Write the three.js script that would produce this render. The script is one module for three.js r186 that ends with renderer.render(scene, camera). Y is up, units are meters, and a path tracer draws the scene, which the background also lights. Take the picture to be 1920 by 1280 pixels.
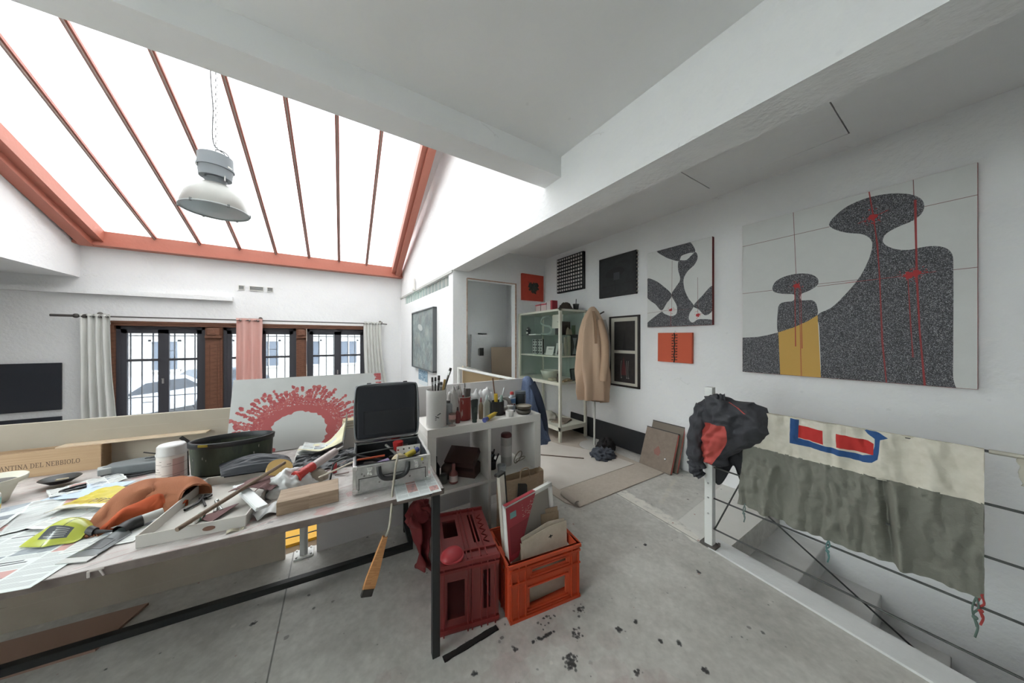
import * as THREE from 'three';
import { mergeGeometries } from 'three/addons/utils/BufferGeometryUtils.js';
import { RoundedBoxGeometry } from 'three/addons/geometries/RoundedBoxGeometry.js';
import { ImprovedNoise } from 'three/addons/math/ImprovedNoise.js';

// ---------- camera, sky, exposure ----------
const scene = new THREE.Scene();
const camera = new THREE.PerspectiveCamera(2 * Math.atan(640 / 553) * 180 / Math.PI, 1920 / 1280, 0.05, 120);
camera.position.set(0, 1.45, 0);
camera.rotation.set(0, -32.5 * Math.PI / 180, 0);
camera.setViewOffset(1920, 1280, 0, 3.5, 1920, 1280);
scene.add(camera);
scene.background = new THREE.Color(0.95, 0.98, 1.03);     // even overcast sky
scene.backgroundIntensity = 6.0;
const renderer = new THREE.WebGLRenderer({ antialias: true });
renderer.toneMapping = THREE.LinearToneMapping;
renderer.toneMappingExposure = 2.75;
renderer.shadowMap.enabled = true;

// ---------- helpers ----------
const PI = Math.PI;
function rng(seed) { let a = seed >>> 0; return () => { a = (a + 0x6D2B79F5) | 0; let t = Math.imul(a ^ (a >>> 15), 1 | a); t = (t + Math.imul(t ^ (t >>> 7), 61 | t)) ^ t; return ((t ^ (t >>> 14)) >>> 0) / 4294967296; }; }
const R0 = rng(7);
const PN = new ImprovedNoise();
const nz = (x, y, z = 0) => PN.noise(x + 31.7, y + 17.3, z + 5.1);
const fbm = (x, y, z = 0, o = 4) => { let s = 0, a = 0.5; for (let i = 0; i < o; i++) { s += a * nz(x, y, z + i * 9.1); x *= 2; y *= 2; z *= 2; a *= 0.5; } return s; };
const used = new Map();
function numbered(n) { const k = used.get(n) || 0; used.set(n, k + 1); return k ? n + '_' + String(k).padStart(3, '0') : n; }
function tri(g) { const q = g.index ? g.toNonIndexed() : g; return q; }
function tf(g, x = 0, y = 0, z = 0, rx = 0, ry = 0, rz = 0) { const m = new THREE.Matrix4().makeRotationFromEuler(new THREE.Euler(rx, ry, rz, 'YXZ')); m.setPosition(x, y, z); g.applyMatrix4(m); return g; }
// box-projected uv in metres
function uvm(g) {
  const p = g.attributes.position, n = g.attributes.normal, uv = new Float32Array(p.count * 2);
  for (let i = 0; i < p.count; i++) {
    const ax = Math.abs(n.getX(i)), ay = Math.abs(n.getY(i)), az = Math.abs(n.getZ(i));
    let u, v; if (ay >= ax && ay >= az) { u = p.getX(i); v = -p.getZ(i); } else if (ax >= az) { u = p.getZ(i); v = p.getY(i); } else { u = p.getX(i); v = p.getY(i); }
    uv[2 * i] = u; uv[2 * i + 1] = v;
  }
  g.setAttribute('uv', new THREE.BufferAttribute(uv, 2)); return g;
}
const box = (w, h, d, x = 0, y = 0, z = 0, rx = 0, ry = 0, rz = 0) => tf(uvm(tri(new THREE.BoxGeometry(w, h, d))), x, y, z, rx, ry, rz);
// box by its corners
const bxc = (x0, y0, z0, x1, y1, z1) => uvm(tf(tri(new THREE.BoxGeometry(Math.abs(x1 - x0), Math.abs(y1 - y0), Math.abs(z1 - z0))), (x0 + x1) / 2, (y0 + y1) / 2, (z0 + z1) / 2));
const rbox = (w, h, d, r, x = 0, y = 0, z = 0, rx = 0, ry = 0, rz = 0, s = 2) => tf(uvm(tri(new RoundedBoxGeometry(w, h, d, s, r))), x, y, z, rx, ry, rz);
const cyl = (r0, r1, h, x = 0, y = 0, z = 0, rx = 0, ry = 0, rz = 0, n = 24, open = false) => tf(tri(new THREE.CylinderGeometry(r1, r0, h, n, 1, open)), x, y, z, rx, ry, rz);
const lathe = (pts, x = 0, y = 0, z = 0, n = 32) => tf(tri(new THREE.LatheGeometry(pts.map(([a, b]) => new THREE.Vector2(a, b)), n)), x, y, z);
const sph = (r, x = 0, y = 0, z = 0, sx = 1, sy = 1, sz = 1) => { const g = tri(new THREE.SphereGeometry(r, 20, 14)); g.scale(sx, sy, sz); return tf(g, x, y, z); };
const V3 = (a) => new THREE.Vector3(...a);
const tube = (pts, r, seg = 24, rs = 8, closed = false) => tri(new THREE.TubeGeometry(new THREE.CatmullRomCurve3(pts.map(V3), closed), seg, r, rs, closed));
function bar(a, b, r, n = 10, r2 = r) { const A = V3(a), B = V3(b), D = B.clone().sub(A), L = D.length(); const g = tri(new THREE.CylinderGeometry(r2, r, L, n)); const q = new THREE.Quaternion().setFromUnitVectors(new THREE.Vector3(0, 1, 0), D.normalize()); g.applyQuaternion(q); const c = A.add(B).multiplyScalar(0.5); g.translate(c.x, c.y, c.z); return g; }
// square bar between two points
function beam(a, b, w, h) { const A = V3(a), B = V3(b), D = B.clone().sub(A), L = D.length(); const g = uvm(tri(new THREE.BoxGeometry(w, h, L))); const m = new THREE.Matrix4().lookAt(A, B, new THREE.Vector3(0, 1, 0)); g.applyMatrix4(m); const c = A.add(B).multiplyScalar(0.5); g.translate(c.x, c.y, c.z); return g; }
// extruded outline, in the xy plane, thickness along z
function ext(pts, d, bev = 0, holes = []) {
  const s = new THREE.Shape(pts.map(([a, b]) => new THREE.Vector2(a, b)));
  for (const h of holes) s.holes.push(new THREE.Path(h.map(([a, b]) => new THREE.Vector2(a, b))));
  return uvm(tri(new THREE.ExtrudeGeometry(s, { depth: d, bevelEnabled: bev > 0, bevelSize: bev, bevelThickness: bev, bevelSegments: 2, curveSegments: 12 })));
}
// plan outline (x, z) extruded from y0 to y1
function plan(pts, y0, y1) { const g = ext(pts.map(([x, z]) => [x, -z]), y1 - y0); g.rotateX(-PI / 2); g.translate(0, y0, 0); return uvm(g); }
// thick sheet from a function (u,v) -> [x,y,z]
function sheet(nu, nv, f, th = 0.002) {
  const P = [], N = [], e = 1e-3;
  for (let j = 0; j <= nv; j++) for (let i = 0; i <= nu; i++) {
    const u = i / nu, v = j / nv, p = V3(f(u, v));
    const du = V3(f(Math.min(1, u + e), v)).sub(V3(f(Math.max(0, u - e), v))), dv = V3(f(u, Math.min(1, v + e))).sub(V3(f(u, Math.max(0, v - e))));
    P.push(p); N.push(du.cross(dv).normalize());
  }
  const pos = [], uv = [], idx = [], W = nu + 1, C = W * (nv + 1);
  for (let s = 0; s < 2; s++) for (let k = 0; k < C; k++) { const o = s ? -th / 2 : th / 2; pos.push(P[k].x + N[k].x * o, P[k].y + N[k].y * o, P[k].z + N[k].z * o); uv.push((k % W) / nu, Math.floor(k / W) / nv); }
  for (let j = 0; j < nv; j++) for (let i = 0; i < nu; i++) { const a = j * W + i, b = a + 1, c = a + W, d = c + 1; idx.push(a, b, d, a, d, c); idx.push(C + a, C + d, C + b, C + a, C + c, C + d); }
  const edge = (a, b) => idx.push(a, C + a, C + b, a, C + b, b);
  for (let i = 0; i < nu; i++) { edge(i + 1, i); edge(nv * W + i, nv * W + i + 1); }
  for (let j = 0; j < nv; j++) { edge(j * W, (j + 1) * W); edge((j + 1) * W + nu, j * W + nu); }
  const g = new THREE.BufferGeometry(); g.setAttribute('position', new THREE.Float32BufferAttribute(pos, 3)); g.setAttribute('uv', new THREE.Float32BufferAttribute(uv, 2)); g.setIndex(idx); g.computeVertexNormals(); return tri(g);
}
// crumpled heap with a flat underside
function heap(rx, ry, rz, amp, fr, seed, n = 40) {
  const g = new THREE.SphereGeometry(1, n, Math.round(n * 0.7)); const p = g.attributes.position;
  for (let i = 0; i < p.count; i++) {
    let x = p.getX(i), y = p.getY(i), z = p.getZ(i);
    const r = 1 + amp * (1 - 2.4 * Math.abs(nz(x * fr + seed, y * fr, z * fr))) + amp * 0.6 * nz(x * fr * 2.3, y * fr * 2.3 + seed, z * fr * 2.3);
    p.setXYZ(i, x * r * rx, Math.max(-0.02, y * r) * ry, z * r * rz);
  }
  g.computeVertexNormals(); return tri(g);
}
// closed loft: rings of points
function loft(nu, nv, f) { // f(a 0..1 round, v 0..1) -> [x,y,z]
  const pos = [], uv = [], idx = [], W = nu + 1;
  for (let j = 0; j <= nv; j++) for (let i = 0; i <= nu; i++) { pos.push(...f((i % nu) / nu, j / nv)); uv.push(i / nu, j / nv); }
  for (let j = 0; j < nv; j++) for (let i = 0; i < nu; i++) { const a = j * W + i; idx.push(a, a + 1, a + W + 1, a, a + W + 1, a + W); }
  const g = new THREE.BufferGeometry(); g.setAttribute('position', new THREE.Float32BufferAttribute(pos, 3)); g.setAttribute('uv', new THREE.Float32BufferAttribute(uv, 2)); g.setIndex(idx); g.computeVertexNormals(); return tri(g);
}
function mrg(gs) { if (!Array.isArray(gs)) return gs; if (gs.length === 1) return gs[0]; return mergeGeometries(gs.map((g) => { const q = tri(g); for (const k of Object.keys(q.attributes)) if (!['position', 'normal', 'uv'].includes(k)) q.deleteAttribute(k); if (!q.attributes.uv) uvm(q); return q; })); }
function obj(name, gs, m, parent) { const o = new THREE.Mesh(mrg(gs), m); o.castShadow = o.receiveShadow = true; o.name = parent ? name : numbered(name); (parent || scene).add(o); return o; }
function tag(o, label, category, group) { o.userData.label = label; o.userData.category = category; if (group) o.userData.group = group; return o; }
function thing(name, label, category, [x, y, z] = [0, 0, 0], ry = 0, group) { const o = new THREE.Group(); o.name = numbered(name); scene.add(o); o.position.set(x, y, z); o.rotation.y = ry; return tag(o, label, category, group); }
function one(name, label, category, pos, ry, gs, m, group) { const o = obj(name, gs, m); o.position.set(...pos); o.rotation.y = ry; return tag(o, label, category, group); }
function struct(name, gs, m, label) { const o = obj(name, gs, m); o.userData.kind = 'structure'; if (label) o.userData.label = label; return o; }
function copy(o, pos, ry, label) { const c = o.clone(); c.name = numbered(o.name.replace(/_\d{3}$/, '')); c.userData = { ...o.userData }; scene.add(c); c.position.set(...pos); c.rotation.y = ry; if (label) c.userData.label = label; return c; }

// ---------- textures ----------
function canvasTex(w, h, draw, { repeat, srgb = true } = {}) {
  const c = document.createElement('canvas'); c.width = w; c.height = h; draw(c.getContext('2d'), w, h);
  const t = new THREE.CanvasTexture(c); if (srgb) t.colorSpace = THREE.SRGBColorSpace; t.magFilter = THREE.LinearFilter;
  if (repeat) { t.wrapS = t.wrapT = THREE.RepeatWrapping; t.repeat.set(...repeat); }
  return t;
}
// tileable value noise as pixels
function tileNoise(n, cells, oct, seed) {
  const out = new Float32Array(n * n); let amp = 0.5, tot = 0;
  for (let o = 0; o < oct; o++) {
    const c = cells << o, r = rng(seed + o * 77), L = new Float32Array(c * c).map(() => r());
    for (let y = 0; y < n; y++) for (let x = 0; x < n; x++) {
      const fx = x / n * c, fy = y / n * c, ix = Math.floor(fx), iy = Math.floor(fy); let tx = fx - ix, ty = fy - iy; tx = tx * tx * (3 - 2 * tx); ty = ty * ty * (3 - 2 * ty);
      const a = L[(iy % c) * c + ix % c], b = L[(iy % c) * c + (ix + 1) % c], d = L[((iy + 1) % c) * c + ix % c], e = L[((iy + 1) % c) * c + (ix + 1) % c];
      out[y * n + x] += amp * ((a * (1 - tx) + b * tx) * (1 - ty) + (d * (1 - tx) + e * tx) * ty);
    }
    tot += amp; amp *= 0.55;
  }
  return out.map((v) => v / tot);
}
function noiseFill(ctx, w, h, field, n, lo, hi) { // lo, hi: [r,g,b]
  const im = ctx.createImageData(w, h);
  for (let y = 0; y < h; y++) for (let x = 0; x < w; x++) { const v = field[(y % n) * n + (x % n)], k = (y * w + x) * 4; for (let q = 0; q < 3; q++) im.data[k + q] = lo[q] + (hi[q] - lo[q]) * v; im.data[k + 3] = 255; }
  ctx.putImageData(im, 0, 0);
}
const N1 = tileNoise(512, 4, 6, 11), N2 = tileNoise(512, 16, 4, 23), N3 = tileNoise(512, 64, 3, 5);
const texOf = (field, lo, hi, size, extra) => canvasTex(512, 512, (c, w, h) => { noiseFill(c, w, h, field, 512, lo, hi); if (extra) extra(c, w, h); }, { repeat: [1 / size, 1 / size] });
const bumpOf = (field, size) => canvasTex(512, 512, (c, w, h) => noiseFill(c, w, h, field, 512, [0, 0, 0], [255, 255, 255]), { repeat: [1 / size, 1 / size], srgb: false });
const bumpCoarse = bumpOf(N1, 1.6), bumpFine = bumpOf(N3, 0.35), bumpMid = bumpOf(N2, 0.6);
function M(color, rough = 0.8, o = {}) { return new THREE.MeshStandardMaterial({ color, roughness: rough, ...o }); }
function MP(color, rough, o) { return new THREE.MeshPhysicalMaterial({ color, roughness: rough, ...o }); }
function woodTex(lo, hi, size, seed) { // grain along u
  return canvasTex(512, 512, (c, w, h) => {
    const im = c.createImageData(w, h), r = rng(seed);
    for (let y = 0; y < h; y++) for (let x = 0; x < w; x++) {
      const wv = N1[((y * 3) % 512) * 512 + (x >> 2)], st = N3[((y * 2) % 512) * 512 + ((x >> 4) % 512)]; let v = 0.5 * st + 0.5 * (0.5 + 0.5 * Math.sin((y / 512 * 9 + wv * 4) * 6.28)); v = Math.min(1, Math.max(0, v));
      const k = (y * w + x) * 4; for (let q = 0; q < 3; q++) im.data[k + q] = lo[q] + (hi[q] - lo[q]) * v; im.data[k + 3] = 255;
    } c.putImageData(im, 0, 0);
  }, { repeat: [1 / size, 1 / size] });
}
function blot(c, x, y, r, col, rn, n = 14) { c.fillStyle = col; c.beginPath(); for (let i = 0; i <= n; i++) { const a = i / n * 2 * PI, q = r * (0.6 + 0.55 * rn()); const px = x + Math.cos(a) * q, py = y + Math.sin(a) * q; i ? c.lineTo(px, py) : c.moveTo(px, py); } c.fill(); }
// ---------- materials ----------
const wallTex = texOf(N1, [230, 230, 229], [240, 240, 240], 2.4, (c, w, h) => { const r = rng(3); for (let i = 0; i < 12; i++) { c.globalAlpha = 0.07; blot(c, r() * w, r() * h, 1 + r() * 2, '#8d8a84', r); } c.globalAlpha = 0.2; c.strokeStyle = '#a5a19a'; for (let i = 0; i < 5; i++) { c.beginPath(); let x = r() * w, y = r() * h; c.moveTo(x, y); for (let k = 0; k < 9; k++) { x += (r() - 0.3) * 12; y += (r() - 0.5) * 9; c.lineTo(x, y); } c.stroke(); } c.globalAlpha = 1; });
const wallM = M('#ffffff', 0.88, { map: wallTex, bumpMap: bumpMid, bumpScale: 0.004 });
const ceilM = M('#ffffff', 0.9, { map: wallTex, bumpMap: bumpCoarse, bumpScale: 0.006 });
const whiteM = M('#e4e2dc', 0.55), whitePl = M('#e8e6e0', 0.42), whiteMetal = M('#dcdcd8', 0.4), offW = M('#d8d3c6', 0.7);
const blackM = M('#16171a', 0.55), blackSteel = M('#1a1b1c', 0.5), darkG = M('#3a3c40', 0.6), midG = M('#75787a', 0.5), lightG = M('#b3b4b2', 0.55);
const orangeP = M('#b5705e', 0.55, { bumpMap: bumpMid, bumpScale: 0.002 });
const rebarM = M('#50514f', 0.5, { metalness: 0.5 });
const metalM = M('#b9b9b6', 0.3, { metalness: 0.9 }), chromeM = M('#d8d8d6', 0.15, { metalness: 1 });
const pineM = M('#ffffff', 0.65, { map: woodTex([164, 132, 101], [194, 164, 130], 0.35, 4) });
const plyM = M('#ffffff', 0.7, { map: texOf(N1, [160, 149, 132], [184, 174, 159], 1.1, (c, w, h) => { const r = rng(9); c.globalAlpha = 0.15; for (let i = 0; i < 60; i++) { c.fillStyle = r() < 0.5 ? '#8f7d66' : '#e6decf'; c.fillRect(r() * w, r() * h, 40 + r() * 140, 1); } c.globalAlpha = 1; }) });
const brownWood = M('#ffffff', 0.6, { map: woodTex([92, 58, 42], [128, 86, 64], 0.4, 8) });
const kraftM = M('#ffffff', 0.85, { map: texOf(N2, [150, 128, 104], [172, 150, 126], 0.4) }), cardM = M('#ffffff', 0.85, { map: texOf(N2, [186, 172, 152], [204, 192, 174], 0.4) });
const redPl = M('#7c3836', 0.5), orangePl = M('#b9482a', 0.48);
const clearG = MP('#f4f8f6', 0.3, { transmission: 1, thickness: 0, ior: 1.45 });
const greenG = MP('#f2f8f4', 0.02, { transmission: 1, thickness: 0, ior: 1.5 });
const skyG = MP('#9a9b99', 0.82, { transmission: 0.94, thickness: 0, ior: 1.4, side: THREE.DoubleSide });

// concrete with paint marks, one map for the whole mezzanine: x -2.2..3.4, z -4.2..1.4
const FX = -2.2, FZ = -4.2, FS = 5.6;
const floorTex = canvasTex(2048, 2048, (c, w, h) => {
  const im = c.createImageData(w, h);
  for (let y = 0; y < h; y++) for (let x = 0; x < w; x++) {
    const a = N1[((y >> 1) % 512) * 512 + ((x >> 1) % 512)], b = N2[((y + 190) % 512) * 512 + (x * 1 + 77) % 512], d = N3[(y % 512) * 512 + x % 512];
    const v = 0.5 * a + 0.27 * b + 0.23 * d, k = (y * w + x) * 4;
    im.data[k] = 138 + 108 * v; im.data[k + 1] = 135 + 108 * v; im.data[k + 2] = 128 + 108 * v; im.data[k + 3] = 255;
  }
  c.putImageData(im, 0, 0);
  const S = w / FS, X = (x) => (x - FX) * S, Z = (z) => (z - FZ) * S, r = rng(41);
  // worn white paint strip beside the stair and white landing
  const strip = (pts, col, al, n) => { for (let i = 0; i < n; i++) { const t = r(), q = r(); const [ax, az, bx, bz, wd] = pts; c.globalAlpha = al * (0.4 + 0.6 * r()); blot(c, X(ax + (bx - ax) * t + wd * q), Z(az + (bz - az) * t), 3 + r() * 9, col, r, 9); } };
  strip([2.33, -1.84, 2.25, -1.0, 0.11], '#e6e2d8', 0.6, 420);
  c.globalAlpha = 0.85; c.fillStyle = '#dedbd5'; c.beginPath(); [[2.4, -1.28], [3.37, -1.36], [3.37, -0.9], [2.3, -0.9], [2.28, -1.0]].forEach(([a, b], i) => i ? c.lineTo(X(a), Z(b)) : c.moveTo(X(a), Z(b))); c.fill();
  strip([2.35, -1.3, 3.3, -1.38, 0.05], '#c9c6bf', 0.5, 120);
  // joints
  c.globalAlpha = 0.75; c.strokeStyle = '#4b4946'; c.lineWidth = 2;
  for (const L of [[[-0.174, -2.5], [-0.19, -2.0], [-0.205, -1.6], [-0.22, 1.3]], [[2.325, -1.85], [2.262, -1.0]], [[1.2, 0.2], [1.9, -0.3]]].slice(0, 2)) { c.beginPath(); L.forEach(([a, b], i) => i ? c.lineTo(X(a), Z(b)) : c.moveTo(X(a), Z(b))); c.stroke(); }
  // drips and specks
  for (let i = 0; i < 1500; i++) { const t = r(); c.globalAlpha = 0.25 + 0.5 * r(); blot(c, r() * w, r() * h, 0.8 + r() * r() * 4.5, t < 0.42 ? '#3d3b3a' : t < 0.75 ? '#d6d2c8' : t < 0.86 ? '#8c4a40' : '#6b6660', r, 8); }
  // pinkish paint dust near the table
  for (let i = 0; i < 60; i++) { c.globalAlpha = 0.07; blot(c, X(0.2 + r() * 1.0), Z(-1.4 + r() * 0.9), 10 + r() * 30, '#8a5f58', r, 12); }
  // black roller splats
  const splat = (x, z, rad, n) => { for (let i = 0; i < n; i++) { const a = r() * 6.28, q = rad * Math.sqrt(r()) * (0.4 + r() * 0.9); c.globalAlpha = 0.5 + 0.4 * r(); blot(c, X(x) + Math.cos(a) * q * S, Z(z) + Math.sin(a) * q * S, 0.8 + r() * 2.6, '#2b2a2a', r, 9); } };
  splat(0.937, -0.979, 0.034, 70); splat(1.048, -1.05, 0.032, 30); splat(1.155, -1.145, 0.032, 22);
  for (let i = 0; i < 16; i++) splat(0.84 + i * 0.008, -1.14 + i * 0.001, 0.009, 2);
  for (let i = 0; i < 12; i++) splat(0.92 + 0.10 * r(), -1.22 + 0.06 * r(), 0.010, 1);
  for (const [x, z, q] of [[1.972, -0.927, 0.012], [1.361, -0.814, 0.009], [1.433, -0.757, 0.01], [1.247, -0.961, 0.012], [1.152, -0.791, 0.013], [1.411, -0.631, 0.014], [0.552, -1.168, 0.012], [1.354, -0.936, 0.008], [1.916, -1.252, 0.008], [-0.305, -1.983, 0.012], [0.755, -1.162, 0.012]]) splat(x, z, q, 12);
  strip([2.5, -1.5, 3.3, -1.75, 0.05], '#cdc8bb', 0.4, 60);
  c.globalAlpha = 1;
});
floorTex.repeat.set(1 / FS, 1 / FS); floorTex.wrapS = floorTex.wrapT = THREE.RepeatWrapping; floorTex.offset.set(-FX / FS, (FZ + FS) / FS);
const floorM = M('#ffffff', 0.5, { map: floorTex, bumpMap: bumpMid, bumpScale: 0.0015 });
const slabM = M('#aeaba5', 0.85, { bumpMap: bumpMid, bumpScale: 0.004 });
const stepM = M('#ffffff', 0.7, { map: texOf(N1, [184, 182, 178], [220, 219, 216], 0.9), bumpMap: bumpMid, bumpScale: 0.003 });

// ---------- setting ----------
struct('floor', plan([[-3.5, 2.6], [2.12, 2.6], [2.39, -0.92], [3.37, -0.92], [3.37, -5.6], [1.62, -5.6], [1.62, -2.5], [-0.25, -2.5], [-3.5, -2.84]], -0.25, 0), floorM);
struct('floor', bxc(-5.4, -2.7, -7.7, 3.4, -2.5, 2.6), slabM, 'concrete floor of the lower level');
struct('wall_right', [bxc(3.37, -2.7, -4.45, 3.57, 3.2, 2.8), bxc(3.37, -2.7, -5.7, 3.57, 3.2, -4.8), bxc(3.37, -2.7, -4.8, 3.57, 1.5, -4.45), bxc(3.37, 2.1, -4.8, 3.57, 3.2, -4.45)], wallM);
{ // window outside the frame that lights the small room
  const w = new THREE.Group(); w.name = 'window_6'; scene.add(w); w.userData = { kind: 'structure', label: 'small side window of the room behind the doorway' };
  const f = obj('casement', [bxc(3.45, 1.5, -4.8, 3.5, 2.1, -4.76), bxc(3.45, 1.5, -4.49, 3.5, 2.1, -4.45), bxc(3.45, 2.06, -4.8, 3.5, 2.1, -4.45), bxc(3.45, 1.5, -4.8, 3.5, 1.54, -4.45)], M('#d9d7d2', 0.5), w); obj('pane', [bxc(3.47, 1.53, -4.77, 3.472, 2.07, -4.48)], clearG, f);
}
// back wall with the door opening
struct('wall_back', [bxc(1.62, -0.25, -4.3, 1.85, 2.49, -4.18), bxc(2.73, -0.25, -4.3, 3.37, 2.49, -4.18), bxc(1.85, 2.385, -4.3, 2.73, 2.49, -4.18), bxc(1.87, 2.49, -4.3, 3.37, 2.9, -4.18)], wallM);
{ // chipped plaster round the doorway
  const t = struct('trim_1', [[1.837, 0, 1.852, 2.39], [2.728, 0, 2.75, 2.40], [1.85, 2.382, 2.74, 2.398]].map(([a, b, c, d]) => bxc(a, b, -4.186, c, d, -4.175)), M('#ffffff', 0.9, { map: texOf(N2, [150, 110, 88], [216, 198, 184], 0.5) }), 'raw chipped plaster edge round the doorway');
}
struct('wall_alcove', [bxc(1.75, -0.25, -5.7, 3.37, 2.9, -5.5)], wallM, 'white wall of the small room behind the doorway');
struct('floor', [bxc(1.75, -0.005, -5.5, 3.37, 0.003, -4.3)], M('#b9a48c', 0.8), 'pale floor of the small room behind the doorway');
struct('wall_side', [bxc(1.62, -2.7, -7.7, 1.75, 2.28, -4.3), bxc(1.62, 2.28, -7.7, 1.75, 2.49, -7.26), bxc(1.62, 2.28, -4.36, 1.75, 2.49, -4.3), bxc(1.62, 2.452, -7.26, 1.75, 2.49, -4.36), bxc(1.62, -2.7, -4.3, 1.75, -0.25, -2.5)], wallM);
struct('wall_upper', [bxc(1.62, 2.93, -7.7, 1.87, 5.5, -1.8)], wallM, 'high white wall above the beam beside the skylight');
struct('ceiling_beam', [bxc(1.62, 2.49, -7.7, 1.87, 2.93, 2.6)], wallM, 'long white concrete beam over the stair side');
struct('ceiling_beam', [bxc(-5.4, 2.765, -2.01, 1.62, 5.5, -1.8)], ceilM, 'white cross beam in front of the skylight');
struct('ceiling', [bxc(-3.5, 2.93, -1.8, 1.87, 3.1, 2.6)], ceilM);
struct('ceiling', [bxc(1.87, 2.9, -5.7, 3.37, 3.02, -1.372), bxc(1.87, 2.9, -0.472, 3.37, 3.02, 2.6), bxc(1.87, 2.9, -1.372, 2.0, 3.02, -0.472), bxc(3.118, 2.9, -1.372, 3.37, 3.02, -0.472), bxc(1.87, 3.02, -5.7, 3.37, 3.14, 2.6)], ceilM, 'lower ceiling strip along the right wall');
struct('wall_left', [bxc(-5.6, -2.7, -7.9, -5.4, 3.1, -1.8)], wallM);
// windows outside the frame in the left side of the mezzanine
{
  const y0 = 0.98, y1 = 2.88, zs = [-1.76, -1.09, -0.42, 0.25], x0 = -3.5, x1 = -3.3;
  struct('wall_mezzanine', [bxc(x0, -0.25, -1.8, x1, y0, 2.6), bxc(x0, y1, -1.8, x1, 2.96, 2.6), bxc(x0, y0, -1.8, x1, y1, zs[0]), bxc(x0, y0, zs[3], x1, y1, 2.6)], wallM, 'white wall closing the left side of the mezzanine');
  const w = new THREE.Group(); w.name = 'window_5'; scene.add(w); w.userData = { kind: 'structure', label: 'wide side windows of the mezzanine' };
  for (let i = 0; i < 3; i++) { const a = zs[i], b = zs[i + 1]; const f = obj('casement', [bxc(-3.44, y0, a, -3.36, y1, a + 0.05), bxc(-3.44, y0, b - 0.05, -3.36, y1, b), bxc(-3.44, y1 - 0.05, a, -3.36, y1, b), bxc(-3.44, y0, a, -3.36, y0 + 0.05, b)], M('#d9d7d2', 0.5), w); obj('pane', [bxc(-3.402, y0 + 0.04, a + 0.04, -3.4, y1 - 0.04, b - 0.04)], clearG, f); }
}
struct('wall_left_upper', [bxc(-3.5, 2.45, -7.7, -3.3, 5.5, -1.8)], wallM, 'high white wall left of the skylight');
struct('ceiling', [bxc(-5.4, 2.45, -7.7, -3.5, 2.6, -1.8)], wallM, 'low soffit left of the skylight well');
struct('wall_rear', [bxc(-3.5, -2.7, 2.6, 3.57, 3.2, 2.8)], wallM);
struct('wall_lower_left', [bxc(-5.6, -2.7, -1.8, -3.3, 3.1, -1.6), bxc(-3.5, -2.7, -1.6, -3.3, -0.25, 2.6)], wallM, 'white wall below and beside the mezzanine');
struct('wall_lower', [bxc(-3.5, -2.5, 2.4, 3.37, -0.25, 2.6)], wallM);
// window wall: bands round the long opening
const WZ = -7.7, WY0 = -0.35, WY1 = 1.74, WX0 = -2.97, WX1 = 0.86;
struct('wall_window', [bxc(-5.4, -2.7, WZ - 0.3, WX0, 3.1, WZ), bxc(WX1, -2.7, WZ - 0.3, 1.87, 3.1, WZ), bxc(WX0, -2.7, WZ - 0.3, WX1, WY0, WZ), bxc(WX0, WY1, WZ - 0.3, WX1, 3.1, WZ)], wallM);
struct('trim_3', [bxc(-5.4, 2.185, WZ - 0.02, -1.476, 2.26, WZ + 0.1)], wallM, 'white ledge along the window wall');
// three slot vents
for (const [a, b] of [[-1.4, -1.32], [-1.24, -1.03], [-0.97, -0.88]]) {
  const v = thing('wall_vent', a < -1.3 ? 'short recessed slot vent nearest the white ledge' : a < -1.1 ? 'longest of three slot vents in the window wall' : 'short slot vent farthest from the white ledge', 'vent', [(a + b) / 2, 2.465, WZ], 0, 'slot vents in the window wall');
  const w = b - a; obj('vent_recess', [box(w, 0.075, 0.008, 0, 0, 0.004)], M('#6f6f6b', 0.8), v);
  obj('frame', [box(w, 0.012, 0.022, 0, 0.04, 0.011), box(w, 0.012, 0.022, 0, -0.04, 0.011), box(0.008, 0.09, 0.022, -w / 2, 0, 0.011), box(0.008, 0.09, 0.022, w / 2, 0, 0.011)], whiteM, v);
  obj('louvre', [box(w - 0.01, 0.01, 0.016, 0, 0.012, 0.011), box(w - 0.01, 0.01, 0.016, 0, -0.014, 0.011)], lightG, v);
}
// glass block row over the side wall
{
  const gb = MP('#cfdcd8', 0.25, { transmission: 0.55, thickness: 0, ior: 1.45 });
  const row = new THREE.Group(); row.name = numbered('glass_block_vent'); scene.add(row); row.userData = { kind: 'structure', label: 'row of small glass blocks under the long beam' };
  const n = 15, L = 2.9 / n;
  for (let i = 0; i < n; i++) { const z = -7.26 + L * (i + 0.5); obj('glass_block', [rbox(0.09, 0.155, L - 0.022, 0.01, 1.69, 2.366, z), box(0.095, 0.13, 0.01, 1.69, 2.366, z)], gb, row); }
  obj('mortar', Array.from({ length: n + 1 }, (_, i) => box(0.1, 0.172, 0.02, 1.695, 2.366, -7.26 + L * i)), M('#c9c7c1', 0.9), row);
  obj('ledge', bxc(1.6, 2.452, -7.7, 1.62, 2.49, -4.18), M('#bdbcb8', 0.8), row);
}
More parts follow.
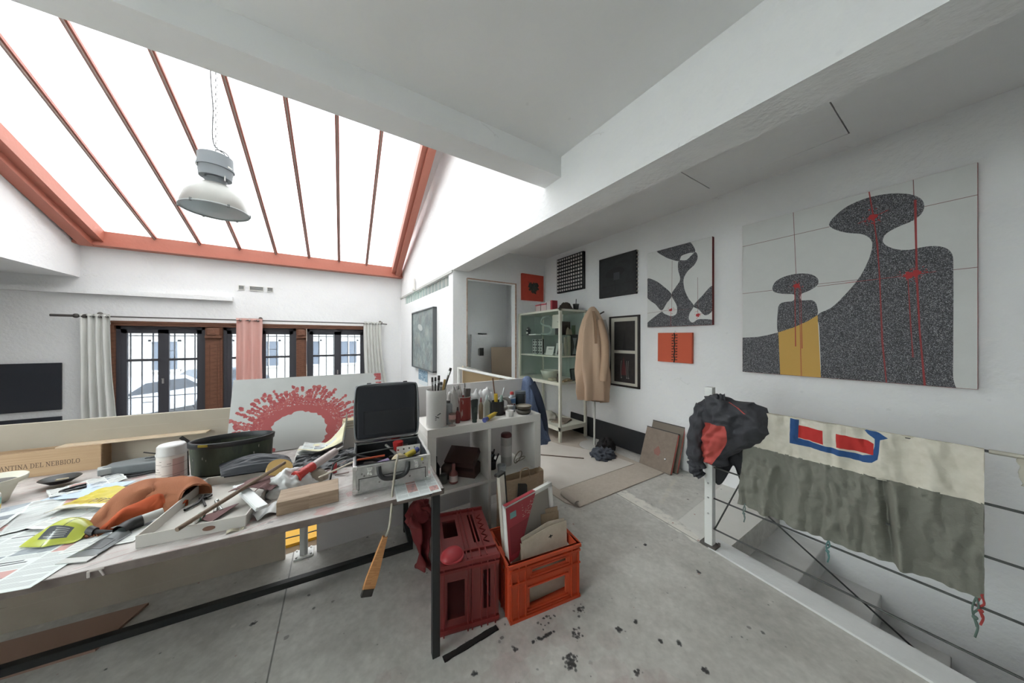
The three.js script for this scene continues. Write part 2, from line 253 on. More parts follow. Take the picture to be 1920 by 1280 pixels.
// ---------- skylight ----------
const SZ0 = -7.6, SZ1 = -2.15, SA = 0.41, sy = (z) => 3.2 + SA * (z - SZ0), sx = (x, z) => x - 0.045 * (z - SZ0);
{
  const sk = new THREE.Group(); sk.name = numbered('window_4'); scene.add(sk); sk.userData = { kind: 'structure', label: 'sloping skylight of milky panes between red glazing bars' };
  const xs = [-3.0, -2.45, -1.905, -1.36, -0.815, -0.265, 0.28, 0.83, 1.38];
  const quad = (a, b, c, d) => { const g = new THREE.BufferGeometry(); g.setAttribute('position', new THREE.Float32BufferAttribute([...a, ...b, ...c, ...a, ...c, ...d], 3)); g.setAttribute('uv', new THREE.Float32BufferAttribute([0, 0, 1, 0, 1, 1, 0, 0, 1, 1, 0, 1], 2)); g.computeVertexNormals(); return g; };
  const barM = M('#a8685a', 0.55), railM = M('#97857d', 0.5);
  for (let i = 0; i < 8; i++) obj('pane', quad([xs[i], sy(SZ0), SZ0], [xs[i + 1], sy(SZ0), SZ0], [sx(xs[i + 1], SZ1), sy(SZ1), SZ1], [sx(xs[i], SZ1), sy(SZ1), SZ1]), skyG, sk);
  for (let i = 1; i < 8; i++) { const b = obj('glazing_bar', [beam([xs[i], sy(SZ0) - 0.02, SZ0], [sx(xs[i], SZ1), sy(SZ1) - 0.02, SZ1], 0.05, 0.035)], barM, sk); obj('bar_rib', [beam([xs[i], sy(SZ0) - 0.045, SZ0], [sx(xs[i], SZ1), sy(SZ1) - 0.045, SZ1], 0.016, 0.03)], railM, b); }
  // rafters and bottom rail
  const raf = (x0, x1, dy) => [beam([(x0 + x1) / 2, sy(SZ0) - dy, SZ0], [sx((x0 + x1) / 2, SZ1), sy(SZ1) - dy, SZ1], Math.abs(x1 - x0), 0.2)];
  obj('side_rafter', [...raf(-3.18, -3.0, 0.08), ...raf(-3.24, -3.1, 0.17)], orangeP, sk);
  obj('side_rafter', [...raf(1.38, 1.5, 0.06), ...raf(1.46, 1.57, 0.13)], orangeP, sk);
  obj('bottom_rail', [bxc(-3.3, 2.985, -7.7, 1.62, 3.2, -7.56), bxc(-3.3, 2.96, -7.7, 1.62, 3.0, -7.52)], orangeP, sk);
  // opaque roof edges and back slope
  struct('roof', [quad([-3.5, sy(SZ0) + 0.02, SZ0 - 0.2], [-3.1, sy(SZ0) + 0.02, SZ0 - 0.2], [sx(-3.1, SZ1), sy(SZ1) + 0.02, SZ1], [-3.5, sy(SZ1) + 0.02, SZ1]), quad([1.5, sy(SZ0) + 0.02, SZ0 - 0.2], [1.87, sy(SZ0) + 0.02, SZ0 - 0.2], [1.87, sy(SZ1) + 0.02, SZ1], [sx(1.5, SZ1), sy(SZ1) + 0.02, SZ1]), bxc(-3.5, 5.44, -2.2, 1.87, 5.5, -1.8), bxc(-3.5, 3.0, -8.0, 1.87, 3.2, -7.6)], wallM, 'white roof edges round the skylight');
}
// ---------- ceiling hatch ----------
{
  const h = thing('ceiling_hatch', 'flush white access panel hanging slightly open in the low ceiling', 'hatch', [2.557, 2.9, -0.922]);
  obj('panel', [box(1.104, 0.018, 0.88, 0, 0.006, 0.003, -0.006)], ceilM, h);
  for (const x of [-0.3, 0.3]) obj('hinge', [box(0.08, 0.1, 0.03, x, 0.062, 0.40)], metalM, h);
  obj('catch', [box(0.05, 0.1, 0.03, 0, 0.062, -0.38)], metalM, h);
}
// ---------- stairs ----------
{
  struct('trim_4', [plan([[2.255, -1.0], [2.16, -0.1], [1.90, 2.6], [2.05, 2.6], [2.31, 0], [2.395, -0.92], [2.40, -1.0]], -0.3, 0.012)], M('#ffffff', 0.65, { map: texOf(N1, [206, 206, 204], [226, 226, 224], 1), bumpMap: bumpMid, bumpScale: 0.002 }), 'white painted kerb along the stairwell');
  const st = new THREE.Group(); st.name = numbered('stairs'); scene.add(st); st.userData = { kind: 'structure', label: 'white concrete steps going down beside the right wall' };
  for (let k = 1; k <= 12; k++) { const z0 = -0.92 + 0.28 * (k - 1), y = -0.19 * k; obj('step', [rbox(1.24, 0.5, 0.34, 0.008, 2.79, y - 0.25, z0 + 0.11)], stepM, st); }
  struct('wall_stair', [plan([[2.37, -0.95], [2.02, 2.6], [1.9, 2.6], [2.25, -0.95]], -2.5, -0.26)], wallM, 'inner side wall of the stairwell');
}
// ---------- windows ----------
{
  const frameM = M('#3c3c42', 0.45), paneM = MP('#c0c5ca', 0.22, { transmission: 1, thickness: 0, ior: 1.45 }), grilleM = M('#2d2e33', 0.6);
  const wins = [[-2.94, -1.87], [-1.625, -0.50], [-0.315, 0.83]];
  wins.forEach(([x0, x1], k) => {
    const w = new THREE.Group(); w.name = 'window_' + (k + 1); scene.add(w);
    w.userData = { kind: 'structure', label: ['dark casement window beside the left white curtain', 'dark casement window behind the salmon curtain', 'dark casement window beside the right white curtain'][k] };
    const z = WZ - 0.06, xm = (x0 + x1) / 2, yt = 1.69, yb = WY0 + 0.02;
    obj('outer_frame', [bxc(x0, yb, z - 0.06, x0 + 0.05, yt, z + 0.03), bxc(x1 - 0.05, yb, z - 0.06, x1, yt, z + 0.03), bxc(x0, yt - 0.06, z - 0.06, x1, yt, z + 0.03), bxc(x0, yb, z - 0.06, x1, yb + 0.05, z + 0.03)], frameM, w);
    for (const [a, b] of [[x0 + 0.05, xm], [xm, x1 - 0.05]]) {
      const c = obj('casement', [bxc(a, yb + 0.05, z - 0.03, a + 0.065, yt - 0.06, z + 0.02), bxc(b - 0.065, yb + 0.05, z - 0.03, b, yt - 0.06, z + 0.02), bxc(a, yt - 0.13, z - 0.03, b, yt - 0.06, z + 0.02), bxc(a, yb + 0.05, z - 0.03, b, yb + 0.12, z + 0.02), bxc(a, 1.075, z - 0.03, b, 1.115, z + 0.025)], frameM, w);
      obj('pane', bxc(a + 0.06, 1.11, z - 0.006, b - 0.06, yt - 0.12, z - 0.005), paneM, c);
      obj('pane', bxc(a + 0.06, yb + 0.11, z - 0.006, b - 0.06, 1.08, z - 0.005), paneM, c);
    }
    obj('latch', [box(0.02, 0.09, 0.03, xm, 0.72, z + 0.035), cyl(0.008, 0.008, 0.06, xm, 0.76, z + 0.05, PI / 2)], metalM, w);
    const gz = WZ - 0.28;
    const n = 8; for (let i = 0; i < n; i++) { const x = x0 + 0.07 + (x1 - x0 - 0.14) * i / (n - 1); obj('grille_bar', bxc(x - 0.008, WY0, gz - 0.008, x + 0.008, WY1, gz + 0.008), grilleM, w); }
    for (const y of [0.12, 0.42, 1.52]) obj('grille_rail', bxc(x0, y - 0.008, gz - 0.01, x1, y + 0.008, gz + 0.01), grilleM, w);
    for (let i = 0; i < 4; i++) { const s = (i % 2 ? 3 : 1) + (k % 2), x = x0 + 0.07 + (x1 - x0 - 0.14) * s / (n - 1), L = (x1 - x0 - 0.14) / (n - 1), y = 0.32 - i * 0.16 + (i === 3 ? 1.4 : 0); obj('grille_rung', bxc(x, y, gz - 0.007, x + L, y + 0.014, gz + 0.007), grilleM, w); }
  });
  struct('trim_5', [bxc(WX0, 1.685, WZ - 0.1, WX1, 1.745, WZ + 0.035), bxc(WX0 - 0.03, 1.735, WZ - 0.02, WX1 + 0.03, 1.765, WZ + 0.05), bxc(WX0 - 0.015, WY0, WZ - 0.09, WX0 + 0.03, 1.7, WZ + 0.02)], brownWood, 'brown wooden head board over the windows');
  for (const [a, b] of [[-1.865, -1.63], [-0.495, -0.32]]) {
    const p = new THREE.Group(); p.name = numbered('window_pilaster'); scene.add(p); p.userData = { kind: 'structure', label: a < -1 ? 'brown wooden pilaster between the first and second windows' : 'brown wooden pilaster between the second and third windows' };
    const m = (a + b) / 2, w = b - a;
    obj('shaft', [bxc(a, WY0, WZ - 0.12, b, 1.69, WZ + 0.015), bxc(a + 0.03, WY0, WZ, b - 0.03, 1.48, WZ + 0.04), box(0.012, 1.6, 0.03, m - w * 0.22, 0.55, WZ + 0.035), box(0.012, 1.6, 0.03, m + w * 0.22, 0.55, WZ + 0.035)], brownWood, p);
    obj('capital', [rbox(w * 0.95, 0.05, 0.09, 0.012, m, 1.50, WZ + 0.04), rbox(w * 0.8, 0.15, 0.08, 0.03, m, 1.59, WZ + 0.05), ext([[m - 0.05, 1.54], [m + 0.05, 1.54], [m, 1.65]], 0.02).translate(0, 0, WZ + 0.09)], brownWood, p);
  }
  struct('window_sill', [bxc(WX0 - 0.05, WY0 - 0.04, WZ - 0.3, WX1 + 0.05, WY0 + 0.01, WZ + 0.12)], brownWood, 'brown sill under the row of windows');
}
// ---------- curtain rod and curtains ----------
{
  const z = WZ + 0.13;
  const rod = thing('curtain_rod', 'thin dark curtain rod across all three windows', 'curtain rod', [0, 0, 0]);
  obj('rod', [bar([-3.45, 1.825, z], [1.2, 1.825, z], 0.012), bar([-3.52, 1.825, z], [-3.2, 1.825, z], 0.02)], M('#55524f', 0.5), rod);
  obj('finial', [sph(0.035, -3.28, 1.825, z), cyl(0.03, 0.03, 0.05, -3.2, 1.825, z, 0, 0, PI / 2)], M('#4c4946', 0.5), rod);
  obj('finial', [bar([1.16, 1.825, z], [1.27, 1.815, z], 0.014), box(0.02, 0.06, 0.02, 1.16, 1.84, z)], M('#6c6966', 0.5), rod);
  for (const x of [-3.05, -1.06, 1.12]) obj('bracket', [bxc(x - 0.02, 1.80, WZ, x + 0.02, 1.87, z + 0.005), sph(0.03, x, 1.865, z - 0.02)], M('#5f5a53', 0.6), rod);
  const cur = (name, label, x0, x1, yb, m, folds, seed, flare = 0, belly = 0) => {
    const c = thing(name, label, 'curtain', [0, 0, 0], 0);
    obj('cloth', sheet(80, 24, (u, v) => { const w = (x1 - x0), y = 1.855 + (yb - 1.855) * v, uu = u + 0.02 * nz(u * 6 + seed, v * 3); return [x0 + w * (uu + (u - 0.5) * belly * v) + flare * v * v * (0.3 + u), y, z + 0.045 * Math.sin(uu * folds * 6.283 + seed + 0.6 * nz(v * 2, u * 3, seed)) * (0.5 + 0.5 * v) + 0.012 * nz(u * 9, v * 5, seed)]; }, 0.004), m, c);
    obj('heading', sheet(40, 2, (u, v) => [x0 + (x1 - x0) * u, 1.86 - 0.035 * v, z + 0.02 + 0.014 * Math.sin(u * folds * 6.283 + seed)], 0.006), m, c);
    for (let i = 0; i < folds; i++) obj('eyelet', tf(tri(new THREE.TorusGeometry(0.024, 0.006, 6, 14)), x0 + (x1 - x0) * (i + 0.5) / folds, 1.825, z, 0, PI / 2), metalM, c);
  };
  const white = MP('#ebebe6', 0.9, { transmission: 0.25, thickness: 0 }), salmon = MP('#e9bcb2', 0.9, { transmission: 0.3, thickness: 0 });
  cur('white_curtain', 'white curtain bunched at the rod end near the black panels', -3.23, -2.93, -0.5, white, 4, 1.2, 0.1);
  cur('salmon_curtain', 'salmon pink curtain bunched in the middle of the rod', -1.41, -1.03, -0.5, salmon, 3, 2.7, 0.0, 0.0);
  cur('white_curtain', 'white curtain bunched near the wall with the grey painting', 0.77, 1.14, -0.5, white, 6, 4.1, 0.28);
}
// ---------- outside ----------
{
  struct('ground', [bxc(-40, -1.6, -45, 30, -1.4, -8.0), bxc(-40, -1.6, -8.0, -5.6, -1.4, 30), bxc(3.7, -1.6, -8.0, 30, -1.4, 30)], M('#a9a7a2', 0.9), 'pale street outside the windows');
  struct('pavement', bxc(-40, -1.42, -10.2, 30, -1.3, -8.05), M('#b8b5ae', 0.9), 'pavement outside the windows');
  const b = thing('apartment_building', 'pale building across the street with rows of windows', 'building', [-6, -1.4, -26]);
  obj('wall', [bxc(-30, 0, -6, 30, 12, 0)], M('#c3bcb0', 0.9), b);
  obj('cornice', [bxc(-30, 3.5, 0, 30, 3.8, 0.2)], M('#aaa296', 0.9), b);
  const gl = M('#59616a', 0.2), fr = M('#d6d2ca', 0.8);
  for (let i = 0; i < 13; i++) for (let j = 0; j < 2; j++) { const x = -14 + i * 2.4, y = 1.9 + j * 3.4; const f = obj('window', [bxc(x - 0.65, y - 0.95, 0, x - 0.53, y + 0.95, 0.12), bxc(x + 0.53, y - 0.95, 0, x + 0.65, y + 0.95, 0.12), bxc(x - 0.65, y + 0.83, 0, x + 0.65, y + 0.95, 0.12), bxc(x - 0.65, y - 0.95, 0, x + 0.65, y - 0.85, 0.16), bxc(x - 0.03, y - 0.9, 0, x + 0.03, y + 0.9, 0.08)], fr, b); obj('pane', bxc(x - 0.54, y - 0.87, 0.01, x + 0.54, y + 0.85, 0.03), gl, f); }
  const car = (label, color, x, z, ry) => {
    const c = thing('parked_car', label, 'car', [x, -1.4, z], ry);
    const prof = [[-2.0, 0.3], [-2.05, 0.62], [-1.95, 0.82], [-1.2, 0.92], [-0.55, 1.36], [0.7, 1.42], [1.45, 1.0], [1.95, 0.9], [2.05, 0.6], [2.0, 0.3]];
    obj('body', tf(ext(prof, 1.56, 0.05), 0, 0, -0.78), M(color, 0.25), c);
    obj('windows', [tf(ext([[-1.05, 0.95], [-0.5, 1.32], [0.1, 1.35], [0.1, 0.95]], 1.68), 0, 0, -0.84), tf(ext([[0.16, 0.95], [0.16, 1.36], [0.66, 1.36], [1.2, 0.98]], 1.68), 0, 0, -0.84)], M('#2a2f36', 0.1), c);
    obj('bumper', [rbox(0.16, 0.2, 1.6, 0.04, 2.05, 0.42, 0), rbox(0.16, 0.2, 1.6, 0.04, -2.05, 0.42, 0)], M('#5a5c5e', 0.5), c);
    obj('headlight', [rbox(0.1, 0.13, 0.3, 0.03, 2.04, 0.7, 0.58), rbox(0.1, 0.13, 0.3, 0.03, 2.04, 0.7, -0.58), rbox(0.1, 0.13, 0.3, 0.03, -2.04, 0.7, 0.58), rbox(0.1, 0.13, 0.3, 0.03, -2.04, 0.7, -0.58)], M('#8b9299', 0.15), c);
    for (const [wx, wz] of [[-1.3, 0.74], [-1.3, -0.74], [1.3, 0.74], [1.3, -0.74]]) { const w = obj('wheel', cyl(0.31, 0.31, 0.2, wx, 0.31, wz, PI / 2), M('#26272a', 0.8), c); obj('hubcap', cyl(0.19, 0.19, 0.215, wx, 0.31, wz, PI / 2), lightG, w); }
  };
  car('white car parked across the street outside the first window', '#d9dcde', -5.6, -16.5, 0.9);
  car('dark grey car parked behind the white one', '#4b545c', -4.6, -20.0, 0.6);
}
// ---------- railing at the mezzanine edge ----------
{
  const r = thing('edge_railing', 'white steel railing along the mezzanine edge behind the table', 'railing', [0, 0, 0]);
  const post = (x, z) => { const p = obj('post', [bxc(x - 0.022, 0.008, z - 0.022, x + 0.022, 1.05, z + 0.022), bxc(x - 0.005, 0.01, z + 0.02, x + 0.005, 1.0, z + 0.034)], whiteMetal, r); obj('base_plate', [rbox(0.11, 0.012, 0.1, 0.003, x, 0.006, z), ...[-1, 1].flatMap((a) => [-1, 1].map((b) => cyl(0.007, 0.007, 0.014, x + a * 0.04, 0.014, z + b * 0.036, 0, 0, 0, 6)))], whiteMetal, p); };
  post(-0.115, -2.435); post(1.645, -4.0); post(1.66, -2.47); post(-2.6, -2.72);
  obj('wire', [bar([-2.6, 0.13, -2.70], [-0.115, 0.13, -2.45], 0.004), bar([-0.115, 0.13, -2.45], [1.66, 0.13, -2.47], 0.004), bar([-2.6, 0.34, -2.70], [-0.115, 0.34, -2.45], 0.004), bar([-0.115, 0.34, -2.45], [1.66, 0.34, -2.47], 0.004)], rebarM, r);
  obj('handrail', [beam([1.66, 1.04, -2.47], [1.645, 1.04, -4.0], 0.03, 0.02)], whiteMetal, r);
}
one('railing_panel', 'long beige plywood board standing behind the table and the wine box', 'board', [-1.4, 0.0, -2.585], -0.108, [box(2.38, 1.025, 0.018, 0, 0.515, 0)], plyM);
one('railing_panel', 'white board standing between the railing posts behind the shelf unit', 'board', [0.83, 0.0, -2.425], 0, [box(1.745, 1.066, 0.018, 0, 0.533, 0)], M('#c8c4c2', 0.65));
// lower level seen through the railing gap
{
  const c = thing('storage_cabinet', 'brown cabinet with a yellow top on the lower level', 'cabinet', [-0.35, -2.5, -3.9], 0);
  obj('body', [box(1.5, 1.72, 0.55, 0, 0.86, 0)], M('#6b573f', 0.7), c); obj('top', [box(1.54, 0.03, 0.6, 0, 1.735, 0)], M('#6f5c44', 0.6), c); obj('yellow_board', [box(1.5, 0.03, 0.3, 0, 1.766, -0.15)], M('#d9a531', 0.5), c); obj('shelf_lip', [box(1.5, 0.02, 0.02, 0, 1.76, 0.28)], M('#8a745a', 0.6), c); obj('door', [box(0.7, 1.55, 0.02, -0.37, 0.86, 0.285)], M('#7c664a', 0.6), c); obj('door', [box(0.7, 1.55, 0.02, 0.37, 0.86, 0.285)], M('#7c664a', 0.6), c);
}
// ---------- paintings ----------
const stipple = (c, w, h, path, n, rr, seed, cols) => { // dark ground with pale dots inside a path
  c.save(); c.beginPath(); path(); c.closePath(); c.fillStyle = '#242427'; c.fill(); c.clip(); const r = rng(seed);
  for (let i = 0; i < n; i++) { c.fillStyle = cols[Math.floor(r() * cols.length)]; const s = rr * (0.5 + r()); c.fillRect(r() * w, r() * h, s, s); } c.restore();
};
const smooth = (c, P, w, h) => { // Catmull-Rom through points
  const q = (i) => P[(i + P.length) % P.length]; c.moveTo(P[0][0] * w, P[0][1] * h);
  for (let i = 0; i < P.length; i++) { const a = q(i - 1), b = q(i), d = q(i + 1), e = q(i + 2), L = Math.hypot(d[0] - b[0], d[1] - b[1]), k = Math.min(1 / 6, L / 3 / (Math.hypot(d[0] - a[0], d[1] - a[1]) + 1e-6)), m = Math.min(1 / 6, L / 3 / (Math.hypot(e[0] - b[0], e[1] - b[1]) + 1e-6)); c.bezierCurveTo((b[0] + (d[0] - a[0]) * k) * w, (b[1] + (d[1] - a[1]) * k) * h, (d[0] - (e[0] - b[0]) * m) * w, (d[1] - (e[1] - b[1]) * m) * h, d[0] * w, d[1] * h); }
};
const poly = (c, P, w, h) => P.forEach(([a, b], i) => i ? c.lineTo(a * w, b * h) : c.moveTo(a * w, b * h));
const spat = (c, x, y, s, r, col = '#b3282b') => { c.fillStyle = col; blot(c, x, y, s, col, r, 18); for (let i = 0; i < 26; i++) { const a = r() * 6.28, d = s * (0.7 + r() * 1.6); blot(c, x + Math.cos(a) * d, y + Math.sin(a) * d, s * 0.14 * (0.4 + r()), col, r, 7); } };
const inkCols = ['#9c9ba0', '#c9c8ca', '#6c6b72', '#85848c', '#3a3a3e', '#4a4a50'];
const bigTex = canvasTex(1200, 1390, (c, w, h) => {
  const D = {
    head: [[0.477, 0.127], [0.5, 0.088], [0.561, 0.046], [0.642, 0.03], [0.719, 0.037], [0.79, 0.064], [0.83, 0.1], [0.842, 0.138], [0.833, 0.174], [0.804, 0.199], [0.755, 0.215], [0.719, 0.232], [0.704, 0.248], [0.698, 0.273], [0.708, 0.295], [0.741, 0.323], [0.79, 0.339], [0.844, 0.336], [0.888, 0.344], [0.918, 0.367], [0.931, 0.407], [0.931, 0.95], [0.931, 1.1], [0.439, 1.1], [0.439, 0.95], [0.43, 0.697], [0.423, 0.637], [0.49, 0.597], [0.561, 0.515], [0.611, 0.44], [0.642, 0.365], [0.657, 0.305], [0.657, 0.267], [0.642, 0.237], [0.611, 0.213], [0.561, 0.195], [0.508, 0.164]],
    low: [[-0.01, 0.768], [0.098, 0.763], [0.159, 0.751], [0.219, 0.735], [0.23, 1.01], [-0.01, 1.01]], yel: [[0.219, 0.735], [0.304, 0.705], [0.376, 0.67], [0.423, 0.637], [0.439, 1.01], [0.23, 1.01]],
    small: [[0.186, 0.445], [0.206, 0.409], [0.261, 0.385], [0.336, 0.381], [0.396, 0.398], [0.425, 0.429], [0.421, 0.463], [0.387, 0.488], [0.346, 0.504], [0.336, 0.525], [0.346, 0.544], [0.396, 0.549], [0.417, 0.574], [0.421, 0.637], [0.376, 0.67], [0.304, 0.705], [0.219, 0.735], [0.219, 0.576], [0.239, 0.549], [0.299, 0.543], [0.309, 0.522], [0.302, 0.503], [0.239, 0.492], [0.194, 0.474]],
  };
  noiseFill(c, w, h, N1, 512, [206, 206, 203], [216, 216, 213]); const r = rng(5);
  const line = (P, col, lw) => { c.strokeStyle = col; c.lineWidth = lw; c.lineJoin = 'round'; c.beginPath(); poly(c, P, w, h); c.stroke(); };
  for (const P of [[[0.301, 0], [0.318, 0.453]], [[0.645, 0], [0.662, 0.137]], [[0.806, 0], [0.817, 0.467]], [[0, 0.142], [0.477, 0.138]], [[0.842, 0.143], [1, 0.143]], [[0, 0.465], [0.186, 0.464]], [[0.421, 0.457], [1, 0.462]], [[0.421, 0.471], [0.8, 0.464]]]) line(P, '#6d4340', 3.2);
  for (const [P, n] of [[D.head, 200000], [D.low, 200000], [D.small, 200000]]) stipple(c, w, h, () => (P === D.low ? poly : smooth)(c, P, w, h), n, 2.2, 3, inkCols);
  c.fillStyle = '#cba04e'; c.beginPath(); poly(c, D.yel, w, h); c.fill();
  const drip = (P, lw) => { for (let i = 0; i < 3; i++) { c.globalAlpha = 0.75; line(P.map(([a, b]) => [a + (r() - 0.5) * 0.006, b]), '#a02c2e', lw * (0.4 + r() * 0.8)); } c.globalAlpha = 1; };
  drip([[0.645, 0], [0.662, 0.137], [0.678, 0.288], [0.686, 0.456], [0.697, 0.79], [0.711, 1]], 6); drip([[0.79, 0.473], [0.797, 0.73], [0.805, 0.868]], 5); drip([[0.812, 0.1], [0.817, 0.467], [0.827, 0.731], [0.844, 1]], 6);
  drip([[0.309, 0.46], [0.315, 0.822]], 4); drip([[0.331, 0.463], [0.342, 1]], 3); drip([[0.337, 0.476], [0.348, 0.834]], 3);
  drip([[0.60, 0.155], [0.662, 0.137], [0.72, 0.12]], 3); drip([[0.55, 0.468], [0.8, 0.464], [0.88, 0.46]], 3);
  spat(c, 0.318 * w, 0.453 * h, 24, r); spat(c, 0.662 * w, 0.137 * h, 28, r); spat(c, 0.79 * w, 0.464 * h, 24, r); spat(c, 0.815 * w, 0.46 * h, 24, r);
});
const medTex = canvasTex(710, 900, (c, w, h) => {
  noiseFill(c, w, h, N1, 512, [212, 212, 209], [220, 220, 217]); const r = rng(6);
  const A = [[0.182, -0.01], [0.676, -0.01], [0.749, 0.061], [0.769, 0.129], [0.676, 0.126], [0.572, 0.14], [0.532, 0.194], [0.417, 0.156], [0.301, 0.097]];
  const B = [[0.532, 0.194], [0.648, 0.202], [0.769, 0.134], [0.806, 0.202], [0.763, 0.278], [0.662, 0.344], [0.603, 0.433], [0.618, 0.557], [0.676, 0.672], [0.749, 0.767], [0.692, 0.853], [0.683, 0.924], [0.734, 0.966], [0.818, 0.931], [1.01, 0.949], [1.01, 1.01], [-0.01, 1.01], [-0.01, 0.948], [0.251, 0.807], [0.301, 0.836], [0.417, 0.872], [0.496, 0.841], [0.496, 0.742], [0.417, 0.604], [0.48, 0.517], [0.551, 0.427], [0.52, 0.298]];
  const C = [[-0.01, 0.352], [0.13, 0.382], [0.285, 0.48], [0.417, 0.604], [0.335, 0.704], [0.251, 0.788], [0.146, 0.702], [-0.01, 0.582]], D = [[0.749, 0.767], [0.861, 0.666], [1.01, 0.566], [1.01, 0.824], [0.914, 0.889], [0.818, 0.813]];
  for (const P of [A, B, C, D]) stipple(c, w, h, () => smooth(c, P, w, h), 80000, 2.2, 8, inkCols);
  const line = (P, col, lw) => { c.strokeStyle = col; c.lineWidth = lw; c.beginPath(); poly(c, P, w, h); c.stroke(); };
  line([[0.425, 0.172], [0.42, 0.794]], '#6d3f3c', 3); line([[0.806, 0.437], [0.81, 0.879]], '#6d3f3c', 3); line([[0, 0.812], [0.403, 0.793], [0.676, 0.804]], '#6d3f3c', 2.5); line([[0.81, 0.879], [1, 0.824]], '#6d3f3c', 2.5); line([[0.403, 0.8], [0.405, 1]], '#a02c2e', 3);
  spat(c, 0.403 * w, 0.793 * h, 20, r); spat(c, 0.81 * w, 0.879 * h, 20, r);
});
// art hanging on a wall: local x to the right, z out of the wall
function art(name, label, [x, y, z], ry, w, h, d, sideM, faceM, tilt = 0) {
  const g = thing(name, label, 'painting', [x, y, z], ry); g.rotation.order = 'YXZ'; g.rotation.z = tilt;
  obj('stretcher', [rbox(w, h, d, 0.004, 0, 0, d / 2 + 0.004)], sideM, g);
  const f = new THREE.PlaneGeometry(w - 0.004, h - 0.004); obj('painted_face', [tf(f, 0, 0, d + 0.0055)], faceM, g); return g;
}
const RW = -PI / 2;
art('large_painting', 'large black, white and ochre painting of two mushroom-headed figures with red spots', [3.37, 1.835, -0.585], RW, 1.19, 1.375, 0.035, M('#9a3a36', 0.7), M('#ffffff', 0.6, { map: bigTex }));
art('hourglass_painting', 'white painting with black speckled hourglass shapes and two red spots', [3.37, 2.05, -1.79], RW, 0.715, 0.9, 0.04, M('#7c2a2a', 0.7), M('#ffffff', 0.6, { map: medTex }));
{ // small orange panel with a laced black spine
  const g = art('orange_artwork', 'small orange panel laced down the middle with black cord', [3.37, 1.36, -1.825], RW, 0.385, 0.335, 0.035, M('#c8573a', 0.7), M('#cf5e40', 0.7, { bumpMap: bumpFine, bumpScale: 0.001 }), -0.01);
  const ck = M('#1d1a18', 0.7); obj('spine_cord', [tube(Array.from({ length: 9 }, (_, i) => [0.004 * (i % 2 ? 1 : -1) + 0.005, 0.165 - i * 0.0415, 0.043]), 0.006, 40, 6)], ck, g);
  for (let i = 0; i < 10; i++) obj('lace', [bar([-0.022, 0.14 - i * 0.031, 0.042], [0.034, 0.143 - i * 0.031, 0.042], 0.0035, 6), sph(0.006, -0.02, 0.14 - i * 0.031, 0.042), sph(0.006, 0.032, 0.143 - i * 0.031, 0.042)], ck, g);
  obj('hanging_wire', [tube([[-0.01, 0.168, 0.02], [0.0, 0.19, 0.02], [0.012, 0.168, 0.02]], 0.0015, 12, 5)], metalM, g);
}
{ // black panel with feather marks and a knotted right edge
  const t = canvasTex(512, 480, (c, w, h) => { noiseFill(c, w, h, N2, 512, [30, 32, 34], [50, 52, 54]); const r = rng(12); c.strokeStyle = '#0e0f10'; c.lineWidth = 4; c.beginPath(); c.moveTo(0.08 * w, 0.74 * h); c.lineTo(0.35 * w, 0.72 * h); c.lineTo(0.97 * w, 0.7 * h); c.stroke(); c.lineWidth = 7; c.beginPath(); c.moveTo(0.45 * w, 0.55 * h); c.lineTo(0.47 * w, 0.88 * h); c.stroke(); c.fillStyle = '#17181a'; c.beginPath(); c.ellipse(0.45 * w, 0.42 * h, 0.26 * w, 0.12 * h, -0.1, 0, 7); c.fill(); c.fillStyle = '#45474a'; c.fillRect(0.42 * w, 0.42 * h, 0.16 * w, 0.18 * h); for (let i = 0; i < 30; i++) { c.strokeStyle = '#1a1b1d'; c.lineWidth = 2; c.beginPath(); const x = (0.2 + 0.7 * r()) * w, y = (0.2 + 0.3 * r()) * h; c.moveTo(x, y); c.lineTo(x + 60 * (r() - 0.3), y - 18 * r()); c.stroke(); } });
  const g = art('charcoal_painting', 'square charcoal painting with a knotted pale fringe on one edge', [3.37, 2.315, -2.605], RW, 0.6, 0.556, 0.03, M('#26272a', 0.7), M('#ffffff', 0.55, { map: t }));
  for (let i = 0; i < 11; i++) obj('edge_knot', [heap(0.012, 0.018, 0.012, 0.2, 3, i, 10).translate(0.302, 0.255 - i * 0.051, 0.018)], M('#a8a294', 0.8), g);
}
{ // black board with a grid of white squares (raised)
  const g = thing('grid_relief', 'black square relief set with a grid of small white tiles', 'painting', [3.37, 2.512, -3.495], RW);
  obj('board', [rbox(0.6, 0.572, 0.05, 0.004, 0, 0, 0.029)], M('#17181a', 0.6), g);
  const tile = rbox(0.03, 0.034, 0.01, 0.006, 0, 0, 0, 0, 0, 0, 1), tm = M('#cfcdc8', 0.6), r = rng(4);
  for (let i = 0; i < 11; i++) for (let j = 0; j < 10; j++) { const m = obj('tile', tile, tm, g); m.position.set(-0.265 + i * 0.053, 0.25 - j * 0.0556, 0.06); m.rotation.z = (r() - 0.5) * 0.2; }
}
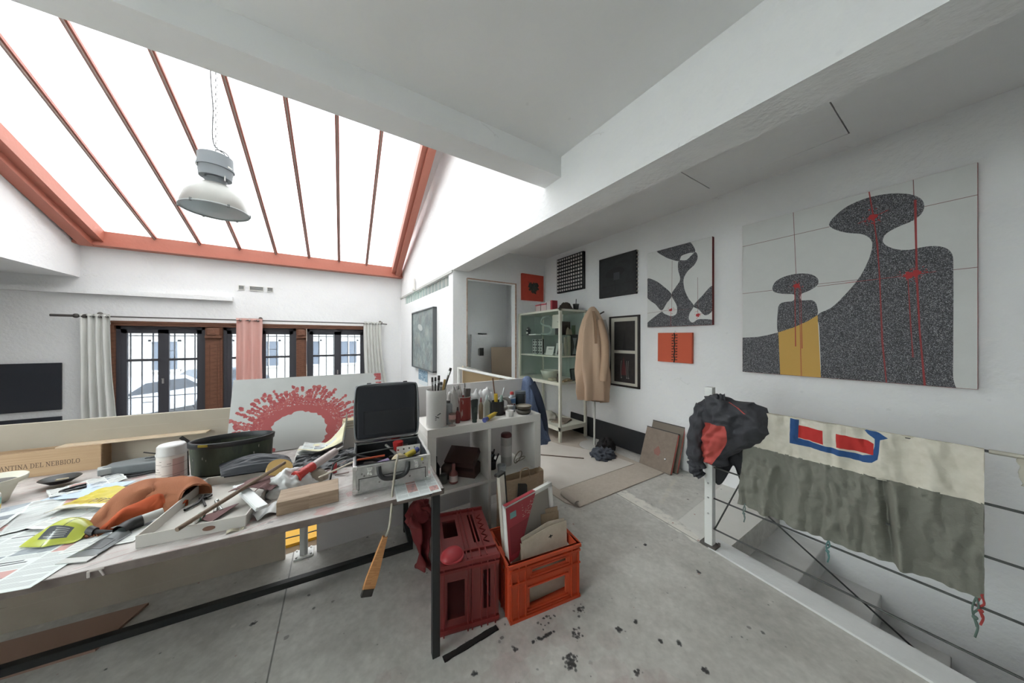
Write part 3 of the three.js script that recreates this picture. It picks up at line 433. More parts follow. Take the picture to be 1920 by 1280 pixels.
{ // tall framed pair of dark prints
  const t1 = canvasTex(256, 360, (c, w, h) => { noiseFill(c, w, h, N2, 512, [34, 32, 32], [52, 49, 48]); c.fillStyle = '#1b1b1c'; c.beginPath(); c.moveTo(0.42 * w, h); c.lineTo(0.5 * w, 0.3 * h); c.lineTo(0.6 * w, h); c.fill(); });
  const t2 = canvasTex(256, 360, (c, w, h) => { noiseFill(c, w, h, N2, 512, [36, 33, 33], [56, 50, 49]); const r = rng(2); c.fillStyle = '#5a2b2c'; c.beginPath(); c.moveTo(0.34 * w, 0.75 * h); c.lineTo(0.46 * w, 0.1 * h); c.lineTo(0.62 * w, 0.75 * h); c.fill(); c.strokeStyle = '#8e8c88'; for (const x of [0.36, 0.62, 0.7]) { c.lineWidth = 5; c.beginPath(); c.moveTo(x * w, 0.25 * h); c.quadraticCurveTo((x - 0.06) * w, 0.6 * h, x * w, 0.86 * h); c.stroke(); spat(c, x * w, 0.84 * h, 7, r, '#a7a5a0'); } });
  const g = thing('framed_print', 'tall dark wooden frame holding two black prints on a cream mount', 'picture', [3.37, 1.295, -2.5], RW);
  const W = 0.46, H = 0.94; obj('mount', [box(W - 0.03, H - 0.03, 0.012, 0, 0, 0.01)], M('#c9c5b8', 0.8), g);
  obj('frame', [box(0.022, H, 0.03, -W / 2 + 0.011, 0, 0.016), box(0.022, H, 0.03, W / 2 - 0.011, 0, 0.016), box(W, 0.022, 0.03, 0, H / 2 - 0.011, 0.016), box(W, 0.022, 0.03, 0, -H / 2 + 0.011, 0.016)], M('#2c2723', 0.4), g);
  obj('print', [tf(new THREE.PlaneGeometry(0.32, 0.385), 0.005, 0.205, 0.0175)], M('#ffffff', 0.5, { map: t1 }), g);
  obj('print', [tf(new THREE.PlaneGeometry(0.32, 0.385), 0.005, -0.22, 0.0175)], M('#ffffff', 0.5, { map: t2 }), g);
}
{ // orange panel with dark disc on the back wall
  const t = canvasTex(256, 256, (c, w, h) => { noiseFill(c, w, h, N2, 512, [186, 66, 50], [200, 78, 60]); const r = rng(31); c.fillStyle = '#2f332c'; blot(c, 0.53 * w, 0.5 * h, 62, '#30342d', r, 40); for (let i = 0; i < 60; i++) { c.globalAlpha = 0.4; blot(c, (0.4 + 0.26 * r()) * w, (0.36 + 0.28 * r()) * h, 8, r() < 0.5 ? '#4b5147' : '#1f211d', r, 8); } c.globalAlpha = 1; c.strokeStyle = '#2a2b26'; c.lineWidth = 4; c.beginPath(); c.moveTo(0.26 * w, 0.3 * h); c.lineTo(0.45 * w, 0.32 * h); c.stroke(); });
  art('orange_artwork', 'square orange panel with a rough dark disc beside the doorway', [3.07, 2.355, -4.18], 0, 0.465, 0.455, 0.04, M('#b8452f', 0.7), M('#ffffff', 0.7, { map: t }));
}
{ // grey painting on the side wall
  const t = canvasTex(512, 400, (c, w, h) => { noiseFill(c, w, h, N2, 512, [96, 108, 108], [140, 150, 148]); const r = rng(77); for (let i = 0; i < 260; i++) { c.globalAlpha = 0.18; blot(c, r() * w, r() * h, 10 + r() * 40, ['#5c686a', '#a9b3ae', '#7e8a88', '#8d8577', '#c0c6c0'][Math.floor(r() * 5)], r, 10); } c.globalAlpha = 0.6; for (let i = 0; i < 30; i++) { c.strokeStyle = r() < 0.5 ? '#4e585a' : '#cfd4cf'; c.lineWidth = 3; c.beginPath(); const x = r() * w, y = h * (0.55 + 0.4 * r()); c.moveTo(x, y); c.lineTo(x + 50 * (r() - 0.5), y + 40 * r()); c.stroke(); } c.globalAlpha = 0.8; c.fillStyle = '#c9cdc8'; c.beginPath(); c.ellipse(0.4 * w, 0.28 * h, 60, 22, 0.2, 0, 7); c.fill(); c.globalAlpha = 1; });
  const g = art('grey_painting', 'grey-green abstract painting in a thin dark frame on the side wall', [1.62, 1.448, -5.64], RW, 1.4, 1.085, 0.045, M('#6f7270', 0.6), M('#ffffff', 0.5, { map: t }));
  obj('frame', [box(0.02, 1.11, 0.07, -0.705, 0, 0.035), box(0.02, 1.11, 0.07, 0.705, 0, 0.035), box(1.43, 0.02, 0.07, 0, 0.552, 0.035), box(1.43, 0.02, 0.07, 0, -0.552, 0.035)], M('#5c6062', 0.4), g);
  const c2 = canvasTex(256, 128, (c, w, h) => { c.fillStyle = '#8ba6b8'; c.fillRect(0, 0, w, h); c.fillStyle = '#dfe6e8'; c.fillRect(0, h * 0.72, w, h * 0.28); const r = rng(3); for (let i = 0; i < 40; i++) { c.fillStyle = r() < 0.5 ? '#5c7f98' : '#c5d5dc'; c.fillRect(r() * w, r() * h * 0.7, 30 * r(), 8); } });
  one('postcard', 'blue and white postcard pinned low on the side wall', 'card', [1.617, 0.72, -5.75], RW, [tf(new THREE.PlaneGeometry(0.62, 0.3), 0, 0, 0.003), box(0.62, 0.3, 0.003, 0, 0, 0.001)], M('#ffffff', 0.7, { map: c2 }));
}
for (const [y0, y1, lb] of [[0.36, 1.09, 'black flat panel on the window wall, the upper of two'], [-0.6, 0.255, 'black flat panel on the window wall, the lower of two']]) {
  const g = thing('black_screen', lb, 'screen', [-4.1, (y0 + y1) / 2, WZ + 0.006], 0, 'black panels on the window wall'); obj('screen', [rbox(1.28, y1 - y0, 0.03, 0.006, 0, 0, 0.02)], M('#1c2029', 0.45), g); obj('bracket', [box(0.3, 0.2, 0.012, 0, 0, 0.002)], blackM, g);
}
// ---------- stair railing ----------
{
  const r = thing('stair_railing', 'white square post with five steel rods along the stairwell', 'railing', [0, 0, 0]);
  for (const z of [-1.0, 1.7]) obj('post', [rbox(0.05, 1.105, 0.05, 0.003, 2.285, 0.565, z)], whiteMetal, r);
  obj('base_plate', [box(0.075, 0.012, 0.10, 2.285, 0.018, -1.0), cyl(0.008, 0.008, 0.02, 2.31, 0.025, -1.04, 0, 0, 0, 6), cyl(0.008, 0.008, 0.02, 2.315, 0.025, -0.955, 0, 0, 0, 6)], M('#5a5450', 0.6), r);
  for (const y of [0.995, 0.779, 0.563, 0.347, 0.135]) obj('rod', [bar([2.285, y, -1.03], [2.285, y, 1.72], 0.0055, 8)], rebarM, r);
  for (const y of [0.90, 0.69, 0.45, 0.35, 0.24]) obj('bolt', [cyl(0.006, 0.006, 0.006, 2.258, y, -1.0, 0, 0, PI / 2, 8)], metalM, r);
  obj('brace_rod', [bar([2.285, 0.135, -0.97], [2.6, 0.40, -0.93], 0.005, 8), bar([2.42, 0.40, -0.86], [2.9, -0.6, 0.2], 0.005, 8)], rebarM, r);
  obj('rag_strip', [sheet(4, 14, (u, v) => [2.285 + 0.012 * Math.sin(v * 5), 0.995 - 0.11 * v, 0.10 + (u - 0.5) * 0.022 * (1 - 0.6 * v) + 0.008 * nz(v * 5, 1)], 0.003), sheet(10, 4, (u, v) => [2.285 + 0.008 * Math.cos(v * 6.28), 0.995 + 0.008 * Math.sin(v * 6.28), 0.03 + u * 0.09], 0.002)], M('#b9b4a6', 0.9), r);
}
// ---------- draped canvas banner ----------
{
  const g = thing('canvas_banner', 'cream and olive canvas banner with blue and red emblem hung over the stair rods', 'banner', [0, 0, 0]);
  const crease = (z, y) => 0.024 * nz(z * 9, y * 2.2, 1) + 0.018 * nz(z * 21, y * 3.5, 3) + 0.010 * nz(z * 40, y * 14, 6) + 0.008 * Math.abs(nz(z * 26, y * 20, 9)) + 0.011 * Math.exp(-(((z + 0.425) / 0.012) ** 2)) + 0.03 * Math.exp(-(((z + 0.19 + 0.05 * (y - 0.6)) / 0.018) ** 2)) * (y < 0.78 ? 1 : 0.2) - 0.026 * Math.exp(-(((z + 0.225 + 0.08 * (y - 0.6)) / 0.014) ** 2)) * (y < 0.78 ? 1 : 0) + 0.02 * Math.exp(-(((z + 0.67 - 0.1 * (y - 0.5)) / 0.02) ** 2)) * (y < 0.7 ? 1 : 0);
  const zb = (u, y) => -0.82 + 0.84 * u + (u < 0.5 ? 0.04 * (y - 0.4) / 0.6 * (1 - 2 * u) : 0);
  const creamT = canvasTex(1024, 300, (c, w, h) => {
    noiseFill(c, w, h, N2, 512, [196, 190, 174], [214, 209, 196]); const Xz = (z) => (z + 0.80) / 0.82 * w, Yy = (y) => (1.006 - y) / 0.232 * h;
    const P = (L, col) => { c.fillStyle = col; c.beginPath(); L.forEach(([z, y], i) => i ? c.lineTo(Xz(z), Yy(y)) : c.moveTo(Xz(z), Yy(y))); c.fill(); };
    P([[-0.57, 1.0], [-0.535, 0.997], [-0.538, 0.89], [-0.44, 0.878], [-0.385, 0.876], [-0.30, 0.872], [-0.27, 0.885], [-0.262, 0.93], [-0.262, 0.965], [-0.285, 0.985], [-0.30, 1.003], [-0.26, 1.004], [-0.25, 1.0], [-0.222, 0.979], [-0.245, 0.965], [-0.248, 0.90], [-0.252, 0.868], [-0.27, 0.846], [-0.30, 0.838], [-0.40, 0.845], [-0.572, 0.853]], '#2c4f80');
    P([[-0.537, 0.965], [-0.437, 0.962], [-0.437, 0.884], [-0.538, 0.893]], '#b5322e'); P([[-0.39, 0.957], [-0.283, 0.952], [-0.265, 0.94], [-0.266, 0.885], [-0.388, 0.885]], '#b5322e');
  });
  // cream upper part: over the rod and down the front
  obj('cream_band', [sheet(110, 26, (u, v) => { const L = 0.05 + 0.226, s = v * L; if (s < 0.05) { const a = s / 0.05 * PI / 2; return [2.285 + 0.012 - 0.022 * Math.sin(a), 0.972 + 0.034 * (1 - Math.cos(a)) * 0 + 0.034 * Math.sin(a), zb(u, 1.0)]; } const y = 1.006 - (s - 0.05); return [2.263 - 1.1 * crease(zb(u, y), y), y, zb(u, y)]; }, 0.003), sheet(60, 6, (u, v) => [2.297 + 0.004 * nz(u * 12, v), 0.985 - v * 0.12, -0.80 + 0.81 * u], 0.003)], M('#cbc5b4', 0.95, { bumpMap: bumpFine, bumpScale: 0.0008 }), g);
  obj('emblem_cloth', [sheet(110, 20, (u, v) => { const y = 1.006 - 0.226 * v, z = -0.80 + 0.82 * u; return [2.2605 - 1.1 * crease(z, y), y, z + (0.02 * (1 - u)) * 0]; }, 0.0016)].map((gg) => { const uv = gg.attributes.uv; for (let i = 0; i < uv.count; i++) uv.setY(i, 1 - uv.getY(i)); return gg; }), M('#ffffff', 0.95, { map: creamT, bumpMap: bumpFine, bumpScale: 0.0006 }), g);
  obj('olive_skirt', [sheet(150, 60, (u, v) => { const hem = 0.392 + 0.012 * nz(u * 7, 2) - (u > 0.86 ? 0.0 : 0), y = 0.786 - (0.786 - hem) * v; return [2.262 - 1.5 * crease(zb(u, y), y) - 0.012 * v, y, zb(u, y)]; }, 0.003)], M('#77776d', 0.9, { bumpMap: bumpFine, bumpScale: 0.0012 }), g);
  const cord = (z, y, L, col) => obj('tie_cord', [tube([[2.255, y, z], [2.25, y - L * 0.3, z + 0.008], [2.256, y - L * 0.5, z - 0.004], [2.25, y - L * 0.7, z + 0.006], [2.252, y - L, z]], 0.0035, 20, 6), tube([[2.255, y, z + 0.006], [2.258, y - L * 0.4, z - 0.006], [2.25, y - L * 0.75, z + 0.004]], 0.003, 16, 6), sph(0.008, 2.252, y - L * 0.55, z)], M(col, 0.85), g);
  cord(-0.79, 0.41, 0.12, '#6f7d78'); cord(-0.42, 0.40, 0.13, '#5f8582'); cord(0.0, 0.41, 0.18, '#5d6f66'); cord(0.012, 0.42, 0.13, '#a5403c');
}
// ---------- work jacket on the post ----------
{
  const g = thing('work_jacket', 'charcoal and red work jacket slung over the railing post', 'jacket', [0, 0, 0]);
  const dk = M('#34353a', 0.7, { bumpMap: bumpFine, bumpScale: 0.0008 }), rd = M('#b04a43', 0.75);
  // body: bunched cloth over the top rod, sagging towards the post foot
  const prof = [[1.052, 0.02, 0.03, -0.93], [1.05, 0.045, 0.13, -0.885], [1.03, 0.07, 0.175, -0.87], [0.985, 0.09, 0.195, -0.862], [0.92, 0.1, 0.195, -0.862], [0.86, 0.1, 0.18, -0.875], [0.80, 0.092, 0.155, -0.90], [0.74, 0.08, 0.125, -0.93], [0.68, 0.066, 0.095, -0.955], [0.62, 0.05, 0.07, -0.975], [0.60, 0.03, 0.04, -0.98]];
  const at = (v) => { const t = v * (prof.length - 1), i = Math.min(prof.length - 2, Math.floor(t)), f = t - i; return prof[i].map((q, k) => q + (prof[i + 1][k] - q) * f); };
  const S = (a, v, o = 0) => { const [y, rx, rz, cz] = at(v), th = a * 2 * PI, zz = Math.sin(th) * rz, fold = Math.sin((zz * 34 + (y - 0.6) * 9) + 2.4 * nz(zz * 9, y * 6)) * 0.012 + Math.sin(zz * 70 - y * 22 + 3 * nz(y * 8, zz * 7)) * 0.006 + 0.035 * (0.4 - Math.abs(nz(zz * 11 + 2, y * 8, 4))) + 0.016 * nz(zz * 30, y * 26, 2); return [2.275 + (rx + fold + o) * Math.cos(th), y + 0.03 * nz(zz * 8, 3, v * 2) * (1 - v) - 0.02 * Math.abs(Math.sin(zz * 22)) * v, cz + zz * (1 + 0.10 * nz(y * 9, 7)) + (fold + o) * Math.sin(th)]; };
  obj('body', [loft(150, 110, (a, v) => S(a, v))], dk, g);
  obj('red_panel', [sheet(24, 36, (u, v) => S(0.55 + 0.15 * (u - 0.5) * (0.75 + 0.7 * Math.sin(v * PI * 0.8)), 0.45 + 0.46 * v, 0.006), 0.004)], rd, g);
  obj('red_panel', [sheet(12, 10, (u, v) => S(0.665 + 0.05 * u, 0.50 + 0.11 * v + 0.05 * u, 0.006), 0.004)], rd, g);
  obj('red_piping', [sheet(4, 20, (u, v) => S(0.47 - 0.05 * v + 0.007 * u, 0.12 + 0.15 * v, 0.006), 0.004)], rd, g);
  const tubeW = (pts, r0, r1, seed) => { const cv = new THREE.CatmullRomCurve3(pts.map(V3)), fr = cv.computeFrenetFrames(60); return loft(40, 60, (a, v) => { const c = cv.getPointAt(v), i = Math.round(v * 60), th = a * 2 * PI, r = (r0 + (r1 - r0) * v) * (1 + 0.22 * Math.sin(v * 26 + 2 * nz(th, v * 4, seed)) * 0.6 + 0.22 * nz(Math.cos(th) * 2, v * 9, Math.sin(th) * 2 + seed)); const n = fr.normals[i], b = fr.binormals[i]; return [c.x + r * (Math.cos(th) * n.x + Math.sin(th) * b.x), c.y + r * (Math.cos(th) * n.y + Math.sin(th) * b.y), c.z + r * (Math.cos(th) * n.z + Math.sin(th) * b.z)]; }); };
  obj('sleeve', [tubeW([[2.25, 0.985, -1.02], [2.225, 0.86, -1.05], [2.215, 0.74, -1.065], [2.215, 0.63, -1.06], [2.215, 0.555, -1.045]], 0.05, 0.046, 2), tubeW([[2.215, 0.60, -1.055], [2.205, 0.54, -1.06], [2.215, 0.50, -1.02]], 0.05, 0.03, 6)], dk, g);
  obj('collar', [tubeW([[2.26, 1.02, -0.99], [2.25, 1.045, -0.95], [2.27, 1.05, -0.90]], 0.03, 0.034, 5)], dk, g);
  obj('hem_flap', [sheet(24, 24, (u, v) => [2.335 + 0.02 * nz(u * 4, v * 3, 2), 0.74 - 0.31 * v * (0.72 + 0.28 * Math.sin(u * 9)), -1.0 + 0.24 * u + 0.03 * nz(v * 4, u * 3)], 0.005)], M('#26272a', 0.8), g);
}
// ---------- work table ----------
const T = 0.775, TA = -0.0905;
const tableTex = canvasTex(2048, 800, (c, w, h) => { // 2.8 m x 1.06 m
  noiseFill(c, w, h, N2, 512, [168, 160, 156], [206, 200, 196]); const r = rng(15);
  for (let i = 0; i < 900; i++) { c.globalAlpha = 0.12 + 0.25 * r(); const t = r(); c.fillStyle = t < 0.3 ? '#a97a76' : t < 0.5 ? '#8b8785' : t < 0.75 ? '#d9d6d2' : t < 0.88 ? '#6d6866' : '#93504c'; c.save(); c.translate(r() * w, r() * h); c.rotate((r() - 0.5) * 0.9); c.fillRect(0, 0, 10 + r() * 90, 1 + r() * 6); c.restore(); }
  for (let i = 0; i < 260; i++) { c.globalAlpha = 0.25 + 0.35 * r(); const t = r(); blot(c, r() * w, r() * h, 3 + r() * r() * 30, t < 0.35 ? '#b98984' : t < 0.6 ? '#e1dfdc' : t < 0.8 ? '#7b7674' : '#a4625c', r, 13); }
  c.globalAlpha = 0.5; for (let i = 0; i < 260; i++) { c.globalAlpha = 0.3; c.fillStyle = ['#a0605a', '#6a605d', '#e8e5e1', '#8a7f7b'][i % 4]; c.save(); c.translate(r() * w, r() * h); c.rotate(-0.5 + 0.5 * r()); c.fillRect(0, 0, 40 + r() * 160, 1 + r() * 3); c.restore(); } c.globalAlpha = 0.5; blot(c, w * 0.69, h * 0.16, 60, '#a8564e', r, 20); blot(c, w * 0.84, h * 0.10, 42, '#c9c5c2', r, 16); c.globalAlpha = 1;
});
tableTex.wrapS = tableTex.wrapT = THREE.RepeatWrapping; tableTex.repeat.set(1 / 2.8, 1 / 1.06); tableTex.offset.set(1, 0);
{
  const t = thing('work_table', 'long paint-stained work table on a black steel frame', 'table', [0.46, 0, -1.302], TA);
  obj('tabletop', [rbox(2.8, 0.027, 1.06, 0.003, -1.4, T - 0.0135, -0.53)], M('#ffffff', 0.6, { map: tableTex, bumpMap: bumpFine, bumpScale: 0.001 }), t);
  obj('edge_band', [box(2.8, 0.025, 0.003, -1.4, T - 0.0138, 0.001), box(0.003, 0.025, 1.06, 0.001, T - 0.0138, -0.53)], M('#ffffff', 0.7, { map: texOf(N2, [98, 86, 80], [126, 114, 108], 0.5) }), t);
  obj('paint_drip', [rbox(0.008, 0.02, 0.004, 0.002, -1.045, T - 0.012, 0.003), rbox(0.006, 0.026, 0.004, 0.002, -1.02, T - 0.013, 0.003, 0, 0, 0.4), rbox(0.03, 0.006, 0.004, 0.002, -1.03, T - 0.003, 0.003)], M('#bdb3ae', 0.6), t);
  for (const [x, z] of [[-0.03, -0.03], [-0.03, -1.02], [-2.7, -0.03], [-2.7, -1.02]]) obj('leg', [rbox(0.034, T - 0.03, 0.034, 0.002, x, (T - 0.03) / 2, z)], blackSteel, t);
  obj('apron', [box(0.03, 0.03, 0.96, -0.03, T - 0.045, -0.53), box(2.7, 0.03, 0.03, -1.37, T - 0.045, -1.02)], blackSteel, t);
  obj('stretcher', [box(2.68, 0.034, 0.034, -1.36, 0.05, -0.76), box(0.03, 0.03, 0.25, -0.03, 0.05, -0.9)], blackSteel, t);
  obj('hardware', [cyl(0.006, 0.006, 0.006, -0.06, T - 0.012, 0.003, PI / 2, 0, 0, 10)], blackM, t);
}
one('floor_board', 'thin brown board lying on the floor under the table', 'board', [-1.32, 0.0, -2.37], -0.12, [tf(ext([[-0.6, -0.12], [0.44, -0.12], [0.5, 0.12], [-0.6, 0.12]], 0.012), 0, 0, 0).rotateX(-PI / 2)], M('#9c7f70', 0.7));
// ---------- wine box and lid ----------
{
  const txt = canvasTex(1024, 160, (c, w, h) => { c.fillStyle = '#bb9c79'; c.fillRect(0, 0, w, h); const r = rng(8); for (let i = 0; i < 120; i++) { c.globalAlpha = 0.18; c.fillStyle = r() < 0.5 ? '#a6835e' : '#dcc19d'; c.fillRect(r() * w * 0.4, r() * h, w * (0.3 + 0.6 * r()), 1 + r() * 1.6); } c.globalAlpha = 0.85; c.fillStyle = '#3a2b22'; c.font = '40px serif'; c.textBaseline = 'middle'; c.save(); const s = 'CANTINA DEL NEBBIOLO', tw = c.measureText(s).width; c.translate(w * 0.912 - 338, h * 0.56); c.scale(338 / tw, 1.0); c.fillText(s, 0, 0); c.restore(); c.globalAlpha = 1; });
  const g = thing('wine_box', 'long pine wine box with printed lettering at the back of the table', 'box', [-0.985, T, -2.462], -0.105);
  const L = 0.8, H = 0.125, D = 0.075, th = 0.009;
  obj('front_board', [box(L, H, th, -L / 2, H / 2, -th / 2)], pineM, g); obj('back_board', [box(L, H, th, -L / 2, H / 2, -D + th / 2)], pineM, g); obj('end_board', [box(th, H - 0.002, D - 2 * th, -th / 2 - 0.001, H / 2, -D / 2)], M('#a08468', 0.7), g); obj('base_board', [box(L, th, D - 2 * th, -L / 2, th / 2 + 0.001, -D / 2)], pineM, g);
  obj('printed_face', [tf(new THREE.PlaneGeometry(L - 0.002, H - 0.002), -L / 2, H / 2, 0.0012)], M('#ffffff', 0.65, { map: txt }), g);
  one('pine_slat', 'thin pine lid lying across the wine box end', 'board', [-0.86, T + H + 0.004, -2.494], -0.105, [box(0.56, 0.006, 0.072, 0, 0, 0)], M('#ffffff', 0.65, { map: woodTex([196, 172, 144], [222, 202, 176], 0.4, 2) }));
}
// ---------- newspapers ----------
function newsTex(seed, tint) { return canvasTex(420, 560, (c, w, h) => { c.fillStyle = tint; c.fillRect(0, 0, w, h); const r = rng(seed); for (let col = 0; col < 4; col++) { let y = 24; while (y < h - 24) { const b = r(); if (b < 0.16) { c.fillStyle = ['#9aa0a6', '#b2b3b1', '#7f868d', '#c59a94'][Math.floor(r() * 4)]; const hh = 50 + r() * 60; c.fillRect(14 + col * 100, y, 92, hh); c.fillStyle = '#6d7277'; for (let k = 0; k < 6; k++) { c.globalAlpha = 0.35; c.beginPath(); c.ellipse(14 + col * 100 + r() * 92, y + r() * hh, 4 + r() * 16, 4 + r() * 10, r(), 0, 7); c.fill(); } c.globalAlpha = 1; y += hh + 8; } else if (b < 0.24) { c.fillStyle = '#5b5c5e'; c.fillRect(14 + col * 100, y, 60 + 30 * r(), 9); y += 17; } else { c.fillStyle = '#a4a6a7'; for (let k = 0; k < 7; k++) { c.fillRect(14 + col * 100, y, 92 * (k === 6 ? r() : 1), 2.2); y += 5.4; } y += 4; } } } }); }
{
  const mats = [newsTex(1, '#d9dedb'), newsTex(2, '#d4d8d6'), newsTex(3, '#dadcd8')].map((t) => M('#ffffff', 0.85, { map: t }));
  const news = (label, x, z, ry, w, d, m, k, y = 0.003, wr = 0.004, fn) => one('newspaper_sheet', label, 'newspaper', [x, T + y, z], ry, [sheet(36, 36, (u, v) => { const p = [(u - 0.5) * w, Math.abs(wr * fbm(u * 3 + k, v * 3, k)) * 2 + 0.0015, (v - 0.5) * d]; return fn ? fn(u, v, p) : p; }, 0.0012)], mats[k % 3]);
  news('newspaper sheet spread at the table front under the yellow paint bag', -0.83, -1.60, -0.25, 0.42, 0.36, mats[0], 0, 0.0005, 0.003);
  news('wrinkled newspaper sheet beside the white bowl', -0.97, -1.93, 0.25, 0.36, 0.3, mats[1], 1, 0.006, 0.012);
  news('newspaper sheet under the orange cloth', -0.66, -1.86, -0.55, 0.30, 0.36, mats[2], 2, 0.010, 0.006);
  news('newspaper sheet running off the table end past the striped cup', -1.12, -1.72, 0.15, 0.36, 0.42, mats[2], 7, 0.0135, 0.006);
  news('crumpled newspaper page beside the orange cloth and the tray', -0.60, -1.62, -0.2, 0.17, 0.2, mats[1], 8, 0.002, 0.0005);
  news('folded newspaper lying by the black dish', -0.9, -2.16, 0.5, 0.2, 0.13, mats[2], 5, 0.013, 0.012);
  news('newspaper sheet under the metal case hanging over the table edge', 0.37, -1.50, -0.09, 0.19, 0.44, mats[1], 4, 0.0005, 0.0003, (u, v, p) => { const e = p[0] - 0.05; if (e > 0) { return [0.05 + e * 0.9, p[1] + 0.002, p[2]]; } return p; });
  // crumpled bundle against the sun painting
  const b = thing('newspaper_bundle', 'curled newspaper bundle standing against the sun painting', 'newspaper', [0.02, T, -2.06], -0.2);
  for (let i = 0; i < 4; i++) obj('sheet', [sheet(26, 18, (u, v) => { const a = u * 1.0, x = -0.13 + 0.25 * u, y = 0.045 + i * 0.005 + (u > 0.45 ? 0.16 * Math.pow((u - 0.45) / 0.55, 1.4) * (1 - 0.75 * v) : 0) + 0.008 * nz(u * 4, v * 4, i), z = -0.07 + 0.14 * v + 0.05 * Math.sin(u * 3) + 0.01 * i; return [x - (u > 0.9 ? (u - 0.9) * 0.3 : 0), y + 0.012 * Math.sin(v * 5 + i), z]; }, 0.0015)], [mats[0], mats[1], mats[2], M('#d9d3b4', 0.9)][i], b);
  obj('underlay', [sheet(14, 10, (u, v) => [-0.15 + 0.22 * u, 0.003 + 0.045 * Math.sin(Math.min(1, v * 1.2) * 1.5) + 0.004 * nz(u * 5, v * 5), 0.09 - 0.14 * v], 0.002)], M('#dbd8d2', 0.9), b);
}
one('black_plastic_sheet', 'shiny black plastic sheet lying in front of the newspaper bundle', 'plastic sheet', [-0.005, T, -1.87], -0.15, [sheet(40, 24, (u, v) => [-0.13 + 0.28 * u, 0.002 + 0.045 * v + 0.018 * Math.abs(nz(u * 5, v * 5)) + 0.01 * Math.abs(nz(u * 13, v * 12)), 0.06 - 0.13 * v], 0.002)], M('#232427', 0.3));
// ---------- sun painting leaning at the back ----------
{
  const t = canvasTex(1000, 560, (c, w, h) => {
    noiseFill(c, w, h, N1, 512, [196, 196, 194], [208, 208, 206]); const r = rng(19), cx = 0.405 * w, cy = 0.80 * h;
    const col = () => ['#b4595a', '#ba6362', '#b05456', '#be6c69'][Math.floor(r() * 4)];
    const E = (a, R) => [cx + Math.cos(a) * R * 1.06, cy + Math.sin(a) * R * 0.98];
    c.fillStyle = '#b65d5d'; c.beginPath(); for (let i = 0; i <= 120; i++) { const a = i / 120 * 2 * PI, R = 280 * (0.95 + 0.10 * r()); const [x, y] = E(a, R); i ? c.lineTo(x, y) : c.moveTo(x, y); } c.fill();
    for (let i = 0; i < 84; i++) { const a = i / 84 * 2 * PI + 0.04 * r(), R0 = 250, R1 = 325 + 85 * r(), n = 7; for (let s = 0; s < n; s++) { if (s > 1 && r() < 0.22) continue; const R = R0 + (R1 - R0) * s / (n - 1), q = 9 + 8 * r() + (s === n - 1 ? 3 : 0), [x, y] = E(a + 0.02 * (r() - 0.5), R); blot(c, x, y, q, col(), r, 12); const [x2, y2] = E(a + 0.012 * (r() - 0.5), R + 8); blot(c, x2, y2, q * 0.85, col(), r, 12); } }
    for (let i = 0; i < 420; i++) { const a = r() * 6.28, [x, y] = E(a, 225 + 150 * r() * r()); c.globalAlpha = 0.7; blot(c, x, y, 1.5 + 4 * r(), '#cbc6c2', r, 7); } c.globalAlpha = 1;
    c.fillStyle = '#c8c8c6'; c.beginPath(); for (let i = 0; i <= 60; i++) { const a = i / 60 * 2 * PI, R = (i % 60 ? 168 : 168) * (0.94 + 0.12 * r()); const [x, y] = E(a, R); i ? c.lineTo(x, y) : c.moveTo(x, y); } c.fill();
    for (let i = 0; i < 26; i++) { c.strokeStyle = col(); c.lineWidth = 8 + 5 * r(); c.beginPath(); const y = 6 + r() * 90; c.moveTo(w - 8 - 60 * r(), y); c.lineTo(w - 8, y + 10 * (r() - 0.5)); c.stroke(); }
  });
  const g = thing('sun_painting', 'white canvas with a red handprint sunburst ring leaning behind the table clutter', 'painting', [-0.055, T + 0.004, -2.245], -0.03);
  const k = new THREE.Group(); k.name = 'canvas'; k.rotation.x = -0.36; g.add(k);
  obj('stretcher', [rbox(0.83, 0.455, 0.02, 0.002, 0, 0.2275, -0.011)], M('#b9b6b0', 0.8), k); obj('painted_face', [tf(new THREE.PlaneGeometry(0.828, 0.453), 0, 0.2275, 0.0005)], M('#ffffff', 0.75, { map: t }), k);
}
{ // white carton with books
  const g = thing('white_carton', 'small white carton standing behind the metal case', 'box', [0.16, T, -2.12], -0.12); obj('carton', [rbox(0.15, 0.12, 0.09, 0.003, 0, 0.06, 0)], M('#d3d0ca', 0.8), g); obj('flap', [box(0.15, 0.003, 0.05, 0, 0.122, 0.02)], M('#dcd9d3', 0.8), g);
  for (let i = 0; i < 3; i++) { const b = thing('book', ['grey book, lowest of three on the white carton', 'cream book in the middle of three on the white carton', 'tan book, topmost of three on the white carton'][i], 'book', [0.158 + i * 0.004, T + 0.1235 + i * 0.017, -2.12], -0.1 + 0.08 * i, 'books on the white carton'); obj('cover', [box(0.13, 0.0165, 0.08, 0, 0.0083, 0)], M(['#8c8678', '#cabf9f', '#b7a98a'][i], 0.7), b); obj('pages', [box(0.126, 0.012, 0.002, 0, 0.0083, 0.0405)], M('#ddd8c8', 0.9), b); }
}
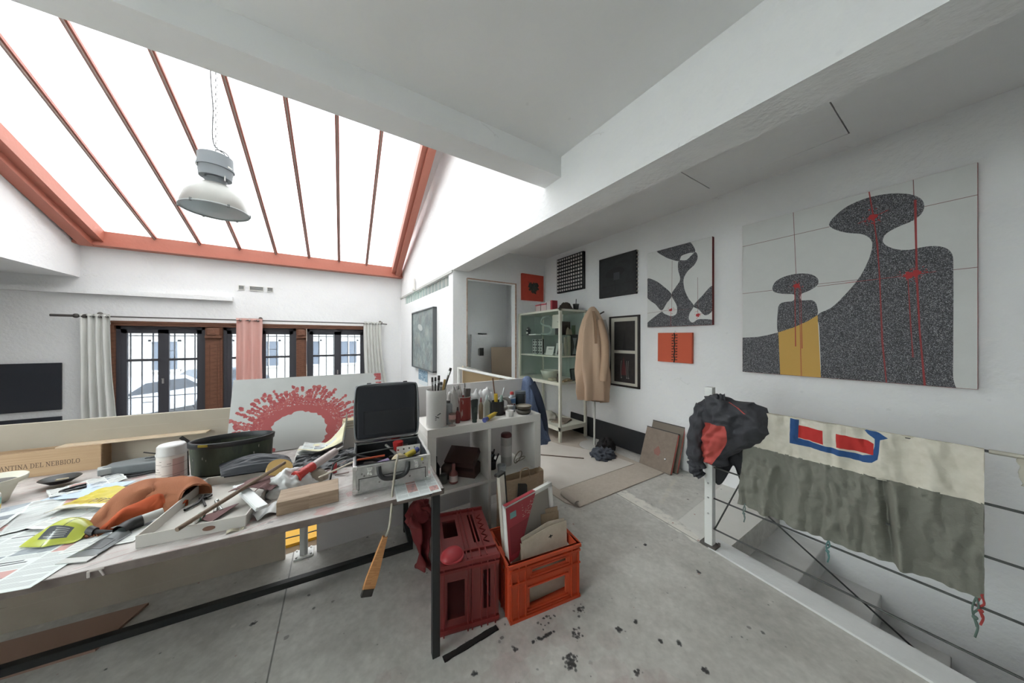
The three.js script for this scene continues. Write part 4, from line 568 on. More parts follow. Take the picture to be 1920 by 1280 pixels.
// ---------- left end of the table ----------
{
  const b = thing('white_bowl', 'wide white plastic bowl with dark gravel at the table end', 'bowl', [-1.165, T, -2.17], 0);
  obj('bowl', [lathe([[0, 0.002], [0.048, 0.002], [0.056, 0.03], [0.07, 0.07], [0.092, 0.082], [0.094, 0.1], [0.088, 0.1], [0.082, 0.088], [0.064, 0.078], [0.05, 0.05], [0, 0.048]])], M('#dcd8c8', 0.5), b);
  obj('gravel', [lathe([[0, 0.086], [0.07, 0.082], [0.07, 0.07], [0, 0.07]])], M('#ffffff', 0.9, { map: texOf(N3, [30, 28, 27], [170, 166, 160], 0.12) }), b);
  const c = thing('striped_cup', 'white cup with a blue and yellow stripe at the table end', 'cup', [-1.01, T + 0.004, -1.855], 0);
  obj('cup', [lathe([[0, 0], [0.036, 0], [0.04, 0.12], [0.038, 0.125], [0.036, 0.12], [0.033, 0.004], [0, 0.004]])], whitePl, c); obj('blue_band', [lathe([[0.0397, 0.088], [0.0405, 0.11], [0.0402, 0.11], [0.039, 0.088]])], M('#8bbdb8', 0.5), c); obj('yellow_band', [lathe([[0.039, 0.07], [0.0399, 0.085], [0.0392, 0.085], [0.0382, 0.07]])], M('#d2ba5a', 0.5), c);
  const d = thing('black_dish', 'black oval dish holding a stub of chalk', 'dish', [-1.03, T + 0.014, -2.275], -0.3);
  obj('dish', [(() => { const g = lathe([[0, 0.0], [0.03, 0.0], [0.058, 0.022], [0.055, 0.024], [0.03, 0.006], [0, 0.005]]); g.scale(1.1, 1, 0.9); return g; })()], M('#2b2c2b', 0.4), d);
  one('chalk_stub', 'short cream chalk stub lying in the black dish', 'chalk', [-1.025, T + 0.026, -2.275], 0.6, [cyl(0.006, 0.006, 0.034, 0, 0, 0, 0, 0, PI / 2 - 0.15, 10)], M('#d6c9ad', 0.9));
  const s = thing('hand_sander', 'flat grey hand tool with a slotted top behind the newspapers', 'tool', [-0.80, T + 0.002, -2.29], -0.12);
  obj('body', [tf(ext([[-0.105, -0.04], [-0.06, -0.05], [0.11, -0.05], [0.12, 0.0], [0.11, 0.05], [-0.03, 0.055], [-0.105, 0.02]], 0.034, 0.006), 0, 0.016, 0).rotateX(-PI / 2).translate(0, 0.012, 0)], M('#6c7072', 0.5), s); obj('sole', [box(0.2, 0.01, 0.095, 0.015, 0.005, 0)], M('#2b2d2f', 0.6), s); obj('slot', [(() => { const g = cyl(0.012, 0.012, 0.003, 0.05, 0.064, -0.005); g.scale(1, 1, 1); return g; })(), box(0.05, 0.003, 0.012, 0.05, 0.0635, -0.005)], blackM, s); obj('nose', [rbox(0.045, 0.03, 0.06, 0.004, -0.1, 0.035, 0.02, 0, 0.5)], M('#a9abaa', 0.5), s); obj('strap', [tube([[0.1, 0.008, 0.055], [0.02, 0.006, 0.075], [-0.06, 0.008, 0.062]], 0.005, 16, 6)], blackM, s);
  const can = thing('paint_canister', 'white paint canister with a domed lid and pink label', 'canister', [-0.585, T + 0.006, -1.965], -0.4);
  obj('canister', [lathe([[0, 0], [0.044, 0], [0.047, 0.004], [0.047, 0.15], [0.044, 0.154], [0, 0.154]])], M('#d9d5cf', 0.45), can);
  const lt = canvasTex(512, 200, (c, w, h) => { c.fillStyle = '#d8cfca'; c.fillRect(0, 0, w, h); c.fillStyle = '#c4a49d'; for (const x of [60, 300]) c.fillRect(x, 0, 70, h); c.fillStyle = '#5d5753'; c.font = '20px sans-serif'; const r = rng(2); for (let i = 0; i < 26; i++) { c.fillRect(r() * w, 12 + Math.floor(r() * 9) * 20, 14 + r() * 40, 3); } c.lineWidth = 2; c.strokeStyle = '#6a5c57'; for (const y of [50, 120, 160]) { c.beginPath(); c.moveTo(0, y); c.lineTo(w, y - 12); c.stroke(); } });
  obj('label', [cyl(0.0474, 0.0474, 0.115, 0, 0.08, 0, 0, 0, 0, 32, true)], M('#ffffff', 0.6, { map: lt, side: THREE.DoubleSide }), can);
  obj('lid', [lathe([[0.049, 0.15], [0.05, 0.156], [0.047, 0.16], [0.046, 0.188], [0.04, 0.196], [0, 0.198]])], M('#c9c7c5', 0.4), can);
  const tub = thing('green_tub', 'paint-crusted green oval tub with a black rim', 'tub', [-0.40, T, -2.085], -0.08);
  const oval = (pts, n = 48) => { const g = lathe(pts, 0, 0, 0, n); g.scale(1.75, 1, 0.98); return g; };
  const tubT = canvasTex(1024, 256, (c, w, h) => { noiseFill(c, w, h, N2, 512, [40, 46, 38], [76, 84, 66]); const r = rng(51); for (let i = 0; i < 130; i++) { c.globalAlpha = 0.5; blot(c, r() * w, r() * h, 3 + r() * 24, r() < 0.6 ? '#26282a' : r() < 0.7 ? '#5e6a54' : '#b5b1a4', r, 12); } for (let i = 0; i < 120; i++) { c.globalAlpha = 0.8; blot(c, r() * w, r() * h, 1 + r() * 2.4, '#bdb9ad', r, 6); } c.globalAlpha = 1; });
  obj('shell', [oval([[0, 0.0], [0.082, 0.0], [0.09, 0.01], [0.094, 0.15], [0.09, 0.15], [0.085, 0.014], [0, 0.012]])], M('#ffffff', 0.6, { map: tubT }), tub); obj('rim', [oval([[0.088, 0.14], [0.097, 0.142], [0.0985, 0.165], [0.091, 0.166], [0.088, 0.14]])], M('#1f2022', 0.5), tub); obj('paint_residue', [oval([[0, 0.05], [0.087, 0.05], [0.0875, 0.045], [0, 0.045]])], M('#4a3a3d', 0.7), tub); obj('paint_patch', [tf(rbox(0.04, 0.012, 0.004, 0.0015), -0.09, 0.158, 0.082, 0, -0.25)], M('#b2a13a', 0.7), tub);
  one('palette_knife', 'dark palette knife sticking up behind the paint canister', 'knife', [-0.6, T + 0.004, -2.10], 0.3, [bar([-0.11, 0.15, 0.0], [0.03, 0.09, 0.02], 0.003, 8), tf(rbox(0.05, 0.016, 0.004, 0.0018), 0.02, 0.17, -0.01, 0, 0, -0.9), bar([0.03, 0.0, 0.02], [0.025, 0.16, -0.01], 0.004, 8)], M('#3a3735', 0.5));
  one('c_clamp', 'small black bent wire hook on the blue paper', 'hook', [-0.925, T + 0.02, -2.125], 0.4, [tube([[0.03, 0.002, -0.025], [0.0, 0.002, -0.022], [-0.032, 0.002, -0.005], [-0.03, 0.002, 0.016], [0.0, 0.002, 0.02], [0.03, 0.002, 0.012]], 0.005, 30, 8)], blackM);
  one('blue_paper', 'pale blue paper sheet under the hook', 'paper', [-0.86, T + 0.0145, -2.08], -0.4, [sheet(10, 10, (u, v) => [(u - 0.5) * 0.2, 0.001 + 0.002 * Math.abs(nz(u * 3, v * 3)), (v - 0.5) * 0.14], 0.0012)], M('#b9c8da', 0.85));
}
// ---------- bags, cloth and tubes ----------
{
  const lab = (bg, fg, seed) => canvasTex(300, 300, (c, w, h) => { c.fillStyle = bg; c.fillRect(0, 0, w, h); c.strokeStyle = '#3b3d2c'; c.lineWidth = 4; c.beginPath(); c.moveTo(0, h * 0.52); c.quadraticCurveTo(w * 0.5, h * 0.3, w, h * 0.42); c.stroke(); c.fillStyle = fg; c.fillRect(w * 0.1, h * 0.22, w * 0.22, h * 0.5); c.fillStyle = '#b5b6ad'; const r = rng(seed); for (let i = 0; i < 5; i++) c.fillRect(w * (0.13 + i * 0.035), h * 0.27, 3, h * (0.2 + 0.18 * r())); });
  const b = thing('yellow_paint_bag', 'lime yellow squeeze bag of paint with a dark nozzle on newspaper', 'paint bag', [-0.735, T + 0.006, -1.665], 1.0); b.scale.set(0.66, 0.85, 0.6);
  obj('bag', [sheet(26, 26, (u, v) => { const w = 0.115 * (1 - 0.62 * Math.max(0, v - 0.55) / 0.45); const puff = Math.sin(PI * Math.min(1, Math.max(0, u))) * (0.06 * Math.sin(PI * (0.12 + 0.8 * v)) + 0.004); return [(u - 0.5) * 2 * w * 0.8, 0.002 + puff, -0.12 + 0.24 * v]; }, 0.002), sheet(10, 10, (u, v) => [(u - 0.5) * 0.16 * (1 - 0.5 * Math.max(0, v - 0.55)), 0.002, -0.12 + 0.24 * v], 0.002)], MP('#ffffff', 0.25, { map: lab('#b4ba48', '#4d5052', 4), clearcoat: 0.5 }), b);
  obj('nozzle', [bar([0, 0.018, 0.115], [0, 0.014, 0.15], 0.02, 14, 0.016), bar([0, 0.014, 0.15], [0.02, 0.008, 0.225], 0.009, 12, 0.003), bar([0.01, 0.014, 0.14], [0.08, 0.012, 0.125], 0.004), rbox(0.03, 0.012, 0.02, 0.003, 0.09, 0.012, 0.12)], M('#2d2a2a', 0.5), b);
  const y = thing('yellow_plaster_bag', 'crumpled yellow and white plaster bag beside the orange cloth', 'bag', [-0.775, T + 0.02, -1.93], -0.35); y.scale.setScalar(0.8);
  obj('bag', [sheet(30, 24, (u, v) => [(u - 0.5) * 0.22, 0.002 + 0.03 * Math.sin(u * PI) * (1 - v) + 0.010 * Math.abs(nz(u * 5, v * 5, 4)), (v - 0.5) * 0.16 + 0.02 * u], 0.002)], M('#ffffff', 0.5, { map: canvasTex(256, 256, (c, w, h) => { c.fillStyle = '#c9b83a'; c.fillRect(0, 0, w, h); c.fillStyle = '#b8a02c'; c.fillRect(0, 60, w, 40); c.strokeStyle = '#2d2a22'; c.lineWidth = 5; for (let i = 0; i < 5; i++) { c.beginPath(); c.moveTo(130 + i * 22, 60); c.lineTo(150 + i * 22, 100); c.lineTo(126 + i * 22, 108); c.stroke(); } c.fillStyle = '#dcd9cd'; c.fillRect(0, 0, w, 46); }) }), y);
  obj('white_edge', [sheet(30, 6, (u, v) => [(u - 0.5) * 0.22, 0.004 + 0.018 * v * Math.sin(u * PI), 0.08 + 0.03 * v], 0.002)], M('#cfccc0', 0.7), y);
  const o = thing('orange_cloth', 'crumpled orange felt cloth bent over the paint tubes', 'cloth', [0, 0, 0], 0);
  const arch = (path, w, h, hz) => (u, v) => { const t = u * (path.length - 1), i = Math.min(path.length - 2, Math.floor(t)), f = t - i, P4 = [path[Math.max(0, i - 1)], path[i], path[i + 1], path[Math.min(path.length - 1, i + 2)]], q = (k) => { const [a, b, c, d] = P4.map((z) => z[k]); return 0.5 * (2 * b + (c - a) * f + (2 * a - 5 * b + 4 * c - d) * f * f + (3 * b - a - 3 * c + d) * f * f * f); }, dq = (k) => { const [a, b, c, d] = P4.map((z) => z[k]); return (c - a) + 2 * (2 * a - 5 * b + 4 * c - d) * f + 3 * (3 * b - a - 3 * c + d) * f * f; }, dx = dq(0), dz = dq(2), L = Math.hypot(dx, dz), nx = -dz / L, nzz = dx / L, a = PI * (v * 1.12 - 0.06), W = w * q(3), H = h * q(4); return [q(0) + nx * W * Math.cos(a) + 0.018 * nz(u * 4, v * 3, hz), T + q(1) + Math.max(-0.004, H * Math.sin(a)) + (0.022 * nz(u * 3.5, v * 2.5, hz + 2) + 0.02 * Math.max(0, nz(u * 6, v * 4, hz + 6))) * Math.sin(PI * Math.min(1, Math.max(0, v))) + 0.006, q(2) + nzz * W * Math.cos(a) + 0.014 * nz(u * 5, v * 4, hz + 9)]; };
  obj('cloth', [sheet(60, 40, arch([[-0.668, 0, -1.615, 0.12, 0.06], [-0.66, 0, -1.68, 0.5, 0.4], [-0.635, 0, -1.76, 0.9, 0.9], [-0.585, 0, -1.80, 1, 1.05], [-0.53, 0, -1.785, 0.9, 0.95], [-0.485, 0.0, -1.755, 0.8, 0.8], [-0.455, 0.0, -1.735, 0.74, 0.7]], 0.088, 0.098, 1), 0.007)], M('#a2684a', 0.95, { bumpMap: bumpFine, bumpScale: 0.0012 }), o);
  obj('inner_fold', [sheet(40, 24, arch([[-0.655, 0, -1.62, 0.1, 0.06], [-0.625, 0, -1.665, 0.5, 0.4], [-0.585, 0, -1.71, 0.8, 0.6], [-0.53, 0, -1.725, 0.7, 0.55], [-0.48, 0, -1.70, 0.3, 0.2]], 0.05, 0.085, 4), 0.006)], M('#b4532f', 0.95), o);
  const k = thing('black_paint_tube', 'flattened grey paint tube with a black collar at the table front', 'paint tube', [-0.60, T + 0.003, -1.55], -0.42); k.scale.setScalar(0.78);
  obj('tube', [sheet(16, 20, (u, v) => [(u - 0.5) * 0.095 * (1.05 - 0.25 * v), 0.003 + 0.028 * Math.sin(PI * u) * v, 0.10 - 0.14 * v], 0.003)], M('#4f5656', 0.25), k); obj('clear_end', [box(0.1, 0.003, 0.035, 0, 0.003, 0.112)], M('#b9bab6', 0.3), k); obj('collar', [tube([[0, 0.02, -0.03], [0.0, 0.024, -0.07], [0.02, 0.026, -0.10]], 0.026, 16, 14)], M('#1b1b1c', 0.5), k); obj('cap', [bar([0.02, 0.028, -0.10], [0.06, 0.035, -0.15], 0.022, 16, 0.018)], M('#b8b7b2', 0.5), k); obj('print', [sheet(8, 8, (u, v) => [(u - 0.5) * 0.06, 0.0045 + 0.028 * Math.sin(PI * (0.5 + (u - 0.5) * 0.66)) * (0.25 + 0.4 * v), 0.065 - 0.05 * v], 0.002)], M('#2a2e2f', 0.3), k);
}
// ---------- white tray and its tools ----------
{
  const g = thing('white_tray', 'shallow white cardboard tray full of small tools', 'tray', [-0.345, T, -1.655], -0.14);
  const W = 0.275, D = 0.44, H = 0.04, th = 0.004; obj('base', [box(W, th, D, 0, th / 2 + 0.0005, 0)], M('#c6c2bb', 0.85), g);
  for (const [w, d, x, z] of [[W, th, 0, D / 2], [W, th, 0, -D / 2], [th, D, W / 2, 0], [th, D, -W / 2, 0]]) obj('side', [box(w, H, d, x, H / 2 + 0.001, z)], M('#c9c4bd', 0.85), g);
  obj('sticker', [(() => { const q = cyl(0.013, 0.013, 0.001, 0.03, 0.02, D / 2 + 0.0026, PI / 2); q.scale(1.3, 0.6, 1); q.translate(0.0, 0.008, 0); return q; })()], M('#7d5a4a', 0.7), g);
  const B = T + 0.0055;
  one('pliers', 'dark jointed pliers lying in the white tray', 'pliers', [-0.415, B, -1.70], 0.5, [tube([[-0.06, 0.006, 0.02], [-0.02, 0.008, 0.0], [0.0, 0.01, -0.03]], 0.005, 16, 8), tube([[0.0, 0.01, -0.03], [0.012, 0.012, -0.05], [0.03, 0.01, -0.03], [0.012, 0.01, -0.02]], 0.005, 16, 8), bar([0.0, 0.008, -0.02], [-0.01, 0.006, 0.05], 0.004), tf(rbox(0.03, 0.008, 0.02, 0.003), 0.01, 0.008, -0.035)], M('#2f2d2c', 0.4));
  one('scissors', 'small bare metal snips beside the green and white tube', 'snips', [-0.365, B, -1.62], 0.2, [bar([0, 0.005, 0.05], [0.006, 0.005, -0.06], 0.006, 8, 0.004), bar([0.02, 0.005, 0.05], [0.0, 0.007, -0.06], 0.006, 8, 0.004), sph(0.008, 0.004, 0.006, -0.055)], metalM);
  const t = thing('green_white_tube', 'short white tube with a green cap in the tray', 'tube', [-0.395, B + 0.011, -1.535], -0.25); obj('tube', [cyl(0.011, 0.011, 0.06, 0, 0, 0, PI / 2)], M('#d8d8d4', 0.4), t); obj('band', [cyl(0.0114, 0.0114, 0.014, 0, 0, -0.022, PI / 2), cyl(0.0114, 0.0114, 0.008, 0, 0, 0.0, PI / 2)], M('#2d7a62', 0.5), t);
  const sp = M('#ffffff', 0.95, { map: texOf(N3, [84, 58, 58], [128, 98, 96], 0.05) });
  one('sandpaper', 'folded purple-brown sandpaper piece under the metal strip', 'sandpaper', [-0.335, B + 0.002, -1.56], 0.7, [sheet(8, 8, (u, v) => [(u - 0.5) * 0.1, 0.002 + 0.012 * u * v, (v - 0.5) * 0.08 * (1 - u * 0.6)], 0.002)], sp);
  one('sandpaper', 'large purple-brown sandpaper sheet leaning on the tray edge beneath the stick', 'sandpaper', [-0.235, T + 0.046, -1.66], -0.35, [sheet(12, 12, (u, v) => [(u - 0.5) * 0.15, 0.002 + 0.012 * Math.sin(u * 4) + 0.01 * v, (v - 0.5) * 0.13], 0.002), sheet(10, 6, (u, v) => [0.02 + 0.04 * u, 0.006 + 0.014 * Math.sin(u * PI), 0.03 + 0.04 * v], 0.002)], sp);
  one('metal_strip', 'white aluminium profile strip laid across the tray edge', 'metal strip', [-0.252, T + 0.0415, -1.56], 0.42, [rbox(0.038, 0.012, 0.27, 0.002, 0, 0.007, 0, 0.03), box(0.003, 0.014, 0.27, -0.014, 0.0085, 0, 0.03)], M('#d4d5d5', 0.3));
  one('stirring_stick', 'long paint-stained wooden stick lying across the tray', 'stick', [-0.285, T + 0.06, -1.60], 0, [bar([-0.125, -0.012, 0.185], [0.125, 0.03, -0.16], 0.0075, 10), sph(0.008, 0.125, 0.03, -0.16)], M('#7d6a5a', 0.8));
  one('white_wrapper', 'crushed white plastic wrapper beside the wood block', 'wrapper', [-0.185, T + 0.002, -1.475], 0.5, [sheet(14, 10, (u, v) => [(u - 0.5) * 0.09, 0.003 + 0.014 * Math.abs(Math.sin(u * 5 + v * 3)), (v - 0.5) * 0.07], 0.0015)], M('#cfd0cf', 0.4));
  one('paper_scrap', 'beige torn paper scrap at the table edge by the tray', 'paper', [-0.265, T + 0.001, -1.405], 0.2, [sheet(8, 6, (u, v) => [(u - 0.5) * 0.045, 0.002 + 0.004 * Math.sin(u * 6), (v - 0.5) * 0.02], 0.0015)], M('#b5ac98', 0.9));
  one('black_pouch', 'folded black nylon pouch lying behind the tray', 'pouch', [-0.285, T + 0.04, -1.915], -0.12, [sheet(50, 40, (u, v) => [(u - 0.5) * 0.27 + 0.06 * (0.5 - v), 0.004 + 0.055 * Math.pow(Math.sin(PI * v), 0.6) * Math.pow(Math.sin(PI * (0.04 + 0.92 * u)), 0.5) + 0.012 * Math.abs(nz(u * 3, v * 11, 2)), (0.5 - v) * 0.15], 0.003), sheet(20, 10, (u, v) => [(u - 0.5) * 0.25 + 0.06 * (0.5 - v), 0.001, (0.5 - v) * 0.145], 0.002)], M('#272a30', 0.4));
  one('round_sponge', 'round tan sponge disc leaning on the white rag', 'sponge', [-0.178, T + 0.055, -1.765], 0.3, [cyl(0.05, 0.05, 0.022, 0, 0.01, 0, 0.55, 0, -0.15, 28)], M('#ffffff', 0.95, { map: texOf(N3, [160, 128, 74], [196, 166, 108], 0.1) }));
  one('white_rag', 'bunched white rag next to the red-tipped tube', 'rag', [-0.125, T, -1.665], 0.4, [heap(0.085, 0.075, 0.06, 0.28, 2.2, 6, 40)], M('#d3d3d2', 0.9));
  one('wood_block', 'rectangular offcut of brown wood at the table front', 'wood block', [-0.05, T + 0.0005, -1.485], -0.02, [rbox(0.205, 0.052, 0.115, 0.002, 0, 0.026, 0)], M('#ffffff', 0.7, { map: woodTex([140, 118, 98], [174, 152, 130], 0.5, 3) }));
  const rt = thing('glue_cartridge', 'clear plastic cartridge tipped with red leaning beside the case', 'cartridge', [0, T, 0], 0); obj('barrel', [bar([-0.085, 0.062, -1.66], [0.05, 0.09, -1.80], 0.019, 20)], M('#b8a9a6', 0.3), rt); obj('red_end', [bar([-0.105, 0.058, -1.64], [-0.045, 0.0705, -1.702], 0.0205, 20), bar([-0.108, 0.0575, -1.637], [-0.102, 0.0585, -1.643], 0.026, 20)], M('#b8322c', 0.4), rt); obj('nozzle', [bar([0.05, 0.09, -1.80], [0.085, 0.1, -1.83], 0.008, 12, 0.003)], M('#d0c8c4', 0.4), rt); obj('rest', [heap(0.045, 0.05, 0.03, 0.15, 2, 4, 20).translate(-0.03, 0, -1.70)], M('#a49a8c', 0.9), rt);
  one('bent_rod', 'bent dark steel rod reaching over into the metal case', 'rod', [0, T, 0], 0, [tube([[0.02, 0.004, -1.60], [0.03, 0.06, -1.61], [0.04, 0.092, -1.62], [0.08, 0.105, -1.63], [0.30, 0.122, -1.60]], 0.0042, 40, 8)], M('#3d3d3c', 0.4, { metalness: 0.4 }));
  one('thin_rod', 'thin pale rod lying under the bent steel rod', 'rod', [0, T, 0], 0, [bar([0.045, 0.006, -1.70], [0.105, 0.012, -1.685], 0.004), bar([-0.02, 0.006, -1.74], [0.1, 0.03, -1.80], 0.003)], M('#9c8c88', 0.5));
  one('red_scraper', 'small red plastic clip by the case corner', 'clip', [0.045, T + 0.001, -1.74], 0.2, [rbox(0.02, 0.05, 0.012, 0.003, 0, 0.026, 0)], M('#b03a40', 0.4));
}
// ---------- aluminium tool case ----------
{
  const g = thing('tool_case', 'open aluminium tool case with a black padded lid on the table', 'tool case', [0.284, T + 0.005, -1.588], -0.1);
  const W = 0.325, D = 0.335, H = 0.118, th = 0.006, alu = M('#ffffff', 0.35, { metalness: 0.55, map: texOf(N2, [164, 163, 160], [200, 199, 196], 0.3) });
  obj('shell', [box(W, th, D, 0, th / 2, 0), box(W, H, th, 0, H / 2, D / 2 - th / 2), box(W, H, th, 0, H / 2, -D / 2 + th / 2), box(th, H, D, W / 2 - th / 2, H / 2, 0), box(th, H, D, -W / 2 + th / 2, H / 2, 0)], alu, g);
  obj('lining', [box(W - 0.014, 0.004, D - 0.014, 0, 0.012, 0), box(W - 0.014, H - 0.02, 0.002, 0, H / 2, -D / 2 + 0.009), box(0.002, H - 0.02, D - 0.02, W / 2 - 0.009, H / 2, 0), box(0.002, H - 0.02, D - 0.02, -W / 2 + 0.009, H / 2, 0)], M('#24262b', 0.85), g);
  obj('edge_trim', [box(W + 0.004, 0.007, 0.012, 0, H, D / 2 - 0.004), box(0.012, 0.007, D, W / 2 - 0.004, H, 0), box(0.012, 0.007, D, -W / 2 + 0.004, H, 0), box(W, 0.007, 0.012, 0, H, -D / 2 + 0.004), box(0.012, H, 0.012, W / 2 - 0.004, H / 2, D / 2 - 0.004), box(0.012, H, 0.012, -W / 2 + 0.004, H / 2, D / 2 - 0.004), box(W, 0.007, 0.008, 0, 0.004, D / 2 - 0.002)], chromeM, g);
  for (const s of [-1, 1]) obj('corner_cap', [rbox(0.024, 0.024, 0.024, 0.005, s * (W / 2 - 0.008), 0.01, D / 2 - 0.008), rbox(0.02, 0.02, 0.02, 0.004, s * (W / 2 - 0.007), H - 0.006, D / 2 - 0.007)], chromeM, g);
  obj('drawer_groove', [box(W - 0.04, 0.003, 0.002, 0, 0.064, D / 2 + 0.0004), box(0.003, 0.048, 0.002, -W / 2 + 0.022, 0.04, D / 2 + 0.0004), box(0.003, 0.048, 0.002, W / 2 - 0.022, 0.04, D / 2 + 0.0004)], M('#3b3936', 0.7), g);
  obj('handle', [tube([[-0.062, H - 0.012, D / 2 + 0.004], [-0.058, 0.075, D / 2 + 0.016], [-0.04, 0.056, D / 2 + 0.02], [0.04, 0.056, D / 2 + 0.02], [0.058, 0.075, D / 2 + 0.016], [0.062, H - 0.012, D / 2 + 0.004]], 0.0095, 40, 10)], M('#2c2b2b', 0.55), g);
  for (const s of [-1, 1]) { const l = obj('latch', [rbox(0.024, 0.014, 0.006, 0.002, s * 0.098, H - 0.014, D / 2 + 0.003), rbox(0.016, 0.026, 0.006, 0.003, s * 0.098, H - 0.03, D / 2 + 0.004)], chromeM, g); obj('latch_ring', [tf(tri(new THREE.TorusGeometry(0.008, 0.0018, 6, 14)), s * 0.098, H - 0.036, D / 2 + 0.008)], chromeM, l); }
  obj('rivet', [[-0.13, 0.085], [0.13, 0.085], [-0.06, 0.036], [0.07, 0.036], [-0.12, 0.075]].map(([x, y]) => sph(0.004, x, y, D / 2 + 0.001)), M('#77736e', 0.4), g);
  obj('yellow_dot', [box(0.009, 0.012, 0.001, 0.125, H - 0.012, D / 2 + 0.004)], M('#c2b52d', 0.6), g);
  obj('drawer_lock', [cyl(0.012, 0.012, 0.005, 0.0, 0.032, D / 2 + 0.002, PI / 2)], chromeM, g);
  const hy = H + 0.004, hz = -D / 2 - 0.012, tilt = -0.10;
  const L = (gs) => gs.map((q) => { q.rotateX(tilt); q.translate(0, hy, hz); return q; });
  obj('lid', L([rbox(W, 0.295, 0.03, 0.012, 0, 0.15, -0.014, 0, 0, 0, 3)]), M('#4c4e50', 0.4, { metalness: 0.4 }), g);
  obj('lid_rim', L([tube([[-W / 2 + 0.006, 0.012, 0.003], [-W / 2 + 0.006, 0.285, 0.003], [-W / 2 + 0.016, 0.293, 0.003], [W / 2 - 0.016, 0.293, 0.003], [W / 2 - 0.006, 0.285, 0.003], [W / 2 - 0.006, 0.012, 0.003], [W / 2 - 0.016, 0.006, 0.003], [-W / 2 + 0.016, 0.006, 0.003]], 0.0045, 120, 8, true)]), M('#6e7072', 0.35, { metalness: 0.5 }), g);
  obj('lid_padding', L([rbox(W - 0.022, 0.275, 0.01, 0.004, 0, 0.15, 0.002)]), M('#22242a', 0.85), g); obj('lid_pocket', L([sheet(20, 12, (u, v) => [-W / 2 + 0.04 + (W - 0.06) * u, 0.03 + 0.125 * v, 0.009 + 0.003 * Math.sin(u * PI) + 0.001 * nz(u * 6, v * 4)], 0.003)]), M('#1c1e23', 0.7), g);
  for (const s of [-1, 1]) obj('lid_catch', L([rbox(0.022, 0.014, 0.014, 0.003, s * 0.095, 0.302, -0.006)]), M('#3c3b3a', 0.4), g);
}
{ // things lying in the case
  const c = (name, label, cat, gs, m) => one(name, label, cat, [0.284, T + 0.03, -1.588], -0.1, gs, m);
  c('rasp', 'black handled tool sticking out of the case at the left', 'tool', [bar([-0.19, 0.105, 0.02], [-0.03, 0.045, 0.03], 0.0085, 10), bar([-0.03, 0.045, 0.03], [0.04, 0.0, 0.03], 0.004)], M('#1d1d1e', 0.5));
  c('steel_file', 'grey steel file lying diagonally across the open case', 'file', [bar([-0.02, 0.10, -0.05], [0.085, 0.02, 0.09], 0.0065, 8), tf(rbox(0.012, 0.007, 0.1, 0.002), 0.055, 0.045, 0.05, 0.45, 0.65)], M('#55534f', 0.45));
  c('orange_pencil', 'long pencil with an orange half resting on the case rim', 'pencil', [bar([-0.30, 0.035, 0.06], [-0.15, 0.083, 0.055], 0.0042, 8)], M('#b5aa9c', 0.7)); scene.children[scene.children.length - 1].add((() => { const m = new THREE.Mesh(bar([-0.15, 0.083, 0.055], [-0.03, 0.075, 0.03], 0.0048, 8), M('#b5512e', 0.5)); m.name = 'orange_half'; return m; })());
  c('red_dice_cup', 'red faceted plastic cup at the back of the case', 'cup', [tf(tri(new THREE.CylinderGeometry(0.027, 0.024, 0.042, 8)), 0.045, 0.073, -0.095), cyl(0.012, 0.012, 0.08, 0.045, 0.02, -0.095)], M('#b02b2b', 0.4));
  c('perforated_plate', 'white perforated plate in the case', 'plate', [tf(ext([[-0.06, -0.03], [0.06, -0.03], [0.07, 0.025], [-0.05, 0.03]], 0.004, 0, Array.from({ length: 8 }, (_, i) => { const cx = -0.045 + (i % 4) * 0.028, cy = i < 4 ? -0.012 : 0.012; return Array.from({ length: 8 }, (_, k) => [cx + 0.005 * Math.cos(k * PI / 4), cy - 0.005 * Math.sin(k * PI / 4)]); })), 0.085, 0.055, -0.04, -0.7, 0.1)], M('#cfcbc4', 0.5));
  c('glue_tube', 'yellow tube with a blue cap inside the case', 'tube', [bar([0.07, 0.05, 0.02], [0.115, 0.058, -0.005], 0.015, 14)], M('#c0ab3c', 0.5)); scene.children[scene.children.length - 1].add((() => { const m = new THREE.Mesh(bar([0.115, 0.058, -0.005], [0.135, 0.062, -0.02], 0.014, 14), M('#414a86', 0.5)); m.name = 'cap'; return m; })());
  c('purple_carton', 'small purple and white carton inside the case', 'carton', [rbox(0.06, 0.035, 0.05, 0.002, -0.035, 0.04, 0.07, 0.3, 0.4, 0.1)], M('#8d7ba0', 0.6));
  c('beige_sponge', 'beige sponge lump at the front rim of the case', 'sponge', [heap(0.038, 0.04, 0.026, 0.12, 2, 9, 24).translate(0.03, 0.06, 0.115), heap(0.03, 0.03, 0.028, 0.12, 2, 2, 20).translate(0.05, 0.03, 0.11)], M('#b7a98c', 0.95));
  c('hand_tools', 'dark jumble of screwdrivers at the bottom of the case', 'tools', [bar([-0.12, 0.01, -0.08], [0.05, 0.02, 0.0], 0.009, 8), bar([0.0, 0.012, -0.1], [0.12, 0.03, -0.1], 0.01, 8), bar([-0.1, 0.012, 0.06], [0.02, 0.012, 0.08], 0.008, 8), rbox(0.05, 0.03, 0.05, 0.004, 0.12, 0.03, -0.12), rbox(0.04, 0.05, 0.03, 0.004, 0.08, 0.035, -0.13)], M('#3b332f', 0.6));
}
